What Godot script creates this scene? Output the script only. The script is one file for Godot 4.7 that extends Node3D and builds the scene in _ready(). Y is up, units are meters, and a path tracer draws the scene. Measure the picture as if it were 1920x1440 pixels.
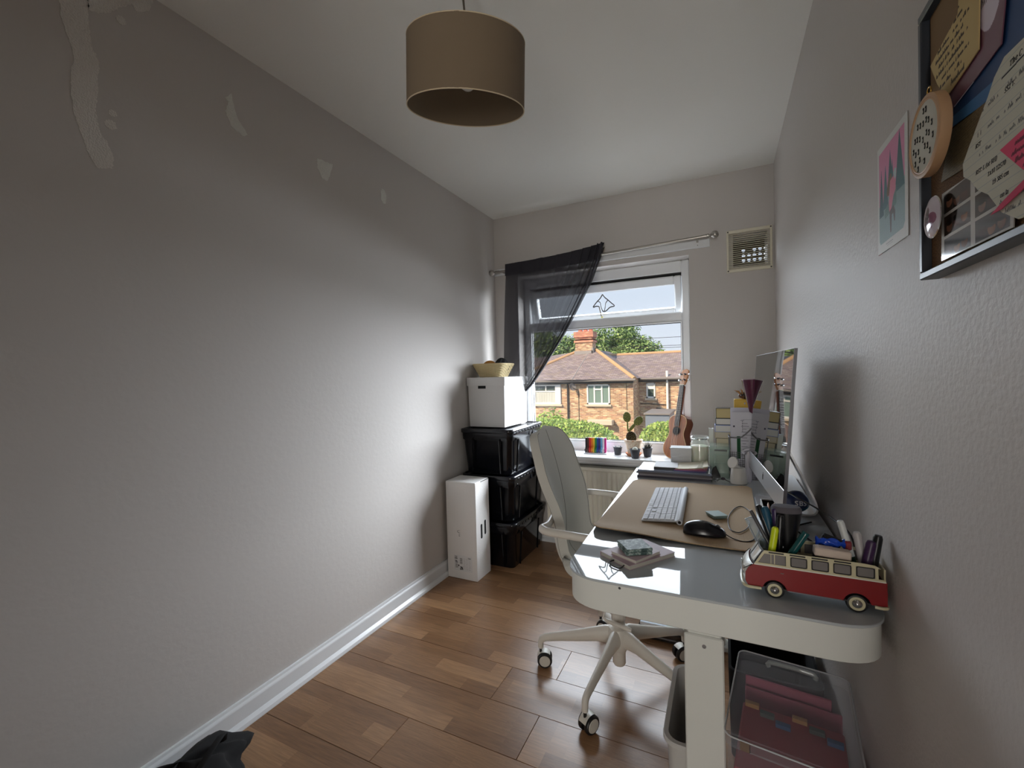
extends Node3D

const W := 1.836   # room width, left wall at x = 0
const H := 2.4     # ceiling
const L := 3.5     # room length, window wall at z = 0
const DY := 0.745  # desk top

var M := {}
var used := {}
var rng := RandomNumberGenerator.new()
var T := {}


func _ready() -> void:
	rng.seed = 7
	setup_camera_and_light()
	make_textures()
	make_materials()
	build_room()
	build_window()
	build_outside()
	build_corner()
	build_radiator_and_sill()
	build_chair()
	build_desk()
	build_under_desk()
	build_desk_things()
	build_van()
	build_wall_things()
	build_lamp()


func setup_camera_and_light() -> void:
	var cam := Camera3D.new()
	cam.name = "camera"
	cam.fov = 82.42
	cam.near = 0.03
	cam.far = 300.0
	cam.transform = Transform3D(Basis(Vector3.UP, 0.449875) * Basis(Vector3.RIGHT, -0.0197567) * Basis(Vector3.BACK, -0.0259734), Vector3(1.55804, 1.21439, 2.97396))
	cam.current = true
	add_child(cam)
	var sky := ProceduralSkyMaterial.new()
	sky.sky_top_color = Color(0.72, 0.83, 0.95)
	sky.sky_horizon_color = Color(0.93, 0.96, 1.0)
	sky.sky_curve = 0.25
	sky.sky_energy_multiplier = 1.0
	sky.ground_bottom_color = Color(0.3, 0.31, 0.28)
	sky.ground_horizon_color = Color(0.5, 0.52, 0.5)
	sky.ground_energy_multiplier = 1.0
	var env := Environment.new()
	env.background_mode = Environment.BG_SKY
	env.sky = Sky.new()
	env.sky.sky_material = sky
	env.background_energy_multiplier = 0.96
	env.ambient_light_source = Environment.AMBIENT_SOURCE_SKY
	env.tonemap_mode = Environment.TONE_MAPPER_LINEAR
	env.tonemap_exposure = 1.0
	env.sdfgi_enabled = true
	env.ssao_enabled = true
	env.ssil_enabled = true
	var we := WorldEnvironment.new()
	we.name = "world_environment"
	we.environment = env
	add_child(we)
	# late sun from behind the camera side of the house: it falls on the houses opposite, never into this room
	var sun := DirectionalLight3D.new()
	sun.name = "sun"
	sun.light_color = Color(1.0, 0.9, 0.76)
	sun.light_energy = 1.9
	sun.light_angular_distance = 2.0
	sun.shadow_enabled = true
	sun.sky_mode = DirectionalLight3D.SKY_MODE_LIGHT_ONLY
	add_child(sun)
	sun.look_at_from_position(Vector3(-14, 22, 24), Vector3(0, 0, 0))
	# the bright open sky on the window side: daylight that reaches the room through the window only
	var day := AreaLight3D.new()
	day.name = "window_daylight"
	day.area_size = Vector2(5.6, 3.6)
	day.light_color = Color(0.94, 0.97, 1.0)
	day.light_energy = 290.0
	day.shadow_enabled = true
	add_child(day)
	day.look_at_from_position(Vector3(4.3, 2.85, -2.6), Vector3(0.6, 1.2, 0.3))
	var day2 := AreaLight3D.new()
	day2.name = "window_daylight_west"
	day2.area_size = Vector2(6.4, 3.2)
	day2.light_color = Color(0.92, 0.96, 1.0)
	day2.light_energy = 98.0
	day2.shadow_enabled = true
	add_child(day2)
	day2.look_at_from_position(Vector3(-1.4, 3.2, -2.5), Vector3(1.0, 1.2, 0.3))
	# added fill light behind the viewer, shining in through an added doorway
	var back_fill := AreaLight3D.new()
	back_fill.name = "added_back_fill"
	back_fill.area_size = Vector2(0.7, 1.7)
	back_fill.light_color = Color(1.0, 0.985, 0.955)
	back_fill.light_energy = 4.4
	back_fill.shadow_enabled = true
	add_child(back_fill)
	back_fill.position = Vector3(1.62, 1.0, 6.1)


# ---------------------------------------------------------------- helpers

func numbered(n: String) -> String:
	used[n] = used.get(n, 0) + 1
	return n if used[n] == 1 else "%s_%03d" % [n, used[n] - 1]


func tag(o: Node3D, label: String, category: String, group := "") -> Node3D:
	o.set_meta("label", label)
	if category:
		o.set_meta("category", category)
	if group:
		o.set_meta("group", group)
	return o


func thing(called: String, label: String, category: String, at := Vector3.ZERO, turn := 0.0, group := "") -> Node3D:
	var o := Node3D.new()
	o.name = numbered(called)
	add_child(o)
	o.position = at
	o.rotation.y = turn
	return tag(o, label, category, group)


func part(called: String, b: B, m: Material, parent: Node3D = null, label := "") -> MeshInstance3D:
	var o := MeshInstance3D.new()
	o.name = called if parent else numbered(called)
	o.mesh = b.done()
	o.material_override = null
	o.mesh.surface_set_material(0, m)
	(parent if parent else self).add_child(o, true)
	if label:
		o.set_meta("label", label)
	return o


func struct(called: String, b: B, m: Material, label := "") -> MeshInstance3D:
	var o := part(called, b, m)
	o.set_meta("kind", "structure")
	if label:
		o.set_meta("label", label)
	return o


func meshed(called: String, me: Mesh, m: Material, parent: Node3D, xf := Transform3D.IDENTITY) -> MeshInstance3D:
	var o := MeshInstance3D.new()
	o.name = called
	o.mesh = me
	o.material_override = m
	o.transform = xf
	parent.add_child(o, true)
	return o


func duplicate_thing(o: Node3D, label: String, at: Vector3, turn := 0.0, base := "") -> Node3D:
	var c: Node3D = o.duplicate()
	c.name = numbered(base if base else String(o.name))
	add_child(c)
	c.position = at
	c.rotation = Vector3(0, turn, 0)
	c.set_meta("label", label)
	return c


func text(called: String, s: String, size: float, xf: Transform3D, m: Material, parent: Node3D, font := "Droid Sans", depth := 0.0004, bold := false) -> MeshInstance3D:
	var t := TextMesh.new()
	var f := SystemFont.new()
	f.font_names = PackedStringArray([font])
	if bold:
		f.font_weight = 700
	t.font = f
	t.text = s
	t.font_size = 64
	t.pixel_size = size / 64.0
	t.depth = depth
	return meshed(called, t, m, parent, xf)


class B:
	## Collects triangles, wound anticlockwise as seen from outside, into one mesh.
	var st := SurfaceTool.new()
	var g := 0
	var xf := Transform3D.IDENTITY
	var tint := Color.WHITE

	func _init() -> void:
		st.begin(Mesh.PRIMITIVE_TRIANGLES)
		flat()

	func flat() -> B:
		st.set_smooth_group(-1)
		return self

	func smooth() -> B:
		g += 1
		st.set_smooth_group(g)
		return self

	func move(t: Transform3D) -> B:
		xf = t
		return self

	func paint(c: Color) -> B:
		tint = c
		return self

	func _v(p: Vector3, uv: Vector2) -> void:
		st.set_color(tint)
		st.set_uv(uv)
		st.add_vertex(xf * p)

	func tri(a: Vector3, b: Vector3, c: Vector3, ua := Vector2.ZERO, ub := Vector2.ZERO, uc := Vector2.ZERO) -> void:
		_v(a, ua)
		_v(c, uc)
		_v(b, ub)

	func quad(a: Vector3, b: Vector3, c: Vector3, d: Vector3, ua := Vector2(0, 1), ub := Vector2(1, 1), uc := Vector2(1, 0), ud := Vector2(0, 0)) -> void:
		tri(a, b, c, ua, ub, uc)
		tri(a, c, d, ua, uc, ud)

	static func _uv(p: Vector3, n: Vector3) -> Vector2:
		var a := n.abs()
		if a.x >= a.y and a.x >= a.z:
			return Vector2(p.z, -p.y)
		if a.y >= a.z:
			return Vector2(p.x, p.z)
		return Vector2(p.x, -p.y)

	func face(pts: Array, mid: Vector3) -> void:
		## a convex flat face, turned away from mid, with uv in metres
		var n: Vector3 = (pts[1] - pts[0]).cross(pts[2] - pts[0])
		var q := pts
		if n.dot(pts[0] - mid) < 0.0:
			q = pts.duplicate()
			q.reverse()
			n = -n
		for i in range(1, q.size() - 1):
			tri(q[0], q[i], q[i + 1], _uv(q[0], n), _uv(q[i], n), _uv(q[i + 1], n))

	func box(c: Vector3, s: Vector3, bevel := 0.0) -> B:
		var h := s * 0.5
		if bevel <= 0.0:
			for a in 3:
				for sg in [-1.0, 1.0]:
					var q := []
					for k in [[-1, -1], [1, -1], [1, 1], [-1, 1]]:
						var p := Vector3.ZERO
						p[a] = sg * h[a]
						p[(a + 1) % 3] = k[0] * h[(a + 1) % 3]
						p[(a + 2) % 3] = k[1] * h[(a + 2) % 3]
						q.append(c + p)
					face(q, c)
			return self
		var i := h - Vector3.ONE * bevel
		var P := func(sx: float, sy: float, sz: float, a: int) -> Vector3:
			var p := Vector3(sx * i.x, sy * i.y, sz * i.z)
			p[a] = [sx, sy, sz][a] * h[a]
			return c + p
		for a in 3:
			for sg in [-1.0, 1.0]:
				var q := []
				for k in [[-1.0, -1.0], [1.0, -1.0], [1.0, 1.0], [-1.0, 1.0]]:
					var s3 := [0.0, 0.0, 0.0]
					s3[a] = sg
					s3[(a + 1) % 3] = k[0]
					s3[(a + 2) % 3] = k[1]
					q.append(P.call(s3[0], s3[1], s3[2], a))
				face(q, c)
		for a in 3:
			var b := (a + 1) % 3
			var e := (a + 2) % 3
			for sa in [-1.0, 1.0]:
				for sb in [-1.0, 1.0]:
					var q := []
					for k in [[a, -1.0], [a, 1.0], [b, 1.0], [b, -1.0]]:
						var s3 := [0.0, 0.0, 0.0]
						s3[a] = sa
						s3[b] = sb
						s3[e] = k[1]
						q.append(P.call(s3[0], s3[1], s3[2], k[0]))
					face(q, c)
		for sx in [-1.0, 1.0]:
			for sy in [-1.0, 1.0]:
				for sz in [-1.0, 1.0]:
					face([P.call(sx, sy, sz, 0), P.call(sx, sy, sz, 1), P.call(sx, sy, sz, 2)], c)
		return self

	func span(lo: Vector3, hi: Vector3, bevel := 0.0) -> B:
		return box((lo + hi) * 0.5, hi - lo, bevel)

	static func ccw(poly: PackedVector2Array) -> PackedVector2Array:
		var a := 0.0
		for i in poly.size():
			var p := poly[i]
			var q := poly[(i + 1) % poly.size()]
			a += p.x * q.y - q.x * p.y
		if a < 0.0:
			poly = poly.duplicate()
			poly.reverse()
		return poly

	static func inset(poly: PackedVector2Array, d: float) -> PackedVector2Array:
		var out := PackedVector2Array()
		var n := poly.size()
		for i in n:
			var e0 := (poly[i] - poly[(i + n - 1) % n]).normalized()
			var e1 := (poly[(i + 1) % n] - poly[i]).normalized()
			var n0 := Vector2(-e0.y, e0.x)
			var n1 := Vector2(-e1.y, e1.x)
			var m := n0 + n1
			if m.length() < 1e-4:
				m = n0
			m = m.normalized()
			out.append(poly[i] + m * d / maxf(0.5, m.dot(n0)))
		return out

	func prism(poly_: PackedVector2Array, d: float, bevel := 0.0, round_sides := false, uvs := 1.0) -> B:
		## outline in x and y, from z = 0 to z = d
		var poly := ccw(poly_)
		var inner := inset(poly, bevel) if bevel > 0.0 else poly
		var idx := Geometry2D.triangulate_polygon(inner)
		flat()
		for k in range(0, idx.size(), 3):
			var a := inner[idx[k]]
			var b := inner[idx[k + 1]]
			var c := inner[idx[k + 2]]
			if (b - a).cross(c - a) < 0.0:
				var t := b
				b = c
				c = t
			tri(Vector3(a.x, a.y, d), Vector3(b.x, b.y, d), Vector3(c.x, c.y, d), Vector2(a.x, -a.y) * uvs, Vector2(b.x, -b.y) * uvs, Vector2(c.x, -c.y) * uvs)
			tri(Vector3(a.x, a.y, 0), Vector3(c.x, c.y, 0), Vector3(b.x, b.y, 0), Vector2(a.x, -a.y) * uvs, Vector2(c.x, -c.y) * uvs, Vector2(b.x, -b.y) * uvs)
		var rings := [[poly, 0.0], [poly, d]]
		if bevel > 0.0:
			rings = [[inner, 0.0], [poly, bevel], [poly, d - bevel], [inner, d]]
		for r in rings.size() - 1:
			if round_sides:
				smooth()
			var p0: PackedVector2Array = rings[r][0]
			var p1: PackedVector2Array = rings[r + 1][0]
			var z0: float = rings[r][1]
			var z1: float = rings[r + 1][1]
			var run := 0.0
			for i in poly.size():
				var j := (i + 1) % poly.size()
				var l := poly[i].distance_to(poly[j])
				quad(Vector3(p0[i].x, p0[i].y, z0), Vector3(p0[j].x, p0[j].y, z0), Vector3(p1[j].x, p1[j].y, z1), Vector3(p1[i].x, p1[i].y, z1), Vector2(run, z0) * uvs, Vector2(run + l, z0) * uvs, Vector2(run + l, z1) * uvs, Vector2(run, z1) * uvs)
				run += l
		flat()
		return self

	func loft(rings: Array, sharp := false, cap := true) -> B:
		## rings of [outline in x and -z, height], from the bottom up
		smooth()
		for k in rings.size() - 1:
			if sharp:
				smooth()
			var p0: PackedVector2Array = rings[k][0]
			var p1: PackedVector2Array = rings[k + 1][0]
			var n := p0.size()
			for i in n:
				var j := (i + 1) % n
				quad(Vector3(p0[i].x, rings[k][1], -p0[i].y), Vector3(p0[j].x, rings[k][1], -p0[j].y), Vector3(p1[j].x, rings[k + 1][1], -p1[j].y), Vector3(p1[i].x, rings[k + 1][1], -p1[i].y), Vector2(float(i) / n, 1), Vector2(float(j) / n, 1), Vector2(float(j) / n, 0), Vector2(float(i) / n, 0))
		flat()
		if cap:
			for e in 2:
				var r: Array = rings[0] if e == 0 else rings[-1]
				var p: PackedVector2Array = r[0]
				var idx := Geometry2D.triangulate_polygon(p)
				for k in range(0, idx.size(), 3):
					var a := p[idx[k]]
					var b := p[idx[k + 1]]
					var c := p[idx[k + 2]]
					if ((b - a).cross(c - a) < 0.0) != (e == 0):
						var t := b
						b = c
						c = t
					tri(Vector3(a.x, r[1], -a.y), Vector3(b.x, r[1], -b.y), Vector3(c.x, r[1], -c.y), a, b, c)
		return self

	func lathe(prof: Array, seg := 24, open_ends := false) -> B:
		## profile of Vector2(radius, height) from the bottom up the outside
		smooth()
		for k in prof.size() - 1:
			if k > 0:
				var d0: Vector2 = (prof[k] - prof[k - 1]).normalized()
				var d1: Vector2 = (prof[k + 1] - prof[k]).normalized()
				if d0.dot(d1) < 0.75:
					smooth()
			var a: Vector2 = prof[k]
			var b: Vector2 = prof[k + 1]
			for i in seg:
				var t0 := TAU * i / seg
				var t1 := TAU * (i + 1) / seg
				var c0 := Vector3(cos(t0), 0, -sin(t0))
				var c1 := Vector3(cos(t1), 0, -sin(t1))
				var p := c0 * a.x + Vector3(0, a.y, 0)
				var q := c1 * a.x + Vector3(0, a.y, 0)
				var r := c1 * b.x + Vector3(0, b.y, 0)
				var s := c0 * b.x + Vector3(0, b.y, 0)
				var u0 := float(i) / seg
				var u1 := float(i + 1) / seg
				if a.x > 1e-6:
					tri(p, q, r if b.x > 1e-6 else s, Vector2(u0, -a.y), Vector2(u1, -a.y), Vector2(u1, -b.y))
				if b.x > 1e-6:
					tri(p, r, s, Vector2(u0, -a.y), Vector2(u1, -b.y), Vector2(u0, -b.y))
		flat()
		return self

	func tube(pts: Array, r, seg := 8, closed := false, ez := 1.0) -> B:
		var n := pts.size()
		var rings := []
		var up := Vector3.UP
		var t0: Vector3 = (pts[1] - pts[0]).normalized()
		if absf(t0.dot(up)) > 0.9:
			up = Vector3.RIGHT
		var side := t0.cross(up).normalized()
		for i in n:
			var t: Vector3
			if closed:
				t = (pts[(i + 1) % n] - pts[(i + n - 1) % n]).normalized()
			else:
				t = (pts[mini(i + 1, n - 1)] - pts[maxi(i - 1, 0)]).normalized()
			side = (side - t * side.dot(t)).normalized()
			var nor := side.cross(t).normalized()
			var ring := []
			var rad: float = r[i] if r is Array else r
			for k in seg:
				var a := TAU * k / seg
				ring.append(pts[i] + side * cos(a) * rad + nor * sin(a) * rad * ez)
			rings.append(ring)
		smooth()
		for i in (n if closed else n - 1):
			var a: Array = rings[i]
			var b: Array = rings[(i + 1) % n]
			for k in seg:
				var j := (k + 1) % seg
				quad(a[j], a[k], b[k], b[j])
		flat()
		if not closed:
			for k in seg:
				var j := (k + 1) % seg
				tri(pts[0], rings[0][k], rings[0][j])
				tri(pts[n - 1], rings[n - 1][j], rings[n - 1][k])
		return self

	func grid(nu: int, nv: int, f: Callable, flip := false, uvs := Vector2.ONE) -> B:
		## f(u, v) -> Vector3; outward is du x dv
		smooth()
		var P := []
		for j in nv + 1:
			for i in nu + 1:
				P.append(f.call(float(i) / nu, float(j) / nv))
		for j in nv:
			for i in nu:
				var a: Vector3 = P[j * (nu + 1) + i]
				var b: Vector3 = P[j * (nu + 1) + i + 1]
				var c: Vector3 = P[(j + 1) * (nu + 1) + i + 1]
				var d: Vector3 = P[(j + 1) * (nu + 1) + i]
				var ua := Vector2(float(i) / nu, float(j) / nv) * uvs
				var uc := Vector2(float(i + 1) / nu, float(j + 1) / nv) * uvs
				var ub := Vector2(uc.x, ua.y)
				var ud := Vector2(ua.x, uc.y)
				if flip:
					quad(b, a, d, c, ub, ua, ud, uc)
				else:
					quad(a, b, c, d, ua, ub, uc, ud)
		flat()
		return self

	func sheet(nu: int, nv: int, f: Callable, th: float, uvs := Vector2.ONE) -> B:
		## a sheet with thickness: f is the middle
		var N := func(u: float, v: float) -> Vector3:
			var e := 0.004
			var du: Vector3 = f.call(minf(u + e, 1), v) - f.call(maxf(u - e, 0), v)
			var dv: Vector3 = f.call(u, minf(v + e, 1)) - f.call(u, maxf(v - e, 0))
			return du.cross(dv).normalized() * th * 0.5
		var top := func(u: float, v: float) -> Vector3: return f.call(u, v) + N.call(u, v)
		var bot := func(u: float, v: float) -> Vector3: return f.call(u, v) - N.call(u, v)
		grid(nu, nv, top, false, uvs)
		grid(nu, nv, bot, true, uvs)
		var rim := []
		for i in nu:
			rim.append(Vector2(float(i) / nu, 0))
		for j in nv:
			rim.append(Vector2(1, float(j) / nv))
		for i in nu:
			rim.append(Vector2(1 - float(i) / nu, 1))
		for j in nv:
			rim.append(Vector2(0, 1 - float(j) / nv))
		smooth()
		for i in rim.size():
			var p: Vector2 = rim[i]
			var q: Vector2 = rim[(i + 1) % rim.size()]
			quad(bot.call(p.x, p.y), bot.call(q.x, q.y), top.call(q.x, q.y), top.call(p.x, p.y), p * uvs, q * uvs, q * uvs, p * uvs)
		flat()
		return self

	func ball(c: Vector3, r: Vector3, seg := 16) -> B:
		var prof := []
		for i in seg / 2 + 1:
			var a := -PI / 2 + PI * i / (seg / 2)
			prof.append(Vector2(maxf(cos(a), 0.0), sin(a)))
		prof[0].x = 0.0
		prof[-1].x = 0.0
		var keep := xf
		xf = keep * Transform3D(Basis.from_scale(r), c)
		smooth()
		var g0 := g
		for k in prof.size() - 1:
			st.set_smooth_group(g0)
			var a: Vector2 = prof[k]
			var b: Vector2 = prof[k + 1]
			for i in seg:
				var c0 := Vector3(cos(TAU * i / seg), 0, -sin(TAU * i / seg))
				var c1 := Vector3(cos(TAU * (i + 1) / seg), 0, -sin(TAU * (i + 1) / seg))
				var u0 := float(i) / seg
				var u1 := float(i + 1) / seg
				var va := 1.0 - float(k) / (prof.size() - 1)
				var vb := 1.0 - float(k + 1) / (prof.size() - 1)
				var p := c0 * a.x + Vector3(0, a.y, 0)
				var q := c1 * a.x + Vector3(0, a.y, 0)
				var s := c1 * b.x + Vector3(0, b.y, 0)
				var t := c0 * b.x + Vector3(0, b.y, 0)
				if a.x > 1e-6:
					tri(p, q, s, Vector2(u0, va), Vector2(u1, va), Vector2(u1, vb))
				if b.x > 1e-6:
					tri(p, s, t, Vector2(u0, va), Vector2(u1, vb), Vector2(u0, vb))
		xf = keep
		flat()
		return self

	func done() -> ArrayMesh:
		st.generate_normals()
		return st.commit()


func rrect(w: float, h: float, r: float, n := 5, c := Vector2.ZERO) -> PackedVector2Array:
	var out := PackedVector2Array()
	for k in 4:
		var q := c + Vector2([1, -1, -1, 1][k] * (w / 2 - r), [1, 1, -1, -1][k] * (h / 2 - r))
		for i in n + 1:
			var a := PI / 2 * (k + float(i) / n)
			out.append(q + Vector2(cos(a), sin(a)) * r)
	return out


func oval(rx: float, ry: float, n := 24, c := Vector2.ZERO) -> PackedVector2Array:
	var out := PackedVector2Array()
	for i in n:
		out.append(c + Vector2(cos(TAU * i / n) * rx, sin(TAU * i / n) * ry))
	return out


func poly(a: Array) -> PackedVector2Array:
	var out := PackedVector2Array()
	for i in range(0, a.size(), 2):
		out.append(Vector2(a[i], a[i + 1]))
	return out


func curve(pts: Array, n := 40, closed := false) -> Array:
	## points along a smooth line through pts
	var out := []
	var c := Curve3D.new()
	var k := pts.size()
	for i in k:
		var a: Vector3 = pts[(i + k - 1) % k] if closed else pts[maxi(i - 1, 0)]
		var b: Vector3 = pts[(i + 1) % k] if closed else pts[mini(i + 1, k - 1)]
		var t := (b - a) / 6.0
		c.add_point(pts[i], -t, t)
	if closed:
		var t0: Vector3 = (pts[1] - pts[k - 1]) / 6.0
		c.add_point(pts[0], -t0, t0)
	for i in n:
		out.append(c.sample_baked(c.get_baked_length() * i / (n if closed else n - 1), true))
	return out


func facing(x: Vector3, y: Vector3, at: Vector3) -> Transform3D:
	## local x and y as given, z out of that face
	var xn := x.normalized()
	var yn := (y - xn * y.dot(xn)).normalized()
	return Transform3D(Basis(xn, yn, xn.cross(yn)), at)


func along(a: Vector3, b: Vector3) -> Transform3D:
	## local y from a to b, origin at a
	var y := (b - a).normalized()
	var x := y.cross(Vector3.BACK)
	if x.length() < 0.05:
		x = y.cross(Vector3.RIGHT)
	x = x.normalized()
	return Transform3D(Basis(x, y, x.cross(y)), a)


# ---------------------------------------------------------------- textures and materials

func noise_tex(size: int, freq: float, oct := 4, ramp: Gradient = null, seed_ := 1, kind := FastNoiseLite.TYPE_SIMPLEX_SMOOTH) -> NoiseTexture2D:
	var n := FastNoiseLite.new()
	n.seed = seed_
	n.noise_type = kind
	n.frequency = freq
	n.fractal_octaves = oct
	var t := NoiseTexture2D.new()
	t.width = size
	t.height = size
	t.seamless = true
	t.noise = n
	if ramp:
		t.color_ramp = ramp
	return t


func ramp(a: Array) -> Gradient:
	var g := Gradient.new()
	var off := PackedFloat32Array()
	var col := PackedColorArray()
	for i in range(0, a.size(), 2):
		off.append(a[i])
		col.append(a[i + 1])
	g.offsets = off
	g.colors = col
	return g


func mk(called: String, col: Color, rough := 0.6, metal := 0.0) -> StandardMaterial3D:
	var m := StandardMaterial3D.new()
	m.resource_name = called
	m.albedo_color = col
	m.roughness = rough
	m.metallic = metal
	M[called] = m
	return m


func c8(r: int, g: int, b: int) -> Color:
	return Color8(r, g, b)


func bump(m: StandardMaterial3D, t: Texture2D, cm: float, scale := 0.0) -> StandardMaterial3D:
	m.heightmap_enabled = true
	m.heightmap_texture = t
	m.heightmap_scale = cm
	if scale > 0.0:
		m.uv1_triplanar = true
		m.uv1_scale = Vector3.ONE * scale
	return m


func img_mat(called: String, im: Image, rough := 0.7) -> StandardMaterial3D:
	var m := mk(called, Color.WHITE, rough)
	m.albedo_texture = ImageTexture.create_from_image(im)
	return m


func new_image(w: int, h: int, c: Color) -> Image:
	var im := Image.create(w, h, false, Image.FORMAT_RGB8)
	im.fill(c)
	return im


func fill_poly(im: Image, p: PackedVector2Array, c: Color) -> void:
	var lo := p[0]
	var hi := p[0]
	for q in p:
		lo = lo.min(q)
		hi = hi.max(q)
	for y in range(maxi(0, int(lo.y)), mini(im.get_height(), int(hi.y) + 2)):
		for x in range(maxi(0, int(lo.x)), mini(im.get_width(), int(hi.x) + 2)):
			if Geometry2D.is_point_in_polygon(Vector2(x + 0.5, y + 0.5), p):
				im.set_pixel(x, y, c)


func stroke(im: Image, a: Vector2, b: Vector2, r: float, c: Color) -> void:
	var n := int(a.distance_to(b) * 1.5) + 1
	for i in n + 1:
		var p := a.lerp(b, float(i) / n)
		var k := int(ceil(r))
		for dy in range(-k, k + 1):
			for dx in range(-k, k + 1):
				if dx * dx + dy * dy <= r * r:
					var x := int(p.x) + dx
					var y := int(p.y) + dy
					if x >= 0 and y >= 0 and x < im.get_width() and y < im.get_height():
						im.set_pixel(x, y, c)


func scribble(im: Image, x0: float, x1: float, y: float, h: float, c: Color, r: float, seed_: int) -> void:
	## joined-up handwriting that cannot be read
	var rg := RandomNumberGenerator.new()
	rg.seed = seed_
	var x := x0
	var p := Vector2(x, y)
	while x < x1:
		if rg.randf() < 0.22:
			x += h * 0.9
			p = Vector2(x, y)
			continue
		var hh := h * (1.0 if rg.randf() < 0.3 else 0.5)
		var q := Vector2(x + h * 0.28, y - hh)
		stroke(im, p, q, r, c)
		p = Vector2(x + h * rg.randf_range(0.3, 0.5), y + h * rg.randf_range(-0.08, 0.1))
		stroke(im, q, p, r, c)
		x = p.x


func make_textures() -> void:
	T.plaster = noise_tex(512, 0.02, 5, null, 3)
	T.grit = noise_tex(512, 0.12, 3, null, 5)
	T.weave = noise_tex(256, 0.25, 2, ramp([0.25, Color(0.72, 0.72, 0.72), 0.75, Color(1, 1, 1)]), 8)
	T.cork = noise_tex(512, 0.16, 3, ramp([0.2, c8(120, 92, 64), 0.42, c8(176, 148, 114), 0.62, c8(196, 170, 136), 0.85, c8(206, 184, 152)]), 11)
	T.marble = noise_tex(256, 0.02, 5, ramp([0.3, c8(66, 84, 82), 0.47, c8(120, 138, 134), 0.53, c8(186, 196, 192), 0.58, c8(112, 132, 128), 0.8, c8(82, 100, 98)]), 4)
	T.soil = noise_tex(128, 0.1, 3, ramp([0.3, c8(48, 36, 28), 0.7, c8(98, 78, 60)]), 2)
	T.clay = noise_tex(256, 0.03, 4, ramp([0.3, c8(206, 184, 160), 0.5, c8(222, 212, 196), 0.7, c8(190, 150, 118)]), 9)
	T.cactus = noise_tex(128, 0.09, 2, ramp([0.35, c8(72, 82, 30), 0.55, c8(112, 120, 44), 0.75, c8(150, 146, 70)]), 6)
	T.leaf = noise_tex(256, 0.05, 3, ramp([0.25, c8(64, 82, 40), 0.5, c8(104, 126, 58), 0.8, c8(150, 160, 92)]), 14)
	T.ground = noise_tex(256, 0.05, 4, ramp([0.3, c8(118, 118, 112), 0.7, c8(160, 158, 150)]), 15)
	T.laminate = ImageTexture.create_from_image(laminate_image())
	T.brick = ImageTexture.create_from_image(brick_image(8, 24, c8(206, 192, 172), [c8(200, 160, 128), c8(212, 176, 140), c8(190, 146, 118), c8(220, 192, 158), c8(176, 134, 114), c8(226, 202, 168), c8(206, 168, 132)], 3))
	T.brick_red = ImageTexture.create_from_image(brick_image(4, 12, c8(170, 150, 136), [c8(196, 128, 108), c8(206, 142, 118), c8(186, 116, 100), c8(212, 156, 128)], 5))
	T.slate = ImageTexture.create_from_image(slate_image())
	T.uke = ImageTexture.create_from_image(grain_image(256, 512, c8(128, 72, 38), c8(176, 108, 62), 21))


func grain_image(w: int, h: int, a: Color, b: Color, seed_: int) -> Image:
	var n := FastNoiseLite.new()
	n.seed = seed_
	n.frequency = 0.02
	n.fractal_octaves = 3
	var im := Image.create(w, h, false, Image.FORMAT_RGB8)
	for y in h:
		for x in w:
			var k := 0.5 + 0.5 * n.get_noise_2d(x * 4.0, y * 0.18)
			im.set_pixel(x, y, a.lerp(b, clampf(k * 1.3 - 0.15, 0, 1)))
	return im


func laminate_image() -> Image:
	## four boards of three printed strips: 1.29 m by 0.788 m
	var w := 1280
	var h := 780
	var n := FastNoiseLite.new()
	n.seed = 12
	n.frequency = 0.01
	n.fractal_octaves = 3
	var im := Image.create(w, h, false, Image.FORMAT_RGB8)
	var rg := RandomNumberGenerator.new()
	rg.seed = 41
	for s in 12:
		var y0 := s * 65
		var x := -int(rg.randf() * 300)
		while x < w:
			var len := int(rg.randf_range(330, 560))
			var tone := rg.randf_range(0.0, 1.0)
			var cat := rg.randf() < 0.55
			var cy := rg.randf_range(10, 55)
			var off := rg.randf() * 4000.0
			var base := c8(124, 90, 62).lerp(c8(160, 122, 88), tone)
			for yy in 65:
				for xx in range(maxi(0, x), mini(w, x + len)):
					var gx := (xx - x) * 1.0
					var fine := n.get_noise_2d(gx * 0.9 + off, yy * 16.0 + off)
					var k := fine * 0.5
					if cat:
						var d := absf(yy - cy) * 0.16 + gx * 0.012 + n.get_noise_2d(gx * 1.2 + off, yy * 2.2) * 2.2
						k += 0.28 * (2.0 * absf(fposmod(d, 1.0) - 0.5) - 0.5)
					else:
						k += 0.4 * n.get_noise_2d(gx * 0.35 + off, yy * 5.0)
					var c := base * (1.0 + 0.22 * k)
					c.a = 1.0
					im.set_pixel(xx, y0 + yy, c)
			x += len
	return im


func brick_image(nx: int, ny: int, mortar: Color, cols: Array, seed_: int) -> Image:
	var w := nx * 48
	var h := ny * 16
	var im := new_image(w, h, mortar)
	var rg := RandomNumberGenerator.new()
	rg.seed = seed_
	for j in ny:
		for i in nx:
			var c: Color = cols[rg.randi() % cols.size()]
			c = c * rg.randf_range(0.86, 1.1)
			c.a = 1
			var x := (i * 48 + (24 if j % 2 else 0)) % w
			im.fill_rect(Rect2i(x + 2, j * 16 + 1, mini(44, w - x - 2), 13), c)
			if x + 46 > w:
				im.fill_rect(Rect2i(0, j * 16 + 1, x + 46 - w, 13), c)
	return im


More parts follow.
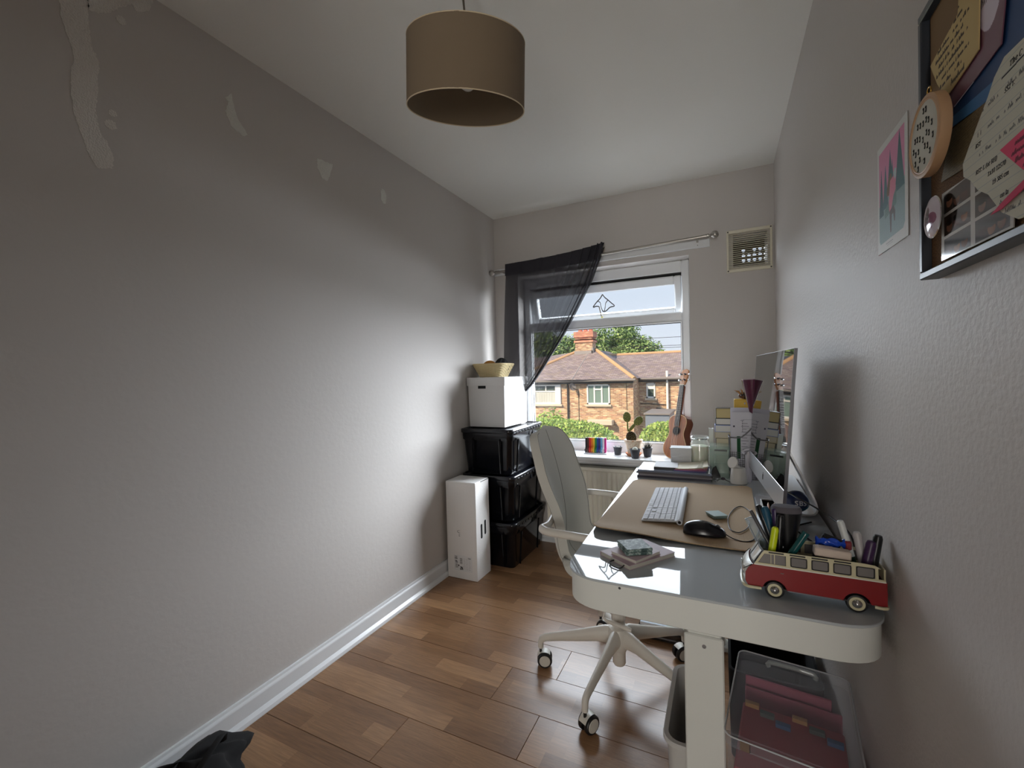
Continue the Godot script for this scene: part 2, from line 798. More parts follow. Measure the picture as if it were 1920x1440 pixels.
func slate_image() -> Image:
	var im := new_image(384, 384, c8(92, 84, 86))
	var rg := RandomNumberGenerator.new()
	rg.seed = 31
	for j in 24:
		for i in 12:
			var c: Color = [c8(142, 128, 132), c8(154, 140, 142), c8(130, 118, 122), c8(164, 152, 150), c8(148, 134, 128)][rg.randi() % 5]
			var x := (i * 32 + (16 if j % 2 else 0)) % 384
			im.fill_rect(Rect2i(x, j * 16, mini(30, 384 - x), 13), c)
			if x + 30 > 384:
				im.fill_rect(Rect2i(0, j * 16, x + 30 - 384, 13), c)
	return im


func make_materials() -> void:
	bump(mk("wall_paint", c8(199, 194, 190), 0.62), T.plaster, 0.03, 3.0)
	bump(mk("wall_paint_rough", c8(200, 194, 190), 0.5), T.plaster, 0.06, 7.0)
	bump(mk("ceiling_paint", c8(238, 237, 232), 0.8), T.plaster, 0.03, 3.0)
	bump(mk("filler", c8(226, 226, 220), 0.85), T.plaster, 0.2, 14.0)
	bump(mk("filler_thin", c8(222, 218, 212), 0.8), T.plaster, 0.2, 14.0)
	mk("gloss_white", c8(226, 228, 230), 0.3)
	mk("upvc", c8(236, 238, 240), 0.25)
	mk("rubber", c8(28, 28, 30), 0.6)
	var f := mk("laminate", Color.WHITE, 0.3)
	f.albedo_texture = T.laminate
	mk("subfloor", c8(66, 46, 32), 0.8)
	var g := mk("pane_glass", Color(1, 1, 1, 0.02), 0.0)
	g.metallic_specular = 0.22
	g.transparency = BaseMaterial3D.TRANSPARENCY_ALPHA
	# outside
	var b := mk("brick", Color(0.92, 0.92, 0.92), 0.85)
	b.albedo_texture = T.brick
	b.uv1_scale = Vector3(1 / 1.8, 1 / 1.8, 1)
	b = mk("brick_red", Color.WHITE, 0.85)
	b.albedo_texture = T.brick_red
	b.uv1_scale = Vector3(1 / 0.9, 1 / 0.9, 1)
	b = mk("slate", Color.WHITE, 0.7)
	b.albedo_texture = T.slate
	b.uv1_scale = Vector3(1 / 3.2, 1 / 3.6, 1)
	mk("ridge_clay", c8(190, 156, 120), 0.8)
	mk("pot_clay", c8(204, 126, 108), 0.8)
	mk("dark_iron", c8(52, 52, 56), 0.5)
	mk("lead_grey", c8(150, 148, 150), 0.6)
	mk("gutter_grey", c8(128, 124, 124), 0.5)
	mk("stone_sill", c8(206, 196, 180), 0.8)
	mk("house_glass", c8(126, 150, 146), 0.1)
	mk("house_glass_dark", c8(70, 84, 84), 0.1)
	mk("net_curtain", c8(190, 196, 194), 0.8)
	mk("garage_paint", c8(122, 134, 152), 0.5)
	var lf := mk("leaves", Color(0.95, 1.0, 0.9), 0.6)
	lf.vertex_color_use_as_albedo = true
	lf.backlight_enabled = true
	lf.backlight = Color(0.4, 0.45, 0.2)
	var hc := mk("hedge_core", Color.WHITE, 0.9)
	hc.albedo_texture = T.leaf
	hc.uv1_triplanar = true
	mk("bark", c8(84, 70, 56), 0.9)
	var gr := mk("ground_mix", Color.WHITE, 0.9)
	gr.albedo_texture = T.ground
	gr.uv1_triplanar = true
	gr.uv1_scale = Vector3.ONE * 0.4
	# inside
	mk("black_plastic", c8(16, 17, 22), 0.16)
	mk("black_plastic_lid", c8(20, 21, 27), 0.2)
	bump(mk("white_card", c8(216, 216, 216), 0.7), T.plaster, 0.06, 6.0)
	bump(mk("white_board", c8(236, 234, 232), 0.65), T.plaster, 0.06, 6.0)
	mk("slot_dark", c8(14, 14, 16), 0.9)
	bump(mk("wicker", c8(214, 196, 152), 0.7), T.grit, 0.05, 30.0)
	mk("orange_felt", c8(190, 128, 48), 0.8)
	bump(mk("black_cloth", c8(20, 20, 22), 0.9), T.weave, 0.05, 30.0)
	var cu := mk("sheer_cloth", Color(c8(58, 57, 64), 0.85), 0.9)
	cu.transparency = BaseMaterial3D.TRANSPARENCY_ALPHA
	mk("hem_cloth", c8(42, 41, 48), 0.9)
	mk("brushed_steel", c8(176, 172, 166), 0.3, 1.0)
	mk("chrome", c8(216, 216, 216), 0.12, 1.0)
	mk("brass", c8(180, 140, 70), 0.25, 1.0)
	mk("radiator_paint", c8(234, 229, 214), 0.35)
	mk("vent_paint", c8(222, 216, 196), 0.5)
	var ch := bump(mk("chair_cloth", c8(204, 202, 194), 0.9), T.weave, 0.05, 40.0)
	ch.rim_enabled = true
	ch.rim = 0.3
	mk("seam_thread", c8(122, 120, 114), 0.9)
	mk("chair_metal", c8(216, 211, 202), 0.35)
	mk("caster_black", c8(22, 22, 24), 0.4)
	mk("caster_hub", c8(206, 202, 192), 0.4)
	mk("desk_paint", c8(222, 224, 219), 0.4)
	var dg := mk("desk_glass", c8(186, 192, 196), 0.02)
	dg.metallic_specular = 0.3
	mk("frosted_edge", c8(196, 198, 202), 0.3)
	mk("glass_edge", c8(140, 160, 152), 0.05)
	var ck := bump(mk("cork", Color.WHITE, 0.85), T.cork, 0.03, 6.0)
	ck.albedo_texture = T.cork
	mk("mat_back", c8(30, 28, 28), 0.8)
	mk("alu", c8(206, 207, 210), 0.32, 0.9)
	mk("alu_dark", c8(120, 120, 124), 0.4, 0.8)
	mk("key_white", c8(238, 240, 246), 0.7).metallic_specular = 0.2
	mk("keyboard_body", c8(206, 208, 214), 0.6).metallic_specular = 0.3
	mk("black_satin", c8(18, 18, 24), 0.25)
	mk("black_rubber", c8(16, 16, 18), 0.5)
	var sc := mk("screen_glass", c8(12, 11, 14), 0.02)
	sc.metallic_specular = 0.6
	mk("paper_white", c8(232, 232, 234), 0.8)
	mk("paper_cream", c8(222, 214, 190), 0.8)
	mk("page_edge", c8(196, 192, 182), 0.9)
	mk("page_edge_dark", c8(128, 124, 122), 0.9)
	mk("white_plastic", c8(226, 224, 220), 0.4)
	var cg := mk("clear_glass", Color(0.95, 1.0, 0.98, 0.12), 0.03)
	cg.transparency = BaseMaterial3D.TRANSPARENCY_ALPHA
	var fr := mk("frosted_plastic", Color(0.8, 0.82, 0.86, 0.16), 0.3)
	fr.transparency = BaseMaterial3D.TRANSPARENCY_ALPHA
	var wx := mk("wax", c8(230, 226, 204), 0.5)
	wx.subsurf_scatter_enabled = true
	wx.subsurf_scatter_strength = 0.4
	mk("bin_plastic", c8(196, 194, 190), 0.5)


func flatm(r: int, g: int, b: int, rough := 0.6) -> StandardMaterial3D:
	var k := "plain_%d_%d_%d_%d" % [r, g, b, int(rough * 100)]
	if not M.has(k):
		mk(k, c8(r, g, b), rough)
	return M[k]


# ---------------------------------------------------------------- the room

func build_room() -> void:
	var left := struct("wall_left", B.new().span(Vector3(-0.22, -0.05, -0.24), Vector3(0, H + 0.1, L + 0.2)), M.wall_paint, "long grey-beige painted wall with patches of filler")
	# dried filler, spread by knife: (height, distance from the window wall) as measured, raised a millimetre or two
	var patches := [
		[M.filler_thin, [2.246, 2.425, 2.185, 2.421, 2.147, 2.411, 2.1, 2.4, 2.046, 2.407, 2.005, 2.409, 1.956, 2.406, 1.903, 2.393, 1.857, 2.381, 1.82, 2.36, 1.831, 2.326, 1.862, 2.323, 1.899, 2.334, 1.928, 2.352, 1.972, 2.357, 2.026, 2.353, 2.119, 2.346, 2.151, 2.36, 2.199, 2.365, 2.292, 2.364, 2.36, 2.37, 2.39, 2.44]],
		[M.filler_thin, [2.292, 2.364, 2.245, 2.366, 2.264, 2.328, 2.312, 2.287, 2.34, 2.264, 2.325, 2.25, 2.349, 2.221, 2.382, 2.208, 2.398, 2.21, 2.398, 2.36]],
		[M.filler, [2.214, 1.999, 2.24, 1.975, 2.207, 1.97, 2.166, 1.958, 2.12, 1.921, 2.108, 1.939, 2.122, 1.98, 2.164, 2.001, 2.204, 1.986]],
		[M.filler, [2.166, 1.614, 2.172, 1.582, 2.17, 1.567, 2.178, 1.529, 2.12, 1.549, 2.091, 1.563, 2.091, 1.591, 2.126, 1.614]],
	]
	for k in 4:
		var y0: float = [2.273, 1.956, 1.991, 2.148][k]
		var z0: float = [2.291, 2.326, 2.32, 1.206][k]
		var a := []
		for i in 11:
			var rr: float = [0.012, 0.014, 0.01, 0.021][k]
			a.append(y0 + sin(TAU * i / 11) * rr * (1.9 if k == 3 else 1.0) * (1.0 + 0.12 * sin(i * 5.0 + k)))
			a.append(z0 + cos(TAU * i / 11) * rr * (1.0 + 0.15 * cos(i * 3.0 + k)))
		patches.append([M.filler if k == 3 else M.filler_thin, a])
	for p in patches:
		var q := PackedVector2Array()
		for i in range(0, p[1].size(), 2):
			q.append(Vector2(-p[1][i + 1], p[1][i]))
		var b := B.new().move(facing(Vector3(0, 0, -1), Vector3.UP, Vector3(-0.001, 0, 0)))
		b.prism(ragged(q), 0.0022)
		part("filler_patch", b, p[0], left, "pale rough filler patch")
	struct("wall_right", B.new().span(Vector3(W, -0.05, -0.24), Vector3(W + 0.2, H + 0.1, L + 0.2)), M.wall_paint_rough, "grey painted wall beside the desk")
	# unseen back wall; doorway and landing added to let the fill light in
	var bk := B.new()
	bk.span(Vector3(-0.2, -0.05, L), Vector3(0.92, H + 0.1, L + 0.15))
	bk.span(Vector3(1.74, -0.05, L), Vector3(W + 0.2, H + 0.1, L + 0.15))
	bk.span(Vector3(0.92, 2.02, L), Vector3(1.74, H + 0.1, L + 0.15))
	struct("wall_back", bk, M.wall_paint, "unseen back wall with a doorway added for the fill light")
	var ld := B.new()
	ld.span(Vector3(0.0, -0.05, L + 0.15), Vector3(0.1, H + 0.1, 6.3))
	ld.span(Vector3(2.1, -0.05, L + 0.15), Vector3(2.2, H + 0.1, 6.3))
	ld.span(Vector3(0.0, -0.05, 6.2), Vector3(2.2, H + 0.1, 6.3))
	ld.span(Vector3(0.0, H, L + 0.15), Vector3(2.2, H + 0.1, 6.3))
	ld.span(Vector3(0.0, -0.1, L + 0.15), Vector3(2.2, 0.0, 6.3))
	struct("wall_added_landing", ld, M.wall_paint, "added unseen landing around the fill light behind the viewer")
	var far := B.new()
	var z0 := -0.24
	far.span(Vector3(-0.2, -0.05, z0), Vector3(0.19, H + 0.1, 0))
	far.span(Vector3(0.19, -0.05, z0), Vector3(1.373, 0.63, 0))
	far.span(Vector3(0.19, 1.939, z0), Vector3(1.373, H + 0.1, 0))
	far.span(Vector3(1.373, -0.05, z0), Vector3(1.62, H + 0.1, 0))
	far.span(Vector3(1.8, -0.05, z0), Vector3(W + 0.2, H + 0.1, 0))
	far.span(Vector3(1.62, -0.05, z0), Vector3(1.8, 1.83, 0))
	far.span(Vector3(1.62, 2.02, z0), Vector3(1.8, H + 0.1, 0))
	struct("wall_far", far, M.wall_paint, "grey-beige window wall")
	struct("ceiling", B.new().span(Vector3(-0.2, H, -0.24), Vector3(W + 0.2, H + 0.15, L + 0.2)), M.ceiling_paint, "plain off-white ceiling")
	# floor: laminate boards laid across the room, each a piece with a fine bevelled edge
	var floor_ := struct("floor", B.new().span(Vector3(-0.2, -0.15, -0.24), Vector3(W + 0.2, -0.006, L + 0.2)), M.subfloor, "brown wood-look laminate floor")
	var row := 0
	var z := 1.756 - 0.1965 * 9
	var joints := [0.55, 1.31, 0.2, 0.94, 1.6, 0.4, 0.942, 0.75, 0.95, 0.526, 0.98, 0.3, 1.2, 0.62, 0.1, 0.8, 1.4, 0.5, 0.9]
	while z < L:
		var z1 := minf(z + 0.1965, L)
		var za := maxf(z, 0.0)
		var cuts := [0.0, joints[row % joints.size()], W]
		for k in 2:
			if z1 - za < 0.02:
				continue
			var b := B.new()
			var xa: float = cuts[k]
			var xb: float = cuts[k + 1]
			var e := 0.0009
			var u0 := rng.randf()
			var v0 := (row * 2 + k * 3) % 4 * 0.25
			var P := func(x: float, y: float, zz: float) -> Array:
				return [Vector3(x, y, zz), Vector2(u0 + (x - xa) / 1.29, v0 + (zz - z) / 0.788)]
			var t := [P.call(xa + e * 1.6, 0, z1 - e * 1.6), P.call(xb - e * 1.6, 0, z1 - e * 1.6), P.call(xb - e * 1.6, 0, za + e * 1.6), P.call(xa + e * 1.6, 0, za + e * 1.6)]
			var m := [P.call(xa + e * 0.4, -0.0012, z1 - e * 0.4), P.call(xb - e * 0.4, -0.0012, z1 - e * 0.4), P.call(xb - e * 0.4, -0.0012, za + e * 0.4), P.call(xa + e * 0.4, -0.0012, za + e * 0.4)]
			b.quad(t[0][0], t[1][0], t[2][0], t[3][0], t[0][1], t[1][1], t[2][1], t[3][1])
			for i in 4:
				var j := (i + 1) % 4
				b.quad(m[i][0], m[j][0], t[j][0], t[i][0], m[i][1], m[j][1], t[j][1], t[i][1])
				b.quad(m[i][0] + Vector3(0, -0.006, 0), m[j][0] + Vector3(0, -0.006, 0), m[j][0], m[i][0], m[i][1], m[j][1], m[j][1], m[i][1])
			part("floor_board", b, M.laminate, floor_)
		z = z1
		row += 1
	# skirting
	var prof := poly([0, 0, 0.03, 0, 0.03, 0.004, 0.027, 0.014, 0.019, 0.023, 0.016, 0.026, 0.016, 0.074, 0.0145, 0.078, 0.0105, 0.084, 0.009, 0.092, 0, 0.092])
	var bl := B.new().move(facing(Vector3.RIGHT, Vector3.UP, Vector3(0, 0, 0.0)))
	bl.prism(prof, L)
	struct("baseboard_left", bl, M.gloss_white, "white painted skirting board along the long wall")
	var bf := B.new().move(facing(Vector3(0, 0, 1), Vector3.UP, Vector3(W, 0, 0)))
	bf.prism(prof, W)
	struct("baseboard_far", bf, M.gloss_white, "white skirting board below the window")
	var br := B.new().move(facing(Vector3(-1, 0, 0), Vector3.UP, Vector3(W, 0, L)))
	br.prism(prof, L)
	struct("baseboard_right", br, M.gloss_white, "white skirting board behind the desk")
	# batten above the window that the curtain pole is screwed to
	var bat := B.new().move(Transform3D(Basis(Vector3.BACK, 0.002), Vector3(0.748, 1.9935, 0.009)))
	bat.box(Vector3.ZERO, Vector3(1.492, 0.047, 0.018), 0.003)
	struct("trim_1", bat, M.gloss_white, "white wooden batten above the window")
	# small vent with slats, holes through the wall behind it
	var v := thing("vent_cover", "square cream slatted wall vent beside the curtain pole", "vent", Vector3(1.705, 1.922, 0))
	var fr := B.new()
	fr.span(Vector3(-0.1195, -0.1245, 0), Vector3(-0.108, 0.1245, 0.013), 0.002)
	fr.span(Vector3(0.108, -0.1245, 0), Vector3(0.1195, 0.1245, 0.013), 0.002)
	fr.span(Vector3(-0.108, 0.106, 0), Vector3(0.108, 0.1245, 0.013), 0.002)
	fr.span(Vector3(-0.108, -0.1245, 0), Vector3(0.108, -0.106, 0.013), 0.002)
	part("frame", fr, M.vent_paint, v)
	for k in 18:
		var s := B.new().move(Transform3D(Basis(Vector3.RIGHT, 0.5), Vector3(0, -0.099 + k * 0.01165, 0.005)))
		s.box(Vector3.ZERO, Vector3(0.217, 0.0016, 0.0125))
		part("slat", s, M.vent_paint, v)
	for k in 4:
		var s := B.new().move(Transform3D(Basis(Vector3.RIGHT, PI / 2), Vector3([-0.112, 0.112][k % 2], [-0.116, 0.116][k / 2], 0.012)))
		s.lathe([Vector2(0.0045, 0), Vector2(0.004, 0.0018), Vector2(0.0, 0.0022)], 10)
		part("screw", s, M.dark_iron, v)
	var csg := CSGCombiner3D.new()
	csg.name = "perforated_plate"
	var plate := CSGBox3D.new()
	plate.name = "plate"
	plate.size = Vector3(0.2, 0.21, 0.012)
	csg.add_child(plate)
	for j in 3:
		for i in 5:
			if j == 0 and i == 1:
				continue
			var cy := CSGCylinder3D.new()
			cy.name = "hole"
			cy.radius = 0.0105
			cy.height = 0.05
			cy.sides = 14
			cy.operation = CSGShape3D.OPERATION_SUBTRACTION
			cy.rotation.x = PI / 2
			cy.position = Vector3(1.683 + i * 0.0307 - 1.71, 1.967 - j * 0.0315 - 1.925, 0)
			csg.add_child(cy, true)
	csg.position = Vector3(0.005, 0.003, -0.2)
	csg.material_override = flatm(74, 62, 52, 0.9)
	v.add_child(csg)


func ragged(q: PackedVector2Array) -> PackedVector2Array:
	## a spread edge: every side broken up into short uneven steps
	var out := PackedVector2Array()
	for i in q.size():
		var a := q[i]
		var c := q[(i + 1) % q.size()]
		var n := maxi(1, int(a.distance_to(c) / 0.006))
		var side := (c - a).normalized().orthogonal()
		for k in n:
			out.append(a.lerp(c, (k + (rng.randf_range(-0.25, 0.25) if k else 0.0)) / n) + (side * rng.randf_range(-0.0022, 0.0022) if k else Vector2.ZERO))
	return out


func bar(lo: Vector3, hi: Vector3, parent: Node3D, called := "frame_bar") -> void:
	part(called, B.new().span(lo, hi, 0.006), M.upvc, parent)


func build_window() -> void:
	var w := Node3D.new()
	w.name = "window_1"
	add_child(w)
	w.set_meta("kind", "structure")
	w.set_meta("label", "white plastic window with an opening top light")
	var a := -0.17
	var b := -0.11
	bar(Vector3(0.19, 0.63, a), Vector3(0.238, 1.939, b), w)
	bar(Vector3(1.318, 0.63, a), Vector3(1.366, 1.939, b), w)
	bar(Vector3(0.238, 1.862, a), Vector3(1.318, 1.939, b), w)
	bar(Vector3(0.238, 0.63, a), Vector3(1.318, 0.727, b), w)
	bar(Vector3(0.238, 1.543, a), Vector3(1.318, 1.604, b), w, "transom")
	# reveal strip that closes the gap to the plaster on the right
	bar(Vector3(1.366, 0.63, a), Vector3(1.374, 1.939, -0.125), w, "side_seal")
	# beads and gasket of the big pane
	var bd := B.new()
	for k in [[Vector3(0.238, 0.727, -0.13), Vector3(0.2455, 1.543, -0.105)], [Vector3(1.3105, 0.727, -0.13), Vector3(1.318, 1.543, -0.105)], [Vector3(0.245, 0.727, -0.13), Vector3(1.311, 0.735, -0.105)], [Vector3(0.245, 1.535, -0.13), Vector3(1.311, 1.543, -0.105)]]:
		bd.span(k[0], k[1], 0.003)
	part("glazing_bead", bd, M.upvc, w)
	var gk := B.new()
	for k in [[Vector3(0.2455, 0.735, -0.13), Vector3(0.2485, 1.535, -0.122)], [Vector3(1.3075, 0.735, -0.13), Vector3(1.3105, 1.535, -0.122)], [Vector3(0.2455, 0.735, -0.13), Vector3(1.3105, 0.739, -0.122)], [Vector3(0.2455, 1.531, -0.13), Vector3(1.3105, 1.535, -0.122)]]:
		gk.span(k[0], k[1])
	part("gasket", gk, M.rubber, w)
	part("pane", B.new().span(Vector3(0.24, 0.73, -0.1425), Vector3(1.316, 1.54, -0.1385)), M.pane_glass, w)
	# top light, hung at its head and pushed open
	var s := Node3D.new()
	s.name = "opening_sash"
	w.add_child(s)
	s.position = Vector3(0.778, 1.85, -0.14)
	s.rotation.x = 0.3
	var hx := 0.537
	var hh := 0.262
	for k in [[Vector3(-hx, -hh, -0.03), Vector3(-hx + 0.044, 0, 0.03)], [Vector3(hx - 0.044, -hh, -0.03), Vector3(hx, 0, 0.03)], [Vector3(-hx + 0.044, -0.058, -0.03), Vector3(hx - 0.044, 0, 0.03)], [Vector3(-hx + 0.044, -hh, -0.03), Vector3(hx - 0.044, -hh + 0.05, 0.03)]]:
		part("sash_bar", B.new().span(k[0], k[1], 0.006), M.upvc, s)
	part("pane", B.new().span(Vector3(-hx + 0.04, -hh + 0.045, -0.003), Vector3(hx - 0.04, -0.05, 0.001)), M.pane_glass, s)
	part("head_gap_dark", B.new().span(Vector3(0.238, 1.852, -0.165), Vector3(1.318, 1.862, -0.115)), M.rubber, w)  # black strip stands for the dark of the gap above the opened sash
	# wire ray-shaped hanger stuck to the top light
	var m := thing("suncatcher", "black wire stingray-shaped suncatcher hanging in the open top light", "suncatcher", Vector3(0.789, 1.7, -0.165))
	var o := Vector3(0.789, 1.7, 0)
	var q := func(pts: Array) -> Array:
		var r := []
		for k in range(0, pts.size(), 2):
			r.append(Vector3(pts[k], pts[k + 1], 0) - o)
		return curve(r, 24)
	part("outline", B.new().tube(q.call([0.783, 1.779, 0.765, 1.752, 0.746, 1.734, 0.728, 1.715, 0.713, 1.693, 0.735, 1.698, 0.757, 1.694]), 0.0042, 6).tube(q.call([0.783, 1.779, 0.80, 1.755, 0.821, 1.736, 0.845, 1.712, 0.867, 1.689, 0.835, 1.682, 0.81, 1.661, 0.793, 1.655, 0.781, 1.661]), 0.0042, 6), M.dark_iron, m)
	part("inner_wire", B.new().tube(q.call([0.746, 1.734, 0.765, 1.722, 0.772, 1.69, 0.781, 1.661]), 0.0034, 6).tube(q.call([0.821, 1.736, 0.806, 1.715, 0.802, 1.69, 0.793, 1.656]), 0.0034, 6), M.dark_iron, m)
	part("tail", B.new().tube([Vector3(0.757, 1.694, 0) - o, Vector3(0.764, 1.66, 0.001) - o, Vector3(0.774, 1.622, 0.006) - o], 0.004, 6), flatm(92, 78, 60), m)
	part("sucker", B.new().ball(Vector3(0.778, 1.614, 0.008) - o, Vector3(0.009, 0.007, 0.006), 10), flatm(206, 196, 120, 0.3), m, "small yellow sucker")


# ---------------------------------------------------------------- what the window shows

func wall_quad(b: B, a: Vector3, c: Vector3) -> void:
	## an upright rectangle facing +z from a (bottom left) to c (top right)
	b.quad(Vector3(a.x, a.y, a.z), Vector3(c.x, a.y, a.z), Vector3(c.x, c.y, a.z), Vector3(a.x, c.y, a.z), Vector2(a.x, -a.y), Vector2(c.x, -a.y), Vector2(c.x, -c.y), Vector2(a.x, -c.y))


func house_window(h: Node3D, lo: Vector3, hi: Vector3, kind: int) -> void:
	var z := lo.z
	var win := part("window", B.new().span(Vector3(lo.x, lo.y, z - 0.05), Vector3(lo.x + 0.09, hi.y, z + 0.06), 0.01).span(Vector3(hi.x - 0.09, lo.y, z - 0.05), Vector3(hi.x, hi.y, z + 0.06), 0.01).span(Vector3(lo.x, hi.y - 0.09, z - 0.05), Vector3(hi.x, hi.y, z + 0.06), 0.01).span(Vector3(lo.x, lo.y, z - 0.05), Vector3(hi.x, lo.y + 0.1, z + 0.06), 0.01), M.upvc, h)
	var bars := B.new()
	var n := 0
	var w := hi.x - lo.x
	if kind == 3:
		for f in [0.333, 0.655]:
			bars.span(Vector3(lo.x + w * f - 0.045, lo.y + 0.1, z - 0.04), Vector3(lo.x + w * f + 0.045, hi.y - 0.09, z + 0.05), 0.008)
		bars.span(Vector3(lo.x + w * 0.333, hi.y - 0.34, z - 0.04), Vector3(lo.x + w * 0.655, hi.y - 0.26, z + 0.06), 0.008)
		n = 1
	elif kind == 2:
		bars.span(Vector3(lo.x, hi.y - 0.46, z - 0.04), Vector3(hi.x, hi.y - 0.38, z + 0.05), 0.008)
		bars.span(Vector3(lo.x + w * 0.42, hi.y - 0.42, z - 0.04), Vector3(lo.x + w * 0.42 + 0.07, hi.y - 0.09, z + 0.05), 0.008)
		n = 1
	elif kind == 1:
		bars.span(Vector3(lo.x, lo.y + (hi.y - lo.y) * 0.58, z - 0.04), Vector3(hi.x, lo.y + (hi.y - lo.y) * 0.58 + 0.07, z + 0.05), 0.008)
		n = 1
	if n:
		part("window_bar", bars, M.upvc, win)
	part("pane", B.new().span(Vector3(lo.x + 0.05, lo.y + 0.05, z - 0.02), Vector3(hi.x - 0.05, hi.y - 0.05, z + 0.012)), M.house_glass if kind == 3 else M.house_glass_dark, win)
	if kind == 2:
		part("net_curtain", B.new().grid(40, 1, func(u: float, v: float) -> Vector3: return Vector3(lo.x + 0.1 + (w - 0.2) * u, lo.y + 0.1 + v * (hi.y - lo.y - 0.56), z + 0.022 + 0.006 * sin(u * 60.0))), M.net_curtain, win)
	elif kind == 1:
		part("blind", B.new().span(Vector3(lo.x + 0.08, lo.y + (hi.y - lo.y) * 0.6, z + 0.013), Vector3(hi.x - 0.08, hi.y - 0.08, z + 0.022)), M.upvc, win)
	part("sill", B.new().span(Vector3(lo.x - 0.08, lo.y - 0.12, z - 0.05), Vector3(hi.x + 0.08, lo.y, z + 0.13), 0.015), M.stone_sill, win)


func leaf_cloud(b: B, n: int, place: Callable, size: float, cols: Array) -> void:
	for i in n:
		var r: Array = place.call()
		var p: Vector3 = r[0]
		var nn: Vector3 = (r[1] + Vector3(rng.randf_range(-1, 1), rng.randf_range(-0.6, 1), rng.randf_range(-1, 1)) * 0.8).normalized()
		var t := nn.cross(Vector3(rng.randf_range(-1, 1), rng.randf_range(-1, 1), rng.randf_range(-1, 1))).normalized()
		var u := nn.cross(t)
		var s := size * rng.randf_range(0.6, 1.3)
		var c: Color = cols[rng.randi() % cols.size()]
		b.paint((c * rng.randf_range(0.85, 1.15)).srgb_to_linear())
		b.quad(p - t * s, p - u * s * 0.5, p + t * s, p + u * s * 0.5)


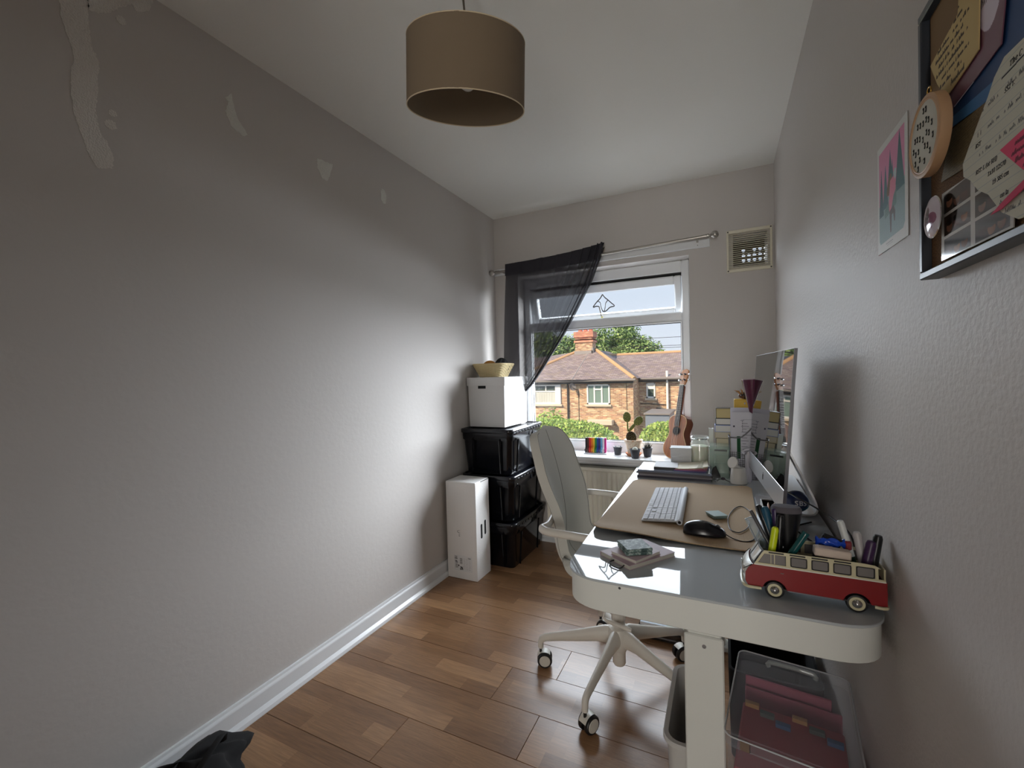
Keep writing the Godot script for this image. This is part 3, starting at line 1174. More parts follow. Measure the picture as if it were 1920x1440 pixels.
func build_outside() -> void:
	struct("ground", B.new().span(Vector3(-60, -4.4, -90), Vector3(60, -4.2, -0.6)), M.ground_mix, "pale paving and road far below the window")
	var h := thing("house", "brick house with grey slate roof seen across the street", "house")
	var z := -22.0
	var fw := B.new()
	wall_quad(fw, Vector3(-14, -4.2, z), Vector3(-3.0, 0.82, z))
	# the return of the front part, facing right
	fw.quad(Vector3(-3.0, -4.2, z), Vector3(-3.0, -4.2, -24.2), Vector3(-3.0, 0.82, -24.2), Vector3(-3.0, 0.82, z), Vector2(0, 4.2), Vector2(2.2, 4.2), Vector2(2.2, -0.82), Vector2(0, -0.82))
	wall_quad(fw, Vector3(-3.0, -4.2, -24.0), Vector3(6.0, 0.8, -24.0))
	fw.quad(Vector3(-14, -4.2, -32), Vector3(-14, -4.2, z), Vector3(-14, 0.82, z), Vector3(-14, 0.82, -32))
	fw.quad(Vector3(6, -4.2, -32), Vector3(-14, -4.2, -32), Vector3(-14, 0.82, -32), Vector3(6, 0.82, -32))
	fw.quad(Vector3(6, -4.2, -24), Vector3(6, -4.2, -32), Vector3(6, 0.82, -32), Vector3(6, 0.82, -24))
	part("wall", fw, M.brick, h)
	# roofs: hipped front part with its top at the chimney, and the lower ridge of the wing
	var rf := B.new()
	var e := -21.65
	var al := Vector3(-7.4, 2.72, -26)
	var ar := Vector3(-6.15, 2.8, -26)
	var el := Vector3(-10.6, 0.86, e)
	var er := Vector3(-2.85, 0.86, e)
	var mid := Vector3(-6.35, 0.86, e + 0.25)
	var slope := func(p: Vector3) -> Vector2: return Vector2(p.x, p.z * 1.1)
	for t in [[el, mid, al], [mid, ar, al], [mid, er, ar]]:
		rf.tri(t[0], t[1], t[2], slope.call(t[0]), slope.call(t[1]), slope.call(t[2]))
	var side := func(p: Vector3) -> Vector2: return Vector2(p.z, p.x * 1.1)
	var eb := Vector3(-2.85, 0.86, -31)
	var top := Vector3(-6.15, 2.8, -30)
	rf.quad(er, eb, top, ar, side.call(er), side.call(eb), side.call(top), side.call(ar))
	var lb := Vector3(-14.5, 0.86, -26)
	var lt := Vector3(-12, 2.35, -27.5)
	rf.quad(Vector3(-14.5, 0.86, e), el, al, lt, slope.call(Vector3(-14.5, 0.86, e)), slope.call(el), slope.call(al), slope.call(lt))
	rf.tri(lb, Vector3(-14.5, 0.86, e), lt)
	var wl := Vector3(-4.2, 0.86, -23.7)
	var wr := Vector3(6.4, 0.86, -23.7)
	var wtr := Vector3(6.4, 2.53, -28)
	var wtl := Vector3(-6.6, 2.44, -28)
	rf.quad(wl, wr, wtr, wtl, slope.call(wl), slope.call(wr), slope.call(wtr), slope.call(wtl))
	rf.quad(wtl, wtr, Vector3(6.4, 0.86, -32.3), Vector3(-6.6, 0.86, -32.3))
	part("roof", rf, M.slate, h)
	part("ridge_tiles", B.new().tube([el, al], 0.12, 8).tube([er, ar], 0.12, 8).tube([al, ar], 0.12, 8).tube([wtl, wtr], 0.11, 8).tube([Vector3(-12, 2.35, -27.5), Vector3(-8, 2.42, -27.4)], 0.11, 8), M.ridge_clay, h)
	part("hip_seam", B.new().tube([mid, ar.lerp(al, 0.3)], 0.03, 6), M.lead_grey, h)
	part("gutter", B.new().tube([Vector3(-14.5, 0.8, e + 0.05), Vector3(-2.8, 0.8, e + 0.05)], 0.075, 8).tube([Vector3(-2.9, 0.8, -23.6), Vector3(6.4, 0.8, -23.6)], 0.07, 8), M.gutter_grey, h)
	part("fascia", B.new().span(Vector3(-14.4, 0.62, -21.95), Vector3(-2.95, 0.84, -21.78)).span(Vector3(-3.0, 0.62, -23.96), Vector3(6.2, 0.84, -23.8)), M.dark_iron, h)
	# chimney
	var ch := part("chimney", B.new().span(Vector3(-7.4, 1.6, -26.4), Vector3(-6.22, 3.5, -25.5)), M.brick, h)
	part("chimney_band", B.new().span(Vector3(-7.47, 3.28, -26.47), Vector3(-6.15, 3.42, -25.43)).span(Vector3(-7.47, 3.62, -26.47), Vector3(-6.15, 4.0, -25.43)).span(Vector3(-7.4, 3.42, -26.4), Vector3(-6.22, 3.62, -25.5)), M.brick_red, ch)
	for k in 3:
		var pot := B.new().move(Transform3D(Basis(), Vector3(-7.15 + k * 0.36, 4.0, -25.95)))
		pot.lathe([Vector2(0.15, 0), Vector2(0.17, 0.06), Vector2(0.14, 0.1), Vector2(0.125, 0.5), Vector2(0.15, 0.53), Vector2(0.15, 0.6), Vector2(0.1, 0.6), Vector2(0.1, 0.3)], 14)
		part("chimney_pot", pot, M.pot_clay, ch)
	part("lead_flashing", B.new().span(Vector3(-7.44, 2.3, -25.52), Vector3(-6.18, 2.72, -25.4)).span(Vector3(-6.26, 2.35, -26.3), Vector3(-6.16, 2.9, -25.4)), M.lead_grey, ch)
	house_window(h, Vector3(-8.97, -0.6, z), Vector3(-7.24, 0.6, z), 2)
	house_window(h, Vector3(-5.65, -0.6, z), Vector3(-4.3, 0.57, z), 3)
	house_window(h, Vector3(-2.6, -0.35, -24.0), Vector3(-2.08, 0.57, -24.0), 1)
	part("window_cheek", B.new().span(Vector3(-7.6, -0.6, z), Vector3(-7.24, 0.6, z + 0.09), 0.02), M.upvc, h)
	part("bay_top", B.new().span(Vector3(-5.55, -1.75, z), Vector3(-4.1, -1.45, z + 0.5), 0.03), M.stone_sill, h)
	part("drainpipe", B.new().tube([Vector3(-6.8, 0.75, z + 0.08), Vector3(-6.82, -4.2, z + 0.08)], 0.05, 8), M.dark_iron, h, "dark iron drainpipe")
	part("drainpipe", B.new().tube([Vector3(-1.4, 1.25, -23.85), Vector3(-1.39, -4.2, -23.85)], 0.07, 8), M.upvc, h, "white plastic soil pipe")
	part("cable", B.new().tube([Vector3(-6.15, 0.2, z + 0.02), Vector3(-6.16, -4.0, z + 0.02)], 0.014, 5), M.dark_iron, h)
	part("cable", B.new().tube([Vector3(-3.37, 0.66, z + 0.02), Vector3(-3.36, -0.9, z + 0.02)], 0.012, 5), M.dark_iron, h)
	part("cable", B.new().tube([Vector3(-2.95, -0.66, -23.97), Vector3(-1.4, -0.74, -23.97)], 0.025, 5), M.dark_iron, h)
	var dish := part("satellite_dish", B.new().move(Transform3D(Basis(Vector3.UP, 0.9) * Basis(Vector3.RIGHT, 1.2), Vector3(-6.45, 0.42, z + 0.3))).lathe([Vector2(0.0, 0.0), Vector2(0.13, 0.02), Vector2(0.24, 0.07), Vector2(0.235, 0.08), Vector2(0.12, 0.035), Vector2(0.0, 0.015)], 18), M.gutter_grey, h)
	part("bracket", B.new().tube([Vector3(-6.45, 0.35, z), Vector3(-6.45, 0.4, z + 0.28), Vector3(-6.15, 0.3, z + 0.45)], 0.02, 6), M.dark_iron, dish)
	part("porch_lamp", B.new().tube([Vector3(-2.0, -0.95, -23.95), Vector3(-1.9, -0.93, -23.5), Vector3(-1.45, -0.98, -23.5)], 0.06, 8), M.dark_iron, h)
	var g := thing("garage", "small blue-grey garage behind the clipped hedge", "garage", Vector3(-1.35, -4.2, -20.0))
	part("wall", B.new().span(Vector3(-0.55, 0, -1.5), Vector3(0.55, 3.32, 1)), M.garage_paint, g)
	part("roof", B.new().span(Vector3(-0.62, 3.32, -1.55), Vector3(0.62, 3.42, 1.08), 0.02), M.gutter_grey, g)
	# hedges
	var greens := [c8(120, 146, 72), c8(142, 164, 88), c8(160, 178, 104), c8(104, 130, 70), c8(180, 188, 120), c8(96, 120, 66)]
	hedge("hedge", "long clipped green hedge on the left of the gap", -9.0, -1.35, -11.0, -0.27, 8000, greens)
	hedge("hedge", "shorter rounded green hedge on the right of the gap", -0.9, 2.6, -11.0, -0.27, 4500, greens)
	var bush := thing("bush", "tufty light green bush beside the left hedge", "bush", Vector3(-4.3, -4.2, -12.4))
	part("stem", B.new().tube([Vector3(0, 0, 0), Vector3(0.05, 2, 0), Vector3(0.0, 3.6, 0)], 0.05, 7), M.bark, bush)
	var bb := B.new()
	var tuft := func() -> Array:
		var d := Vector3(rng.randf_range(-1, 1), rng.randf_range(-1, 1), rng.randf_range(-1, 1)).normalized()
		return [Vector3(0, 3.3, 0) + d * Vector3(0.6, 0.95, 0.5) * rng.randf_range(0.7, 1.0), d + Vector3.UP]
	leaf_cloud(bb, 900, tuft, 0.09, [c8(168, 190, 100), c8(190, 204, 130), c8(146, 170, 84)])
	part("leaves", bb, M.leaves, bush).set_meta("kind", "stuff")
	# trees behind the house
	tree("tree", "leafy green tree behind the left side of the chimney", Vector3(-14.0, -4.2, -40), 7.6, 3.0, 3.2, 9000, 1)
	tree("tree", "broad bushy green tree right of the chimney, behind the wing roof", Vector3(-7.3, -4.2, -41), 7.6, 3.9, 3.3, 17000, 2)
	var lines := thing("overhead_wires", "thin overhead wires above the right roof", "wires", Vector3(-4, 3.4, -30))
	for k in 3:
		var a := []
		for i in 13:
			var u := i / 12.0
			a.append(Vector3(-9 + 24 * u, [0.42, -0.16, -0.3][k] - 0.5 * (1.0 - pow(2 * u - 1, 2)) + 0.3, 0))
		part("wire", B.new().tube(a, 0.016, 5), M.dark_iron, lines)


func hedge(called: String, label: String, x0: float, x1: float, z: float, top: float, n: int, cols: Array) -> void:
	var h := thing(called, label, "hedge", Vector3((x0 + x1) / 2, -4.2, z))
	var hw := (x1 - x0) / 2
	var hgt := top + 4.2
	var f := func(u: float, v: float) -> Vector3:
		# superellipse section swept along x, ends rounded
		var a := PI * v
		var x := -cos(PI * u)
		var end := pow(maxf(0.0, 1.0 - pow(absf(x), 6.0)), 0.33)
		var y := pow(sin(a), 0.45) * (0.55 + 0.45 * end)
		var zz := -cos(a) * pow(absf(cos(a)), -0.4) * 0.5 if absf(cos(a)) > 0.01 else 0.0
		return Vector3(x * hw, y * (hgt - 0.06), -zz * 1.1 * (0.25 + 0.75 * end))
	part("core", B.new().grid(40, 16, f, false), M.hedge_core, h)
	var b := B.new()
	var spot := func() -> Array:
		var u := rng.randf()
		var v := 0.5 - pow(rng.randf(), 0.8) * 0.5 if rng.randf() < 0.75 else rng.randf()
		var p: Vector3 = f.call(u, v)
		if p.y < hgt - 1.6:
			p = f.call(u, 0.3 + 0.4 * rng.randf())
		var q := p + Vector3(rng.randf_range(-1, 1), rng.randf_range(-0.6, 1), rng.randf_range(-0.6, 1)) * 0.05
		return [q, Vector3(0, 0.6, 0.8)]
	leaf_cloud(b, n, spot, 0.055, cols)
	part("leaves", b, M.leaves, h).set_meta("kind", "stuff")


func tree(called: String, label: String, at: Vector3, hgt: float, rx: float, ry: float, n: int, seed_: int) -> void:
	var t := thing(called, label, "tree", at)
	var tr := part("trunk", B.new().tube([Vector3(0, 0, 0), Vector3(0.1, 3, 0), Vector3(0, hgt, 0.1)], [0.4, 0.3, 0.16], 9), M.bark, t)
	var cl := []
	var rg := RandomNumberGenerator.new()
	rg.seed = seed_
	for i in 34:
		var d := Vector3(rg.randf_range(-1, 1), rg.randf_range(-1, 1), rg.randf_range(-1, 1))
		d = d.normalized() * pow(rg.randf(), 0.4)
		cl.append(Vector3(d.x * rx * 0.8, hgt + d.y * ry * 0.8, d.z * rx * 0.7))
	for i in 8:
		part("branch", B.new().tube([Vector3(0, hgt * 0.6, 0), Vector3(cl[i].x * 0.5, hgt * 0.8, cl[i].z * 0.5), cl[i]], [0.12, 0.08, 0.03], 6), M.bark, tr)
	var b := B.new()
	var cols := [c8(134, 158, 108), c8(152, 174, 120), c8(112, 138, 98), c8(174, 190, 136), c8(98, 126, 92)]  # greens paled to put distance haze into the leaf colour
	var spot := func() -> Array:
		var c: Vector3 = cl[rng.randi() % cl.size()]
		var d := Vector3(rng.randf_range(-1, 1), rng.randf_range(-1, 1), rng.randf_range(-1, 1)).normalized()
		return [c + d * rx * 0.36 * pow(rng.randf(), 0.5), d + Vector3.UP * 0.5]
	leaf_cloud(b, n, spot, 0.17, cols)
	part("leaves", b, M.leaves, t).set_meta("kind", "stuff")


# ---------------------------------------------------------------- curtain, boxes in the corner, radiator and sill

func build_corner() -> void:
	var rod := thing("curtain_pole", "brushed steel curtain pole with ball finials above the window", "curtain pole", Vector3(0.77, 1.998, 0.08))
	rod.rotation.z = 0.0283
	part("pole", B.new().tube([Vector3(-0.715, 0, 0), Vector3(0.715, 0, 0)], 0.0085, 12), M.brushed_steel, rod)
	for s in [-1.0, 1.0]:
		var fb := B.new().move(Transform3D(Basis(Vector3.BACK, -s * PI / 2), Vector3(s * 0.69, 0, 0)))
		fb.lathe([Vector2(0.0105, 0), Vector2(0.0105, 0.02), Vector2(0.0125, 0.022), Vector2(0.0125, 0.03), Vector2(0.008, 0.032), Vector2(0.007, 0.04), Vector2(0.012, 0.043), Vector2(0.019, 0.051), Vector2(0.0225, 0.063), Vector2(0.02, 0.075), Vector2(0.012, 0.083), Vector2(0, 0.0855)], 20)
		part("finial", fb, M.brushed_steel, rod)
		var br := part("bracket", B.new().span(Vector3(s * 0.655 - 0.008, -0.042, -0.068), Vector3(s * 0.655 + 0.008, 0.012, -0.064), 0.001).span(Vector3(s * 0.655 - 0.006, -0.014, -0.066), Vector3(s * 0.655 + 0.006, -0.007, 0.006), 0.001), M.brushed_steel, rod)
		part("screw", B.new().ball(Vector3(s * 0.655, -0.03, -0.063), Vector3(0.003, 0.003, 0.002), 8), M.dark_iron, br)
	# sheer curtain, drawn into the corner and tucked behind the boxes
	var cu := thing("curtain", "dark grey sheer curtain bunched on the pole and tucked into the corner", "curtain", Vector3.ZERO)
	var right := [[2.03, 0.868], [2.0, 0.855], [1.84, 0.772], [1.66, 0.67], [1.498, 0.575], [1.34, 0.468], [1.265, 0.418], [1.148, 0.33], [1.09, 0.27], [0.96, 0.2]]
	var xr := func(y: float) -> float:
		for k in right.size() - 1:
			if y <= right[k][0] and y >= right[k + 1][0]:
				return lerpf(right[k + 1][1], right[k][1], (y - right[k + 1][0]) / (right[k][0] - right[k + 1][0]))
		return right[0][1] if y > right[0][0] else right[-1][1]
	var f := func(u: float, v: float) -> Vector3:
		var y := lerpf(2.002, 0.97, v)
		var s := 1.0 - pow(1.0 - u, 1.75)
		var xl := lerpf(0.137, 0.105, minf(1.0, v * 1.4))
		var ph := TAU * 8.0 * pow(u, 1.3) + 1.2 * v
		var wob := pow(s, 1.5)
		var x: float = lerpf(xl, xr.call(y), s) + 0.013 * wob * sin(ph + 1.1) * (1.0 - 0.5 * v)
		var amp := (0.003 + 0.024 * wob) * (1.0 - 0.25 * v)
		var rise := 0.012 * s + 0.034 * pow(s, 3.0)
		var yy := y + (rise * maxf(0.0, 1.0 - v * 6.0))
		return Vector3(x, yy, 0.082 + amp * sin(ph) + 0.006 * sin(u * 9.0 + v * 5.0) + 0.02 * v)
	part("sheer", B.new().grid(260, 70, f), M.sheer_cloth, cu)
	var head := func(u: float, v: float) -> Vector3:
		var p: Vector3 = f.call(u, v * 0.062)
		return Vector3(p.x, p.y + lerpf(0.022, 0.0, v), maxf(p.z, 0.088) + 0.008)
	part("heading", B.new().grid(260, 8, head), M.hem_cloth, cu, "darker double hem at the curtain's top")
	var hem := func(u: float, v: float) -> Vector3: return f.call(0.985 + 0.015 * u, v) + Vector3(0.002, 0, 0.004)
	part("side_hem", B.new().grid(4, 60, hem), M.hem_cloth, cu)
	# three black crates, one on another
	var c0 := make_crate()
	c0.position = Vector3(0.196, 0.0, 0.297)
	c0.set_meta("label", "black plastic lidded storage crate standing on the floor, lowest of the stack")
	duplicate_thing(c0, "black plastic lidded storage crate in the middle of the stack", Vector3(0.19, 0.293, 0.29))
	duplicate_thing(c0, "black plastic lidded storage crate directly under the white box", Vector3(0.185, 0.586, 0.288))
	# white card box with lid on top
	var wb := thing("storage_box", "white cardboard storage box with lid and handle slot on the black crates", "box", Vector3(0.15, 0.8795, 0.275))
	var hw := 0.135
	var body := B.new()
	body.loft([[rrect(0.262, 0.355, 0.003, 2), 0.0], [rrect(0.272, 0.365, 0.003, 2), 0.31]], true)
	part("body", body, M.white_card, wb)
	var lid := B.new()
	lid.loft([[rrect(0.284, 0.376, 0.004, 2), 0.271], [rrect(0.284, 0.376, 0.004, 2), 0.3235], [rrect(0.281, 0.373, 0.004, 2), 0.326]], true)
	part("lid", lid, M.white_card, wb)
	part("handle_slot", B.new().span(Vector3(-0.058, 0.252, 0.1815), Vector3(0.0, 0.2725, 0.1835), 0.0008), M.slot_dark, wb, "dark cut-out handle slot")
	part("rivet", B.new().ball(Vector3(0.1425, 0.312, 0.04), Vector3(0.002, 0.004, 0.004), 8), M.chrome, wb)
	basket()
	# tall white carton on the floor
	var ct := thing("carton", "tall white cardboard carton with two slots, leaning in front of the black crates", "box", Vector3(0.13, 0, 0.685))
	var cb := B.new().move(Transform3D(Basis(), Vector3(0, 0.2915, 0)))
	cb.box(Vector3.ZERO, Vector3(0.207, 0.583, 0.164), 0.002)
	part("body", cb, M.white_board, ct)
	part("flap", B.new().span(Vector3(-0.1, 0.583, -0.08), Vector3(0.1, 0.585, 0.079), 0.0008), M.white_board, ct)
	part("flap_gap", B.new().span(Vector3(0.1005, 0.578, -0.078), Vector3(0.1042, 0.5815, 0.02)), M.slot_dark, ct)
	for k in 2:
		var sl := B.new().move(facing(Vector3(0, 0, -1), Vector3.UP, Vector3(0.1026, 0.282 + k * 0.012, 0.0 - k * 0.045 + 0.02)))
		sl.prism(rrect(0.02, 0.088, 0.0095, 6), 0.0015)
		part("handle_slot", sl, M.slot_dark, ct, "dark slot cut in the carton's side")
	carton_print(ct)
	# dark crumpled bag by the skirting, at the photograph's bottom left corner
	var bag := thing("bag", "black crumpled fabric bag on the floor against the long wall", "bag", Vector3(0.16, 0, 2.30))
	var bf := func(u: float, v: float) -> Vector3:
		var a := TAU * u
		var e := PI * (v - 0.5)
		var r := 1.0 + 0.12 * sin(5 * a + 3 * e) + 0.08 * sin(9 * a - 5 * e) + 0.1 * sin(3 * a + 1.0)
		return Vector3(cos(a) * cos(e) * 0.105 * r, 0.068 + sin(e) * 0.068 * (1.0 + 0.2 * sin(4 * a)), -sin(a) * cos(e) * 0.19 * r)
	part("body", B.new().grid(48, 20, bf), M.black_cloth, bag)
	part("handle", B.new().tube(curve([Vector3(0.0, 0.12, -0.12), Vector3(0.03, 0.16, -0.1), Vector3(0.06, 0.145, -0.03), Vector3(0.07, 0.11, 0.02)], 14), 0.012, 8, false, 0.4), M.black_cloth, bag)


func make_crate() -> Node3D:
	var c := thing("storage_crate", "", "crate", Vector3.ZERO, 0.0, "stacked black storage crates")
	var b := B.new()
	b.loft([[rrect(0.315, 0.455, 0.03, 5), 0.0], [rrect(0.322, 0.462, 0.032, 5), 0.006], [rrect(0.352, 0.495, 0.034, 5), 0.215], [rrect(0.366, 0.509, 0.036, 5), 0.22], [rrect(0.37, 0.513, 0.036, 5), 0.262]])
	part("body", b, M.black_plastic, c)
	var lid := B.new()
	lid.loft([[rrect(0.374, 0.517, 0.034, 5), 0.262], [rrect(0.382, 0.525, 0.036, 5), 0.265], [rrect(0.382, 0.525, 0.036, 5), 0.283], [rrect(0.376, 0.519, 0.034, 5), 0.2895], [rrect(0.358, 0.501, 0.03, 5), 0.2895], [rrect(0.35, 0.493, 0.028, 5), 0.284]])
	part("lid", lid, M.black_plastic_lid, c)
	# upright fins down the long side and on the short one
	for k in 2:
		var z: float = [-0.118, 0.165][k]
		part("rib", B.new().move(Transform3D(Basis(Vector3.BACK, -0.075), Vector3(0.1725, 0.0, z))).span(Vector3(-0.004, 0.012, -0.004), Vector3(0.0065, 0.222, 0.004), 0.001), M.black_plastic, c)
		part("rib", B.new().move(Transform3D(Basis(Vector3.RIGHT, 0.075), Vector3([-0.1, 0.1][k], 0.0, 0.2425))).span(Vector3(-0.004, 0.012, -0.004), Vector3(0.004, 0.222, 0.0065), 0.001), M.black_plastic, c)
	for k in 2:
		part("rim_slot", B.new().span(Vector3(0.183, 0.222, -0.105 + k * 0.06), Vector3(0.1866, 0.25, -0.085 + k * 0.06)), M.slot_dark, c)
	# hinge knuckles of the lid along its long edge
	for k in 9:
		part("lid_hinge", B.new().span(Vector3(0.187, 0.2605, -0.205 + k * 0.047), Vector3(0.1935, 0.273, -0.178 + k * 0.047), 0.0015), M.black_plastic_lid, c)
	return c


func basket() -> void:
	var k := thing("basket", "small woven straw basket sitting on the white storage box", "basket", Vector3(0.13, 1.2055, 0.3))
	# woven wall: rows of strands that pass in front of and behind the stakes; eight-sided outline
	var outline := func(t: float, s: float) -> Vector3:
		var a := TAU * t
		var r := 1.0 / pow(pow(absf(cos(a)), 5.0) + pow(absf(sin(a)), 5.0), 0.2)
		return Vector3(cos(a) * r * lerpf(0.08, 0.118, s), 0.0, -sin(a) * r * lerpf(0.075, 0.11, s))
	var rows := 11
	var stakes := 30
	for j in rows:
		var s := float(j) / (rows - 1)
		var pts := []
		for i in stakes * 4:
			var t := float(i) / (stakes * 4)
			var p: Vector3 = outline.call(t, s)
			var w := 0.0028 * (1.0 if j % 2 == 0 else -1.0) * cos(PI * t * stakes * 1.0 + 0.4)
			pts.append(p + p.normalized() * w + Vector3(0, 0.004 + s * 0.078, 0))
		part("strand", B.new().tube(pts, 0.0031, 6, true, 1.35), M.wicker, k)
	var st := B.new()
	for i in stakes:
		var t := (i + 0.5) / stakes
		st.tube([outline.call(t, 0.0) + Vector3(0, 0.001, 0), outline.call(t, 0.5) + Vector3(0, 0.043, 0), outline.call(t, 1.0) + Vector3(0, 0.085, 0)], 0.0023, 5)
	part("stakes", st, M.wicker, k)
	var rim := []
	for i in 60:
		rim.append(outline.call(i / 60.0, 1.02) + Vector3(0, 0.087, 0))
	part("rim", B.new().tube(rim, 0.006, 8, true), M.wicker, k)
	var base := PackedVector2Array()
	for i in 40:
		var p: Vector3 = outline.call(i / 40.0, 0.0)
		base.append(Vector2(p.x, -p.z))
	part("base", B.new().loft([[base, 0.0005], [base, 0.004]], true), M.wicker, k)
	var o := thing("ball_of_felt", "orange-brown rounded ball in the straw basket", "ball", Vector3(0.1, 1.2105, 0.3))
	part("body", B.new().ball(Vector3(0, 0.0555, 0), Vector3(0.054, 0.0555, 0.054), 24), M.orange_felt, o)
	var g := thing("folded_hat", "black crumpled cloth heaped in the straw basket beside the orange ball", "cloth", Vector3(0.186, 1.2105, 0.29))
	var gf := func(u: float, v: float) -> Vector3:
		var a := TAU * u
		var e := PI * (v - 0.5)
		var r := 1.0 + 0.12 * sin(4 * a + 2 * e) + 0.09 * sin(7 * a - 3 * e + 1.0)
		return Vector3(cos(a) * cos(e) * 0.05 * r, 0.062 + sin(e) * 0.06 * (1.0 + 0.08 * sin(5 * a)), -sin(a) * cos(e) * 0.055 * r)
	part("body", B.new().grid(36, 16, gf), M.black_cloth, g)


func carton_print(ct: Node3D) -> void:
	## delivery label, printed flat, and a small logo
	var im := new_image(256, 190, c8(228, 228, 228))
	var ink := c8(52, 50, 52)
	for i in 12:
		im.fill_rect(Rect2i(84 + (i % 2), 34 + i * 6, 34, [2, 4, 1, 3][i % 4]), ink)
	for j in 5:
		for i in 5:
			if (i * 3 + j * 5) % 4 != 1:
				im.fill_rect(Rect2i(86 + i * 8, 136 + j * 8, 8, 8), ink)
	for k in 3:
		stroke(im, Vector2(18 + k * 12, 14), Vector2(18 + k * 12, 44), 2, ink)
		stroke(im, Vector2(12, 44 + k * 2), Vector2(50, 44 + k * 2), 1, ink)
	im.fill_rect(Rect2i(16, 68, 30, 10), ink)
	im.fill_rect(Rect2i(20, 84, 34, 10), ink)
	for k in 7:
		im.fill_rect(Rect2i(18 + (k % 3), 106 + k * 8, 30 + (k * 7) % 12, 3), ink)
	im.fill_rect(Rect2i(58, 118, 16, 18), ink)
	for j in 9:
		for i in 3:
			im.fill_rect(Rect2i(134 + i * 36, 34 + j * 16, 20 + (i * 5 + j * 3) % 10, 2), c8(150, 150, 150))
	for i in 4:
		im.fill_rect(Rect2i(200 + i * 10, 16 + (i % 2) * 3, 6, 14), c8(110, 110, 110))
	var m := img_mat("carton_label_print", im, 0.5)
	part("label", B.new().move(Transform3D(Basis(), Vector3(0.006, 0.095, 0.0822))).grid(1, 1, func(u: float, v: float) -> Vector3: return Vector3((u - 0.5) * 0.128, (0.5 - v) * 0.094, 0.0), true), m, ct, "white delivery label with barcodes")
	# logo: a U-like hook and a small n turned on its side
	var lg := B.new()
	lg.tube(curve([Vector3(-0.005, 0.291, 0), Vector3(-0.0125, 0.289, 0), Vector3(-0.015, 0.2815, 0), Vector3(-0.0085, 0.276, 0), Vector3(0.002, 0.2765, 0)], 14), 0.0022, 6, false, 0.25)
	lg.tube([Vector3(0.003, 0.29, 0), Vector3(-0.003, 0.2885, 0)], 0.0016, 6, false, 0.25)
	lg.tube(curve([Vector3(-0.009, 0.267, 0), Vector3(0.002, 0.2675, 0), Vector3(-0.006, 0.26, 0), Vector3(0.002, 0.256, 0), Vector3(-0.007, 0.254, 0)], 14), 0.0014, 6, false, 0.25)
	lg.xf = Transform3D.IDENTITY
	var o := part("logo", lg, M.slot_dark, ct, "small black logo")
	o.position = Vector3(-0.012, 0.002, 0.0824)


func build_radiator_and_sill() -> void:
	var s := B.new()
	s.span(Vector3(0.12, 0.632, -0.12), Vector3(1.46, 0.658, 0.142), 0.004)
	s.span(Vector3(0.14, 0.612, 0.0), Vector3(1.44, 0.632, 0.118), 0.003)
	s.span(Vector3(0.14, 0.592, 0.0), Vector3(1.44, 0.612, 0.05), 0.003)
	struct("trim_2", s, M.gloss_white, "white painted wooden window sill board")
	var r := thing("radiator", "cream ribbed panel radiator under the window sill", "radiator", Vector3(0.93, 0.14, 0.075))
	var hw := 0.5
	var f := func(u: float, v: float) -> Vector3:
		var x := lerpf(-hw, hw, u)
		var k := 0.5 + 0.5 * cos(TAU * x / 0.0333)
		var rise := smoothstep(0.0, 0.07, v) * smoothstep(1.0, 0.9, v)
		return Vector3(x, v * 0.415 + 0.005, 0.03 + 0.013 * rise * pow(k, 0.7))
	part("ribbed_panel", B.new().grid(360, 24, f), M.radiator_paint, r)
	part("panel_body", B.new().span(Vector3(-hw, 0.0, -0.03), Vector3(hw, 0.44, 0.0295), 0.003), M.radiator_paint, r)
	var top := B.new()
	top.span(Vector3(-hw - 0.003, 0.42, -0.035), Vector3(hw + 0.003, 0.444, 0.046), 0.004)
	part("top_cover", top, M.radiator_paint, r)
	part("bracket", B.new().span(Vector3(-0.3, 0.02, -0.073), Vector3(-0.26, 0.4, -0.03)).span(Vector3(0.26, 0.02, -0.073), Vector3(0.3, 0.4, -0.03)), M.radiator_paint, r)
	part("pipe", B.new().tube([Vector3(hw - 0.02, 0.03, 0.0), Vector3(hw + 0.03, 0.03, 0.0), Vector3(hw + 0.03, -0.139, 0.0)], 0.0075, 8), M.radiator_paint, r)
	sill_things()


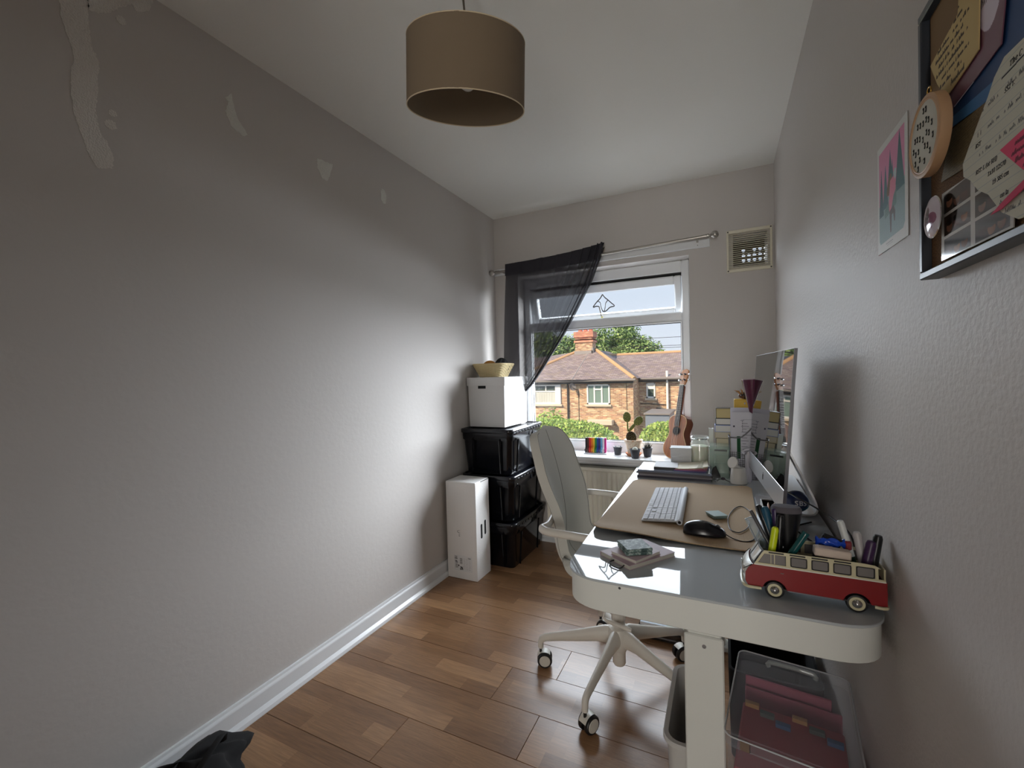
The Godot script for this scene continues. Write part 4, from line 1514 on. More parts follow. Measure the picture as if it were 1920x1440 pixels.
func sill_things() -> void:
	var sy := 0.658
	# brick-toy style display: striped wall and eleven small figures on a base
	var d := thing("rainbow_display", "rainbow-striped toy display with eleven little coloured figures on the sill", "toy", Vector3(0.752, sy, 0.0), 0.12)
	var cols := [c8(24, 20, 28), c8(84, 44, 34), c8(206, 38, 32), c8(232, 112, 32), c8(240, 190, 44), c8(40, 132, 64), c8(26, 74, 150), c8(58, 46, 118), c8(110, 168, 206), c8(226, 226, 232), c8(186, 42, 120)]
	part("base", B.new().span(Vector3(-0.078, 0, -0.035), Vector3(0.078, 0.007, 0.035), 0.002), flatm(226, 226, 230, 0.15), d, "glossy white base")
	var w := 0.0132
	for k in 11:
		var x := -0.0665 + k * w
		var m := flatm(cols[k].r8, cols[k].g8, cols[k].b8, 0.25)
		part("stripe", B.new().span(Vector3(x - w * 0.49, 0.007, -0.03), Vector3(x + w * 0.49, 0.107, -0.014), 0.0012), m, d)
		var fg := B.new()
		fg.span(Vector3(x - 0.0052, 0.007, 0.006), Vector3(x + 0.0052, 0.0195, 0.015), 0.001)
		fg.loft([[rrect(0.0125, 0.008, 0.0015, 2, Vector2(x, -0.0105)), 0.0195], [rrect(0.009, 0.007, 0.0015, 2, Vector2(x, -0.0105)), 0.033]])
		fg.tube([Vector3(x - 0.0055, 0.031, 0.0105), Vector3(x - 0.0075, 0.025, 0.012), Vector3(x - 0.007, 0.02, 0.0165)], 0.002, 6)
		fg.tube([Vector3(x + 0.0055, 0.031, 0.0105), Vector3(x + 0.0075, 0.025, 0.012), Vector3(x + 0.007, 0.02, 0.0165)], 0.002, 6)
		fg.move(Transform3D(Basis(), Vector3(x, 0.0335, 0.0105))).lathe([Vector2(0, 0), Vector2(0.0042, 0.0008), Vector2(0.0045, 0.002), Vector2(0.0045, 0.0072), Vector2(0.0037, 0.0086), Vector2(0.0022, 0.0089), Vector2(0.0022, 0.0104), Vector2(0, 0.0105)], 12)
		part("figure", fg, m, d)
	# prickly pear in a clay pot
	var cp := thing("potted_cactus", "prickly pear cactus with flat green pads in a chalky clay pot on the sill", "plant", Vector3(1.01, sy, 0.0))
	part("pot", B.new().lathe([Vector2(0, 0.012), Vector2(0.038, 0.012), Vector2(0.052, 0.088), Vector2(0.058, 0.089), Vector2(0.0605, 0.108), Vector2(0.0565, 0.109), Vector2(0.051, 0.1), Vector2(0.046, 0.094)], 28), (func() -> Material:
		var m := mk("chalky_clay", Color.WHITE, 0.9)
		m.albedo_texture = T.clay
		m.uv1_triplanar = true
		m.uv1_scale = Vector3.ONE * 5.0
		return m).call(), cp)
	part("saucer", B.new().lathe([Vector2(0, 0.0), Vector2(0.04, 0.0), Vector2(0.0545, 0.018), Vector2(0.0525, 0.019), Vector2(0.038, 0.0045), Vector2(0, 0.004)], 28), flatm(186, 122, 84, 0.85), cp, "terracotta saucer")
	var so := mk("soil", Color.WHITE, 1.0)
	so.albedo_texture = T.soil
	so.uv1_triplanar = true
	part("soil", B.new().lathe([Vector2(0.0525, 0.0905), Vector2(0.03, 0.096), Vector2(0, 0.098)], 20), so, cp)
	var cm := mk("cactus_skin", Color.WHITE, 0.6)
	cm.albedo_texture = T.cactus
	cm.uv1_triplanar = true
	cm.uv1_scale = Vector3.ONE * 12.0
	var cb := mk("cactus_old", c8(120, 96, 60), 0.8)
	cb.albedo_texture = T.cactus
	cb.uv1_triplanar = true
	cb.uv1_scale = Vector3.ONE * 16.0
	var pads := [
		[Vector3(-0.008, 0.085, 0.005), Vector3(-0.018, 0.162, 0.0), 0.035, cb],
		[Vector3(-0.034, 0.155, 0.0), Vector3(-0.037, 0.235, 0.0), 0.006, cm],
		[Vector3(-0.037, 0.222, 0.0), Vector3(-0.042, 0.292, 0.0), 0.0265, cm],
		[Vector3(-0.03, 0.16, 0.0), Vector3(0.016, 0.216, 0.0), 0.011, cm],
		[Vector3(0.01, 0.208, 0.0), Vector3(0.06, 0.258, 0.0), 0.026, cm],
	]
	for p in pads:
		var a: Vector3 = p[0]
		var e: Vector3 = p[1]
		var half: float = a.distance_to(e) / 2
		var t := along(a, e)
		var wd: float = p[2]
		var bb := B.new().move(t * Transform3D(Basis(), Vector3(0, half, 0)))
		bb.ball(Vector3.ZERO, Vector3(wd, half, maxf(0.006, wd * 0.3)), 20)
		var pd := part("pad", bb, p[3], cp)
		if wd > 0.02:
			var sp := B.new().move(t * Transform3D(Basis(), Vector3(0, half, 0)))
			for i in 26:
				var an := i * 2.4
				var rr := sqrt((i + 0.5) / 26.0) * 0.95
				var q := Vector3(cos(an) * rr * wd, sin(an) * rr * half, wd * 0.3 * sqrt(maxf(0.0, 1 - rr * rr)))
				sp.ball(q, Vector3.ONE * 0.0012, 6)
			part("spines", sp, flatm(206, 196, 150), pd).set_meta("kind", "stuff")
	small_pot("small dark pot of pebbly soil alone on the sill", Vector3(0.905, sy, 0.0), 0.0, 0)
	small_pot("small dark pot with a round whitish cactus in front of the clay pot", Vector3(1.036, sy, 0.092), 0.004, 1)
	small_pot("small dark pot of spiky succulent beside the clay pot", Vector3(1.101, sy, 0.012), 0.002, 2)
	ukulele()


func small_pot(label: String, at: Vector3, grow: float, kind: int) -> void:
	var p := thing("plant_pot", label, "plant pot", at, 0.0, "small dark plant pots")
	part("pot", B.new().lathe([Vector2(0, 0.0), Vector2(0.0205, 0.0), Vector2(0.022, 0.002), Vector2(0.0285 + grow, 0.05 + grow), Vector2(0.031 + grow, 0.051 + grow), Vector2(0.031 + grow, 0.056 + grow), Vector2(0.0265 + grow, 0.056 + grow), Vector2(0.0245 + grow, 0.048)], 24), flatm(64, 64, 70, 0.55), p)
	part("soil", B.new().lathe([Vector2(0.0265, 0.0475), Vector2(0.015, 0.0505), Vector2(0, 0.051)], 16), M.soil, p)
	if kind == 0:
		for i in 9:
			var a := i * 2.1
			part("pebble", B.new().ball(Vector3(cos(a) * 0.003 * (i % 6), 0.053, sin(a) * 0.003 * (i % 6)), Vector3(0.006, 0.0045, 0.005), 8), flatm([206, 120, 160][i % 3], [198, 110, 150][i % 3], [186, 104, 140][i % 3]), p)
	elif kind == 1:
		part("cactus", B.new().ball(Vector3(0, 0.056, 0), Vector3(0.018, 0.018, 0.018), 18), flatm(190, 192, 182, 0.9), p, "pale woolly round cactus")
	else:
		for i in 14:
			var a := i * 2.4
			var r := 0.004 + 0.012 * (i / 14.0)
			var b0 := Vector3(cos(a) * r * 0.5, 0.047, sin(a) * r * 0.5)
			part("leaf", B.new().tube([b0, b0 + Vector3(cos(a) * r, 0.022, sin(a) * r), b0 + Vector3(cos(a) * r * 1.5, 0.052 - 0.02 * (i / 14.0), sin(a) * r * 1.5)], [0.003, 0.003, 0.0006], 6), flatm(56, 58, 56), p)


func ukulele() -> void:
	var foot := Vector3(1.262, 0.659, 0.055)
	var head := Vector3(1.331, 1.243, -0.075)
	var y := (head - foot).normalized()
	var f := Vector3(-0.60, 0.0, 0.80)
	f = (f - y * f.dot(y)).normalized()
	var x := y.cross(f)
	var u := thing("ukulele", "brown wooden ukulele leaning in the window corner on the sill", "ukulele")
	u.transform = Transform3D(Basis(x, y, f), foot)
	# outline of the body, half widths up the length
	var hw := [[0.0, 0.0], [0.002, 0.022], [0.008, 0.045], [0.02, 0.066], [0.04, 0.083], [0.065, 0.0905], [0.09, 0.0885], [0.12, 0.075], [0.148, 0.0615], [0.168, 0.058], [0.19, 0.061], [0.215, 0.0685], [0.24, 0.0705], [0.262, 0.063], [0.276, 0.046], [0.2825, 0.024], [0.284, 0.0]]
	var o := PackedVector2Array()
	var rc := []
	for k in hw:
		rc.append(Vector3(k[1], k[0], 0))
	var sm := curve(rc, 40)
	for p in sm:
		o.append(Vector2(p.x, p.y))
	for i in range(38, 0, -1):
		o.append(Vector2(-sm[i].x, sm[i].y))
	var um := mk("uke_top", Color.WHITE, 0.4)
	um.albedo_texture = T.uke
	um.uv1_scale = Vector3(4.0, 2.0, 1)
	var us := mk("uke_side", c8(120, 66, 44), 0.35)
	part("side", B.new().move(Transform3D(Basis(), Vector3(0, 0, -0.062))).prism(o, 0.0605, 0.002, true), us, u, "dark reddish-brown curved side")
	part("soundboard", B.new().move(Transform3D(Basis(), Vector3(0, 0, -0.0016))).prism(B.inset(B.ccw(o), 0.002), 0.0022, 0.0005), um, u)
	var bind := []
	for p in o:
		bind.append(Vector3(p.x * 0.992, 0.0012 + p.y * 0.994, -0.0006))
	part("binding", B.new().tube(bind, 0.0019, 6, true), flatm(222, 190, 140, 0.4), u, "pale edge binding")
	part("sound_hole", B.new().move(Transform3D(Basis(), Vector3(0.0, 0.182, 0.0004))).prism(oval(0.0275, 0.0275, 28), 0.0006), M.slot_dark, u)
	part("rosette", B.new().tube((func() -> Array:
		var r := []
		for i in 30:
			r.append(Vector3(cos(TAU * i / 30) * 0.031, 0.182 + sin(TAU * i / 30) * 0.031, 0.0008))
		return r).call(), 0.0011, 5, true), flatm(70, 40, 26), u)
	part("neck", B.new().span(Vector3(-0.017, 0.27, -0.02), Vector3(0.017, 0.475, -0.001), 0.006), us, u)
	part("heel", B.new().span(Vector3(-0.015, 0.27, -0.05), Vector3(0.015, 0.292, -0.015), 0.006), us, u)
	part("fingerboard", B.new().span(Vector3(-0.0185, 0.212, 0.0), Vector3(0.0185, 0.478, 0.0045), 0.001), flatm(48, 32, 28, 0.5), u)
	for k in 15:
		var yy := 0.478 - 0.38 * (1.0 - pow(2.0, -(k + 1) / 12.0))
		if yy > 0.215:
			part("fret", B.new().span(Vector3(-0.0185, yy - 0.0007, 0.0042), Vector3(0.0185, yy + 0.0007, 0.0056)), M.chrome, u)
	part("nut", B.new().span(Vector3(-0.0185, 0.478, 0.0), Vector3(0.0185, 0.482, 0.0075), 0.001), flatm(236, 228, 206), u)
	var hd := PackedVector2Array([Vector2(-0.018, 0.48), Vector2(0.018, 0.48), Vector2(0.026, 0.505), Vector2(0.029, 0.56), Vector2(0.025, 0.578), Vector2(0.008, 0.588), Vector2(-0.008, 0.585), Vector2(-0.025, 0.578), Vector2(-0.029, 0.56), Vector2(-0.026, 0.505)])
	part("headstock", B.new().move(Transform3D(Basis(Vector3.RIGHT, -0.12), Vector3(0, 0.0035, 0.0465))).prism(hd, 0.012, 0.002), flatm(176, 118, 72, 0.4), u)
	for k in 4:
		var sx := [-1.0, 1.0][k % 2] as float
		var yy: float = [0.513, 0.513, 0.55, 0.55][k]
		var pg := B.new().move(Transform3D(Basis(Vector3.RIGHT, PI / 2 - 0.12), Vector3(sx * 0.015, yy, 0.001)))
		pg.lathe([Vector2(0.006, -0.004), Vector2(0.006, 0.001), Vector2(0.003, 0.002), Vector2(0.003, 0.013), Vector2(0, 0.013)], 12)
		var pp := part("tuning_peg", pg, M.dark_iron, u)
		part("peg_button", B.new().ball(Vector3(sx * 0.038, yy, -0.009), Vector3(0.009, 0.0065, 0.0035), 10).tube([Vector3(sx * 0.024, yy, -0.009), Vector3(sx * 0.034, yy, -0.009)], 0.002, 6), M.chrome, pp)
	part("bridge", B.new().span(Vector3(-0.034, 0.06, 0.0005), Vector3(0.034, 0.074, 0.008), 0.002), flatm(54, 34, 28, 0.5), u)
	part("saddle", B.new().span(Vector3(-0.027, 0.066, 0.008), Vector3(0.027, 0.069, 0.0105), 0.0008), flatm(236, 228, 206), u)
	for k in 4:
		var xs := -0.0195 + k * 0.013
		var xn := -0.0125 + k * 0.0083
		part("string", B.new().tube([Vector3(xs, 0.064, 0.0095), Vector3(xs, 0.0675, 0.0108), Vector3(xn, 0.48, 0.0078), Vector3(xn * 1.1, 0.513 + 0.037 * (1 if k in [1, 2] else 0), 0.006)], 0.0007, 5), flatm(226, 222, 214, 0.3), u)


# ---------------------------------------------------------------- chair

func build_chair() -> void:
	var c := thing("office_chair", "pale grey upholstered swivel chair with off-white arms and castors at the desk", "chair", Vector3(1.168, 0, 1.252))
	var path := [Vector3(0.27, 0.445, 0), Vector3(0.22, 0.462, 0), Vector3(0.1, 0.455, 0), Vector3(-0.06, 0.448, 0), Vector3(-0.15, 0.455, 0), Vector3(-0.2, 0.49, 0), Vector3(-0.222, 0.555, 0), Vector3(-0.226, 0.65, 0), Vector3(-0.242, 0.76, 0), Vector3(-0.272, 0.88, 0), Vector3(-0.308, 0.985, 0)]
	var n := 60
	var mid := curve(path, n + 1)
	var at := func(v: float) -> Vector3:
		var k := clampf(v, 0, 1) * n
		var i := mini(int(k), n - 1)
		return mid[i].lerp(mid[i + 1], k - i)
	var half := func(v: float) -> float:
		# wide seat, narrower waist, wide back with a round top
		var w := 0.235
		w = lerpf(w, 0.172, smoothstep(0.34, 0.55, v))
		w = lerpf(w, 0.196, smoothstep(0.6, 0.78, v))
		if v > 0.82:
			w = lerpf(w, 0.185, smoothstep(0.82, 1.0, v))
			w *= pow(maxf(0.0, 1.0 - pow((v - 0.82) / 0.18, 3.2)), 0.42)
		if v < 0.1:
			w *= pow(1.0 - pow((0.1 - v) / 0.1, 3.0), 0.4)
		return maxf(w, 0.004)
	var shell := func(u: float, v: float) -> Vector3:
		var s := u * 2.0 - 1.0
		var p: Vector3 = at.call(v)
		var d: Vector3 = (at.call(v + 0.02) - at.call(v - 0.02)).normalized()
		var nn := Vector3(0, 0, 1).cross(d) * -1.0   # into the sitter's side
		var cup: float = lerpf(0.02, 0.075, smoothstep(0.2, 0.5, v)) * (1.0 - 0.66 * smoothstep(0.55, 0.85, v)) * pow(minf(1.0, half.call(v) / 0.19), 2.0)
		return p + Vector3(0, 0, s * half.call(v)) + nn * cup * pow(absf(s), 2.2)
	var b := B.new()
	b.sheet(28, 90, shell, 0.034)
	part("shell", b, M.chair_cloth, c)
	var line := func(u: float, lo: float, hi: float, off: float) -> Array:
		var r := []
		for i in 60:
			var v := lerpf(lo, hi, i / 59.0)
			var e := 0.01
			var du: Vector3 = shell.call(minf(u + e, 1), v) - shell.call(maxf(u - e, 0), v)
			var dv: Vector3 = shell.call(u, minf(v + e, 1)) - shell.call(u, maxf(v - e, 0))
			r.append(shell.call(u, v) + du.cross(dv).normalized() * off)
		return r
	part("seam", B.new().tube(line.call(0.5, 0.03, 0.985, -0.0168), 0.0013, 5).tube(line.call(0.5, 0.03, 0.985, 0.0168), 0.0013, 5), M.seam_thread, c, "stitched centre seam")
	part("edge_piping", B.new().tube(line.call(0.012, 0.02, 0.99, 0.0165), 0.0016, 5).tube(line.call(0.012, 0.02, 0.99, -0.0165), 0.0016, 5).tube(line.call(0.988, 0.02, 0.99, 0.0165), 0.0016, 5).tube(line.call(0.988, 0.02, 0.99, -0.0165), 0.0016, 5), M.seam_thread, c)
	# arms: bent tube from under the seat, forward, up, back and round behind the shell
	for s in [-1.0, 1.0]:
		var zz: float = 0.285 * s
		var a := [Vector3(0.08, 0.405, 0.09 * s), Vector3(0.12, 0.42, 0.22 * s), Vector3(0.17, 0.5, zz), Vector3(0.17, 0.6, zz), Vector3(0.14, 0.643, zz), Vector3(0.07, 0.65, zz), Vector3(-0.13, 0.656, zz), Vector3(-0.185, 0.657, zz * 0.985), Vector3(-0.212, 0.657, zz * 0.9), Vector3(-0.205, 0.655, zz * 0.76), Vector3(-0.23, 0.645, 0.1 * s), Vector3(-0.25, 0.62, 0.03 * s)]
		part("arm", B.new().tube(curve(a, 70), 0.0145, 12, false, 0.92), M.chair_metal, c)
	# column, mechanism, lever
	part("mechanism", B.new().span(Vector3(-0.09, 0.37, -0.1), Vector3(0.12, 0.425, 0.1), 0.012).move(Transform3D(Basis(), Vector3(0, 0, 0))).lathe([Vector2(0.026, 0.3), Vector2(0.05, 0.372), Vector2(0, 0.372)], 20), M.chair_metal, c)
	part("gas_spring", B.new().lathe([Vector2(0, 0.2), Vector2(0.0145, 0.2), Vector2(0.0145, 0.34)], 18), M.chrome, c)
	part("column", B.new().lathe([Vector2(0.0, 0.058), Vector2(0.0205, 0.058), Vector2(0.0255, 0.066), Vector2(0.0255, 0.235), Vector2(0.0275, 0.24), Vector2(0.0275, 0.296), Vector2(0.0235, 0.299), Vector2(0.0, 0.299)], 24), M.chair_metal, c)
	part("lever", B.new().tube(curve([Vector3(-0.03, 0.3, 0.03), Vector3(-0.048, 0.262, 0.045), Vector3(-0.03, 0.25, 0.05), Vector3(0.02, 0.243, 0.055), Vector3(0.062, 0.236, 0.058)], 20), [0.004, 0.004, 0.004, 0.004, 0.004, 0.004, 0.005, 0.006, 0.007, 0.008, 0.0085, 0.009, 0.009, 0.009, 0.009, 0.009, 0.009, 0.009, 0.0085, 0.007], 10), M.chair_metal, c)
	# five legs with twin-wheel castors
	part("hub", B.new().lathe([Vector2(0.0, 0.118), Vector2(0.03, 0.118), Vector2(0.042, 0.14), Vector2(0.045, 0.185), Vector2(0.038, 0.208), Vector2(0.027, 0.214), Vector2(0.0, 0.214)], 24), M.chair_metal, c)
	for k in 5:
		var a := deg_to_rad(26.6 + 72 * k)
		var d := Vector3(cos(a), 0, sin(a))
		var q := Vector3(-sin(a), 0, cos(a))
		var pts := [[0.02, 0.168, 0.024, 0.04], [0.05, 0.172, 0.021, 0.036], [0.09, 0.166, 0.017, 0.029], [0.16, 0.15, 0.0145, 0.024], [0.24, 0.134, 0.0125, 0.019], [0.298, 0.121, 0.0115, 0.016], [0.313, 0.112, 0.0115, 0.0145], [0.318, 0.1, 0.0115, 0.012], [0.319, 0.076, 0.011, 0.011]]
		var rings := []
		for i in pts.size():
			var t: Vector3 = d * (pts[mini(i + 1, 8)][0] - pts[maxi(i - 1, 0)][0]) + Vector3.UP * (pts[mini(i + 1, 8)][1] - pts[maxi(i - 1, 0)][1])
			t = t.normalized()
			var nn := t.cross(q).normalized()
			var ring := []
			for j in 14:
				var w := TAU * j / 14
				ring.append(d * pts[i][0] + Vector3.UP * pts[i][1] + q * cos(w) * pts[i][2] - nn * sin(w) * pts[i][3])
			rings.append(ring)
		var lb := B.new().smooth()
		for i in rings.size() - 1:
			for j in 14:
				var jj := (j + 1) % 14
				lb.quad(rings[i][jj], rings[i][j], rings[i + 1][j], rings[i + 1][jj])
		lb.flat()
		for j in range(1, 13):
			lb.tri(rings[8][0], rings[8][j], rings[8][j + 1])
		part("leg", lb, M.chair_metal, c)
		# wheels point their axle along the leg's sideways direction, a little turned
		var tw := [0.5, -0.35, 0.2, 0.9, -0.1][k] as float
		var ax := (q * cos(tw) + d * sin(tw)).normalized()
		var fw := ax.cross(Vector3.UP)
		var cc := d * 0.319 + fw * 0.016 + Vector3.UP * 0.0305
		var caster := part("castor", B.new().tube([d * 0.319 + Vector3.UP * 0.08, d * 0.319 + Vector3.UP * 0.05], 0.006, 8).move(Transform3D(Basis(ax, Vector3.UP, ax.cross(Vector3.UP)), cc)).box(Vector3(0, 0.012, 0), Vector3(0.011, 0.036, 0.03), 0.004), M.caster_black, c)
		var hood := B.new().smooth()
		for i in 8:
			var t0 := PI * 0.12 + PI * 0.62 * i / 8
			var t1 := PI * 0.12 + PI * 0.62 * (i + 1) / 8
			var r := 0.0335
			hood.quad(cc - ax * 0.016 + (fw * cos(t0) * -1 + Vector3.UP * sin(t0)) * r, cc + ax * 0.016 + (fw * cos(t0) * -1 + Vector3.UP * sin(t0)) * r, cc + ax * 0.016 + (fw * cos(t1) * -1 + Vector3.UP * sin(t1)) * r, cc - ax * 0.016 + (fw * cos(t1) * -1 + Vector3.UP * sin(t1)) * r)
		part("hood", hood, M.caster_hub, caster)
		for sd in [-1.0, 1.0]:
			var wx := Transform3D(Basis(fw, ax * sd, fw.cross(ax * sd)), cc + ax * sd * 0.0065)
			part("wheel", B.new().move(wx).lathe([Vector2(0.0, 0.0), Vector2(0.028, 0.0), Vector2(0.0305, 0.003), Vector2(0.0305, 0.013), Vector2(0.0275, 0.0165), Vector2(0.0235, 0.0165), Vector2(0.0, 0.0165)], 24), M.caster_black, caster)
			part("wheel_cap", B.new().move(wx).lathe([Vector2(0.0228, 0.0163), Vector2(0.0215, 0.0185), Vector2(0.0, 0.0195)], 20), M.caster_hub, caster)


# ---------------------------------------------------------------- desk

func rounded(pts: Array, radii: Array, n := 8) -> PackedVector2Array:
	var out := PackedVector2Array()
	var k := pts.size()
	for i in k:
		var p: Vector2 = pts[i]
		var a: Vector2 = (pts[(i + k - 1) % k] - p).normalized()
		var b: Vector2 = (pts[(i + 1) % k] - p).normalized()
		var ang := a.angle_to(b)
		var t: float = radii[i] / tan(absf(ang) / 2.0)
		var s := p + a * t
		var e := p + b * t
		for j in n + 1:
			var u := float(j) / n
			out.append(s.lerp(p, u).lerp(p.lerp(e, u), u))
	return out


func build_desk() -> void:
	var d := thing("desk", "long white desk with pale glass top against the right wall", "desk", Vector3(1.5, 0, 1.353))
	var o := Vector2(1.5, 1.353)
	var sh := func(m: float) -> PackedVector2Array:
		# outline in x and -z, local to the desk
		var q := [Vector2(1.205 + m, 2.006 - m), Vector2(1.828 - m, 2.006 - m), Vector2(1.828 - m, 0.70 + m), Vector2(1.164 + m, 0.70 + m)]
		var r := []
		for p in q:
			r.append(Vector2(p.x - o.x, -(p.y - o.y)))
		return rounded(r, [0.1, 0.1, 0.06, 0.075], 10)
	part("glass_top", B.new().loft([[sh.call(0.0015), DY - 0.006], [sh.call(0.0), DY - 0.0045], [sh.call(0.0), DY - 0.0012], [sh.call(0.001), DY]], true), M.desk_glass, d)
	part("apron", B.new().loft([[sh.call(0.006), 0.671], [sh.call(0.004), 0.673], [sh.call(0.004), DY - 0.0065]], true), M.desk_paint, d, "off-white painted frame below the glass")
	part("hook", B.new().tube([Vector3(-0.285, 0.672, 0.555), Vector3(-0.285, 0.655, 0.555), Vector3(-0.28, 0.648, 0.556)], 0.003, 6).ball(Vector3(-0.28, 0.647, 0.556), Vector3(0.005, 0.005, 0.005), 8), M.dark_iron, d)
	part("screw_cap", B.new().ball(Vector3(-0.158, 0.7335, 0.6494), Vector3(0.003, 0.003, 0.0012), 8), M.dark_iron, d)
	for s in 2:
		var z: float = [0.498, -0.47][s]
		var lg := part("leg", B.new().span(Vector3(-0.0355, 0.028, z - 0.03), Vector3(0.0495, 0.597, z + 0.03), 0.003), M.desk_paint, d)
		part("inner_column", B.new().span(Vector3(-0.029, 0.55, z - 0.025), Vector3(0.0445, 0.671, z + 0.025), 0.003), M.desk_paint, lg)
		part("foot", B.new().span(Vector3([-0.26, -0.04][s], 0.0, z - 0.035), Vector3([0.054, 0.27][s], 0.028, z + 0.035), 0.006), M.desk_paint, lg)
		part("screw", B.new().move(Transform3D(Basis(Vector3.RIGHT, PI / 2), Vector3(0.008, 0.573, z + 0.03))).lathe([Vector2(0.0048, -0.001), Vector2(0.0045, 0.0012), Vector2(0.002, 0.0012), Vector2(0.0015, 0.0004), Vector2(0, 0.0004)], 12), M.gutter_grey, lg)


func build_under_desk() -> void:
	# clear file box with a red concertina file
	var f := thing("file_box", "clear plastic lidded file box holding a red file under the desk", "box", Vector3(1.689, 0, 1.788), -0.12)
	var b := B.new()
	b.loft([[rrect(0.222, 0.31, 0.02, 4), 0.0], [rrect(0.238, 0.33, 0.02, 4), 0.405]], false, false)
	part("body", b, M.frosted_plastic, f)
	part("bottom", B.new().loft([[rrect(0.222, 0.31, 0.02, 4), 0.0], [rrect(0.222, 0.31, 0.02, 4), 0.004]], true), M.frosted_plastic, f)
	part("lid", B.new().loft([[rrect(0.246, 0.34, 0.02, 4), 0.405], [rrect(0.246, 0.34, 0.02, 4), 0.424], [rrect(0.234, 0.326, 0.018, 4), 0.43], [rrect(0.226, 0.318, 0.016, 4), 0.426]], true), M.frosted_plastic, f)
	part("handle", B.new().tube(curve([Vector3(-0.05, 0.428, -0.125), Vector3(-0.045, 0.44, -0.125), Vector3(0.045, 0.44, -0.125), Vector3(0.05, 0.428, -0.125)], 20), 0.0055, 8), M.clear_glass, f)
	part("latch", B.new().span(Vector3(-0.092, 0.405, 0.1665), Vector3(-0.072, 0.428, 0.172), 0.002), M.chrome, f)
	var rim := []
	for p in rrect(0.246, 0.34, 0.02, 5):
		rim.append(Vector3(p.x, 0.4265, -p.y))
	part("lid_edge", B.new().tube(rim, 0.0018, 6, true), M.frosted_edge, f)
	var rf := thing("expanding_file", "dark red expanding file with coloured tabs inside the clear file box", "file", Vector3(1.687, 0.006, 1.798), -0.12)
	var red := flatm(158, 40, 54, 0.7)
	part("body", B.new().span(Vector3(-0.106, 0, -0.085), Vector3(0.106, 0.342, 0.142), 0.004), red, rf)
	for k in 2:
		part("pocket", B.new().move(Transform3D(Basis(Vector3.RIGHT, -0.14), Vector3(0.0, 0.0, -0.09 - k * 0.018))).span(Vector3(-0.106, 0, -0.004), Vector3(0.106 - k * 0.02, 0.352 + k * 0.018, 0.004), 0.002), flatm(176, 96, 118, 0.7), rf, "dusky pink divider")
	for k in 6:
		part("tab", B.new().span(Vector3(-0.1 + k * 0.034, 0.342, -0.08 + (k % 3) * 0.02), Vector3(-0.069 + k * 0.034, 0.352, -0.066 + (k % 3) * 0.02), 0.001), [flatm(176, 128, 72), flatm(70, 76, 74), flatm(44, 80, 130)][k % 3], rf)
	# grey tub on its own beside it
	var t := thing("plastic_tub", "grey plastic open tub squeezed between desk leg and chair", "tub", Vector3(1.463, 0, 1.625))
	var tb := B.new()
	tb.loft([[rrect(0.1, 0.30, 0.03, 5), 0.0], [rrect(0.112, 0.325, 0.035, 5), 0.235], [rrect(0.132, 0.345, 0.04, 5), 0.238], [rrect(0.132, 0.345, 0.04, 5), 0.247], [rrect(0.128, 0.341, 0.04, 5), 0.25], [rrect(0.106, 0.318, 0.032, 5), 0.25], [rrect(0.096, 0.3, 0.03, 5), 0.12], [rrect(0.092, 0.29, 0.028, 5), 0.01]], true)
	part("body", tb, M.bin_plastic, t)
	# flat black glossy case on the floor with a flat box on it, and a black box by the wall
	var g := thing("flat_case", "flat glossy black case lying on the floor under the desk", "case", Vector3(1.32, 0, 0.70))
	part("body", B.new().loft([[rrect(0.26, 0.49, 0.02, 4), 0.004], [rrect(0.27, 0.5, 0.02, 4), 0.008], [rrect(0.27, 0.5, 0.02, 4), 0.043], [rrect(0.262, 0.492, 0.018, 4), 0.048]], true), (func() -> Material:
		var m := mk("gloss_black", c8(10, 10, 12), 0.04)
		m.metallic_specular = 0.7
		return m).call(), g)
	part("foot", B.new().span(Vector3(-0.1, 0, -0.2), Vector3(0.1, 0.006, 0.2)), M.black_rubber, g)
	part("edge_strip", B.new().span(Vector3(-0.12, 0.018, 0.2495), Vector3(0.12, 0.024, 0.2515)), M.alu_dark, g)
	var gi := new_image(128, 64, c8(206, 216, 226))  # box top graded from pale blue-white to green
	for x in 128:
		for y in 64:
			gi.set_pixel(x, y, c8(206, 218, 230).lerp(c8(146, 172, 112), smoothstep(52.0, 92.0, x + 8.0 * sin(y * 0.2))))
	var fb := thing("flat_box", "flat box with a white to green top lying on the black case", "box", Vector3(1.31, 0.048, 0.72))
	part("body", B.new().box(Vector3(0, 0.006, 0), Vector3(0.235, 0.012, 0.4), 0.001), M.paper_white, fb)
	part("lid_top", B.new().grid(1, 1, func(u: float, v: float) -> Vector3: return Vector3((u - 0.5) * 0.233, 0.0126, (v - 0.5) * 0.398), true), img_mat("flat_box_top", gi, 0.25), fb)
	var bx := thing("fabric_box" , "black fabric storage box on the floor against the right wall", "box", Vector3(1.683, 0, 1.27))
	part("body", B.new().loft([[rrect(0.24, 0.4, 0.02, 4), 0.0], [rrect(0.25, 0.41, 0.02, 4), 0.28], [rrect(0.234, 0.394, 0.02, 4), 0.28], [rrect(0.23, 0.39, 0.02, 4), 0.02]], true), M.black_cloth, bx)
	part("handle", B.new().tube(curve([Vector3(-0.05, 0.22, 0.208), Vector3(-0.03, 0.19, 0.222), Vector3(0.03, 0.19, 0.222), Vector3(0.05, 0.22, 0.208)], 14), 0.007, 8, false, 0.4), M.black_cloth, bx)


# ---------------------------------------------------------------- things on the desk

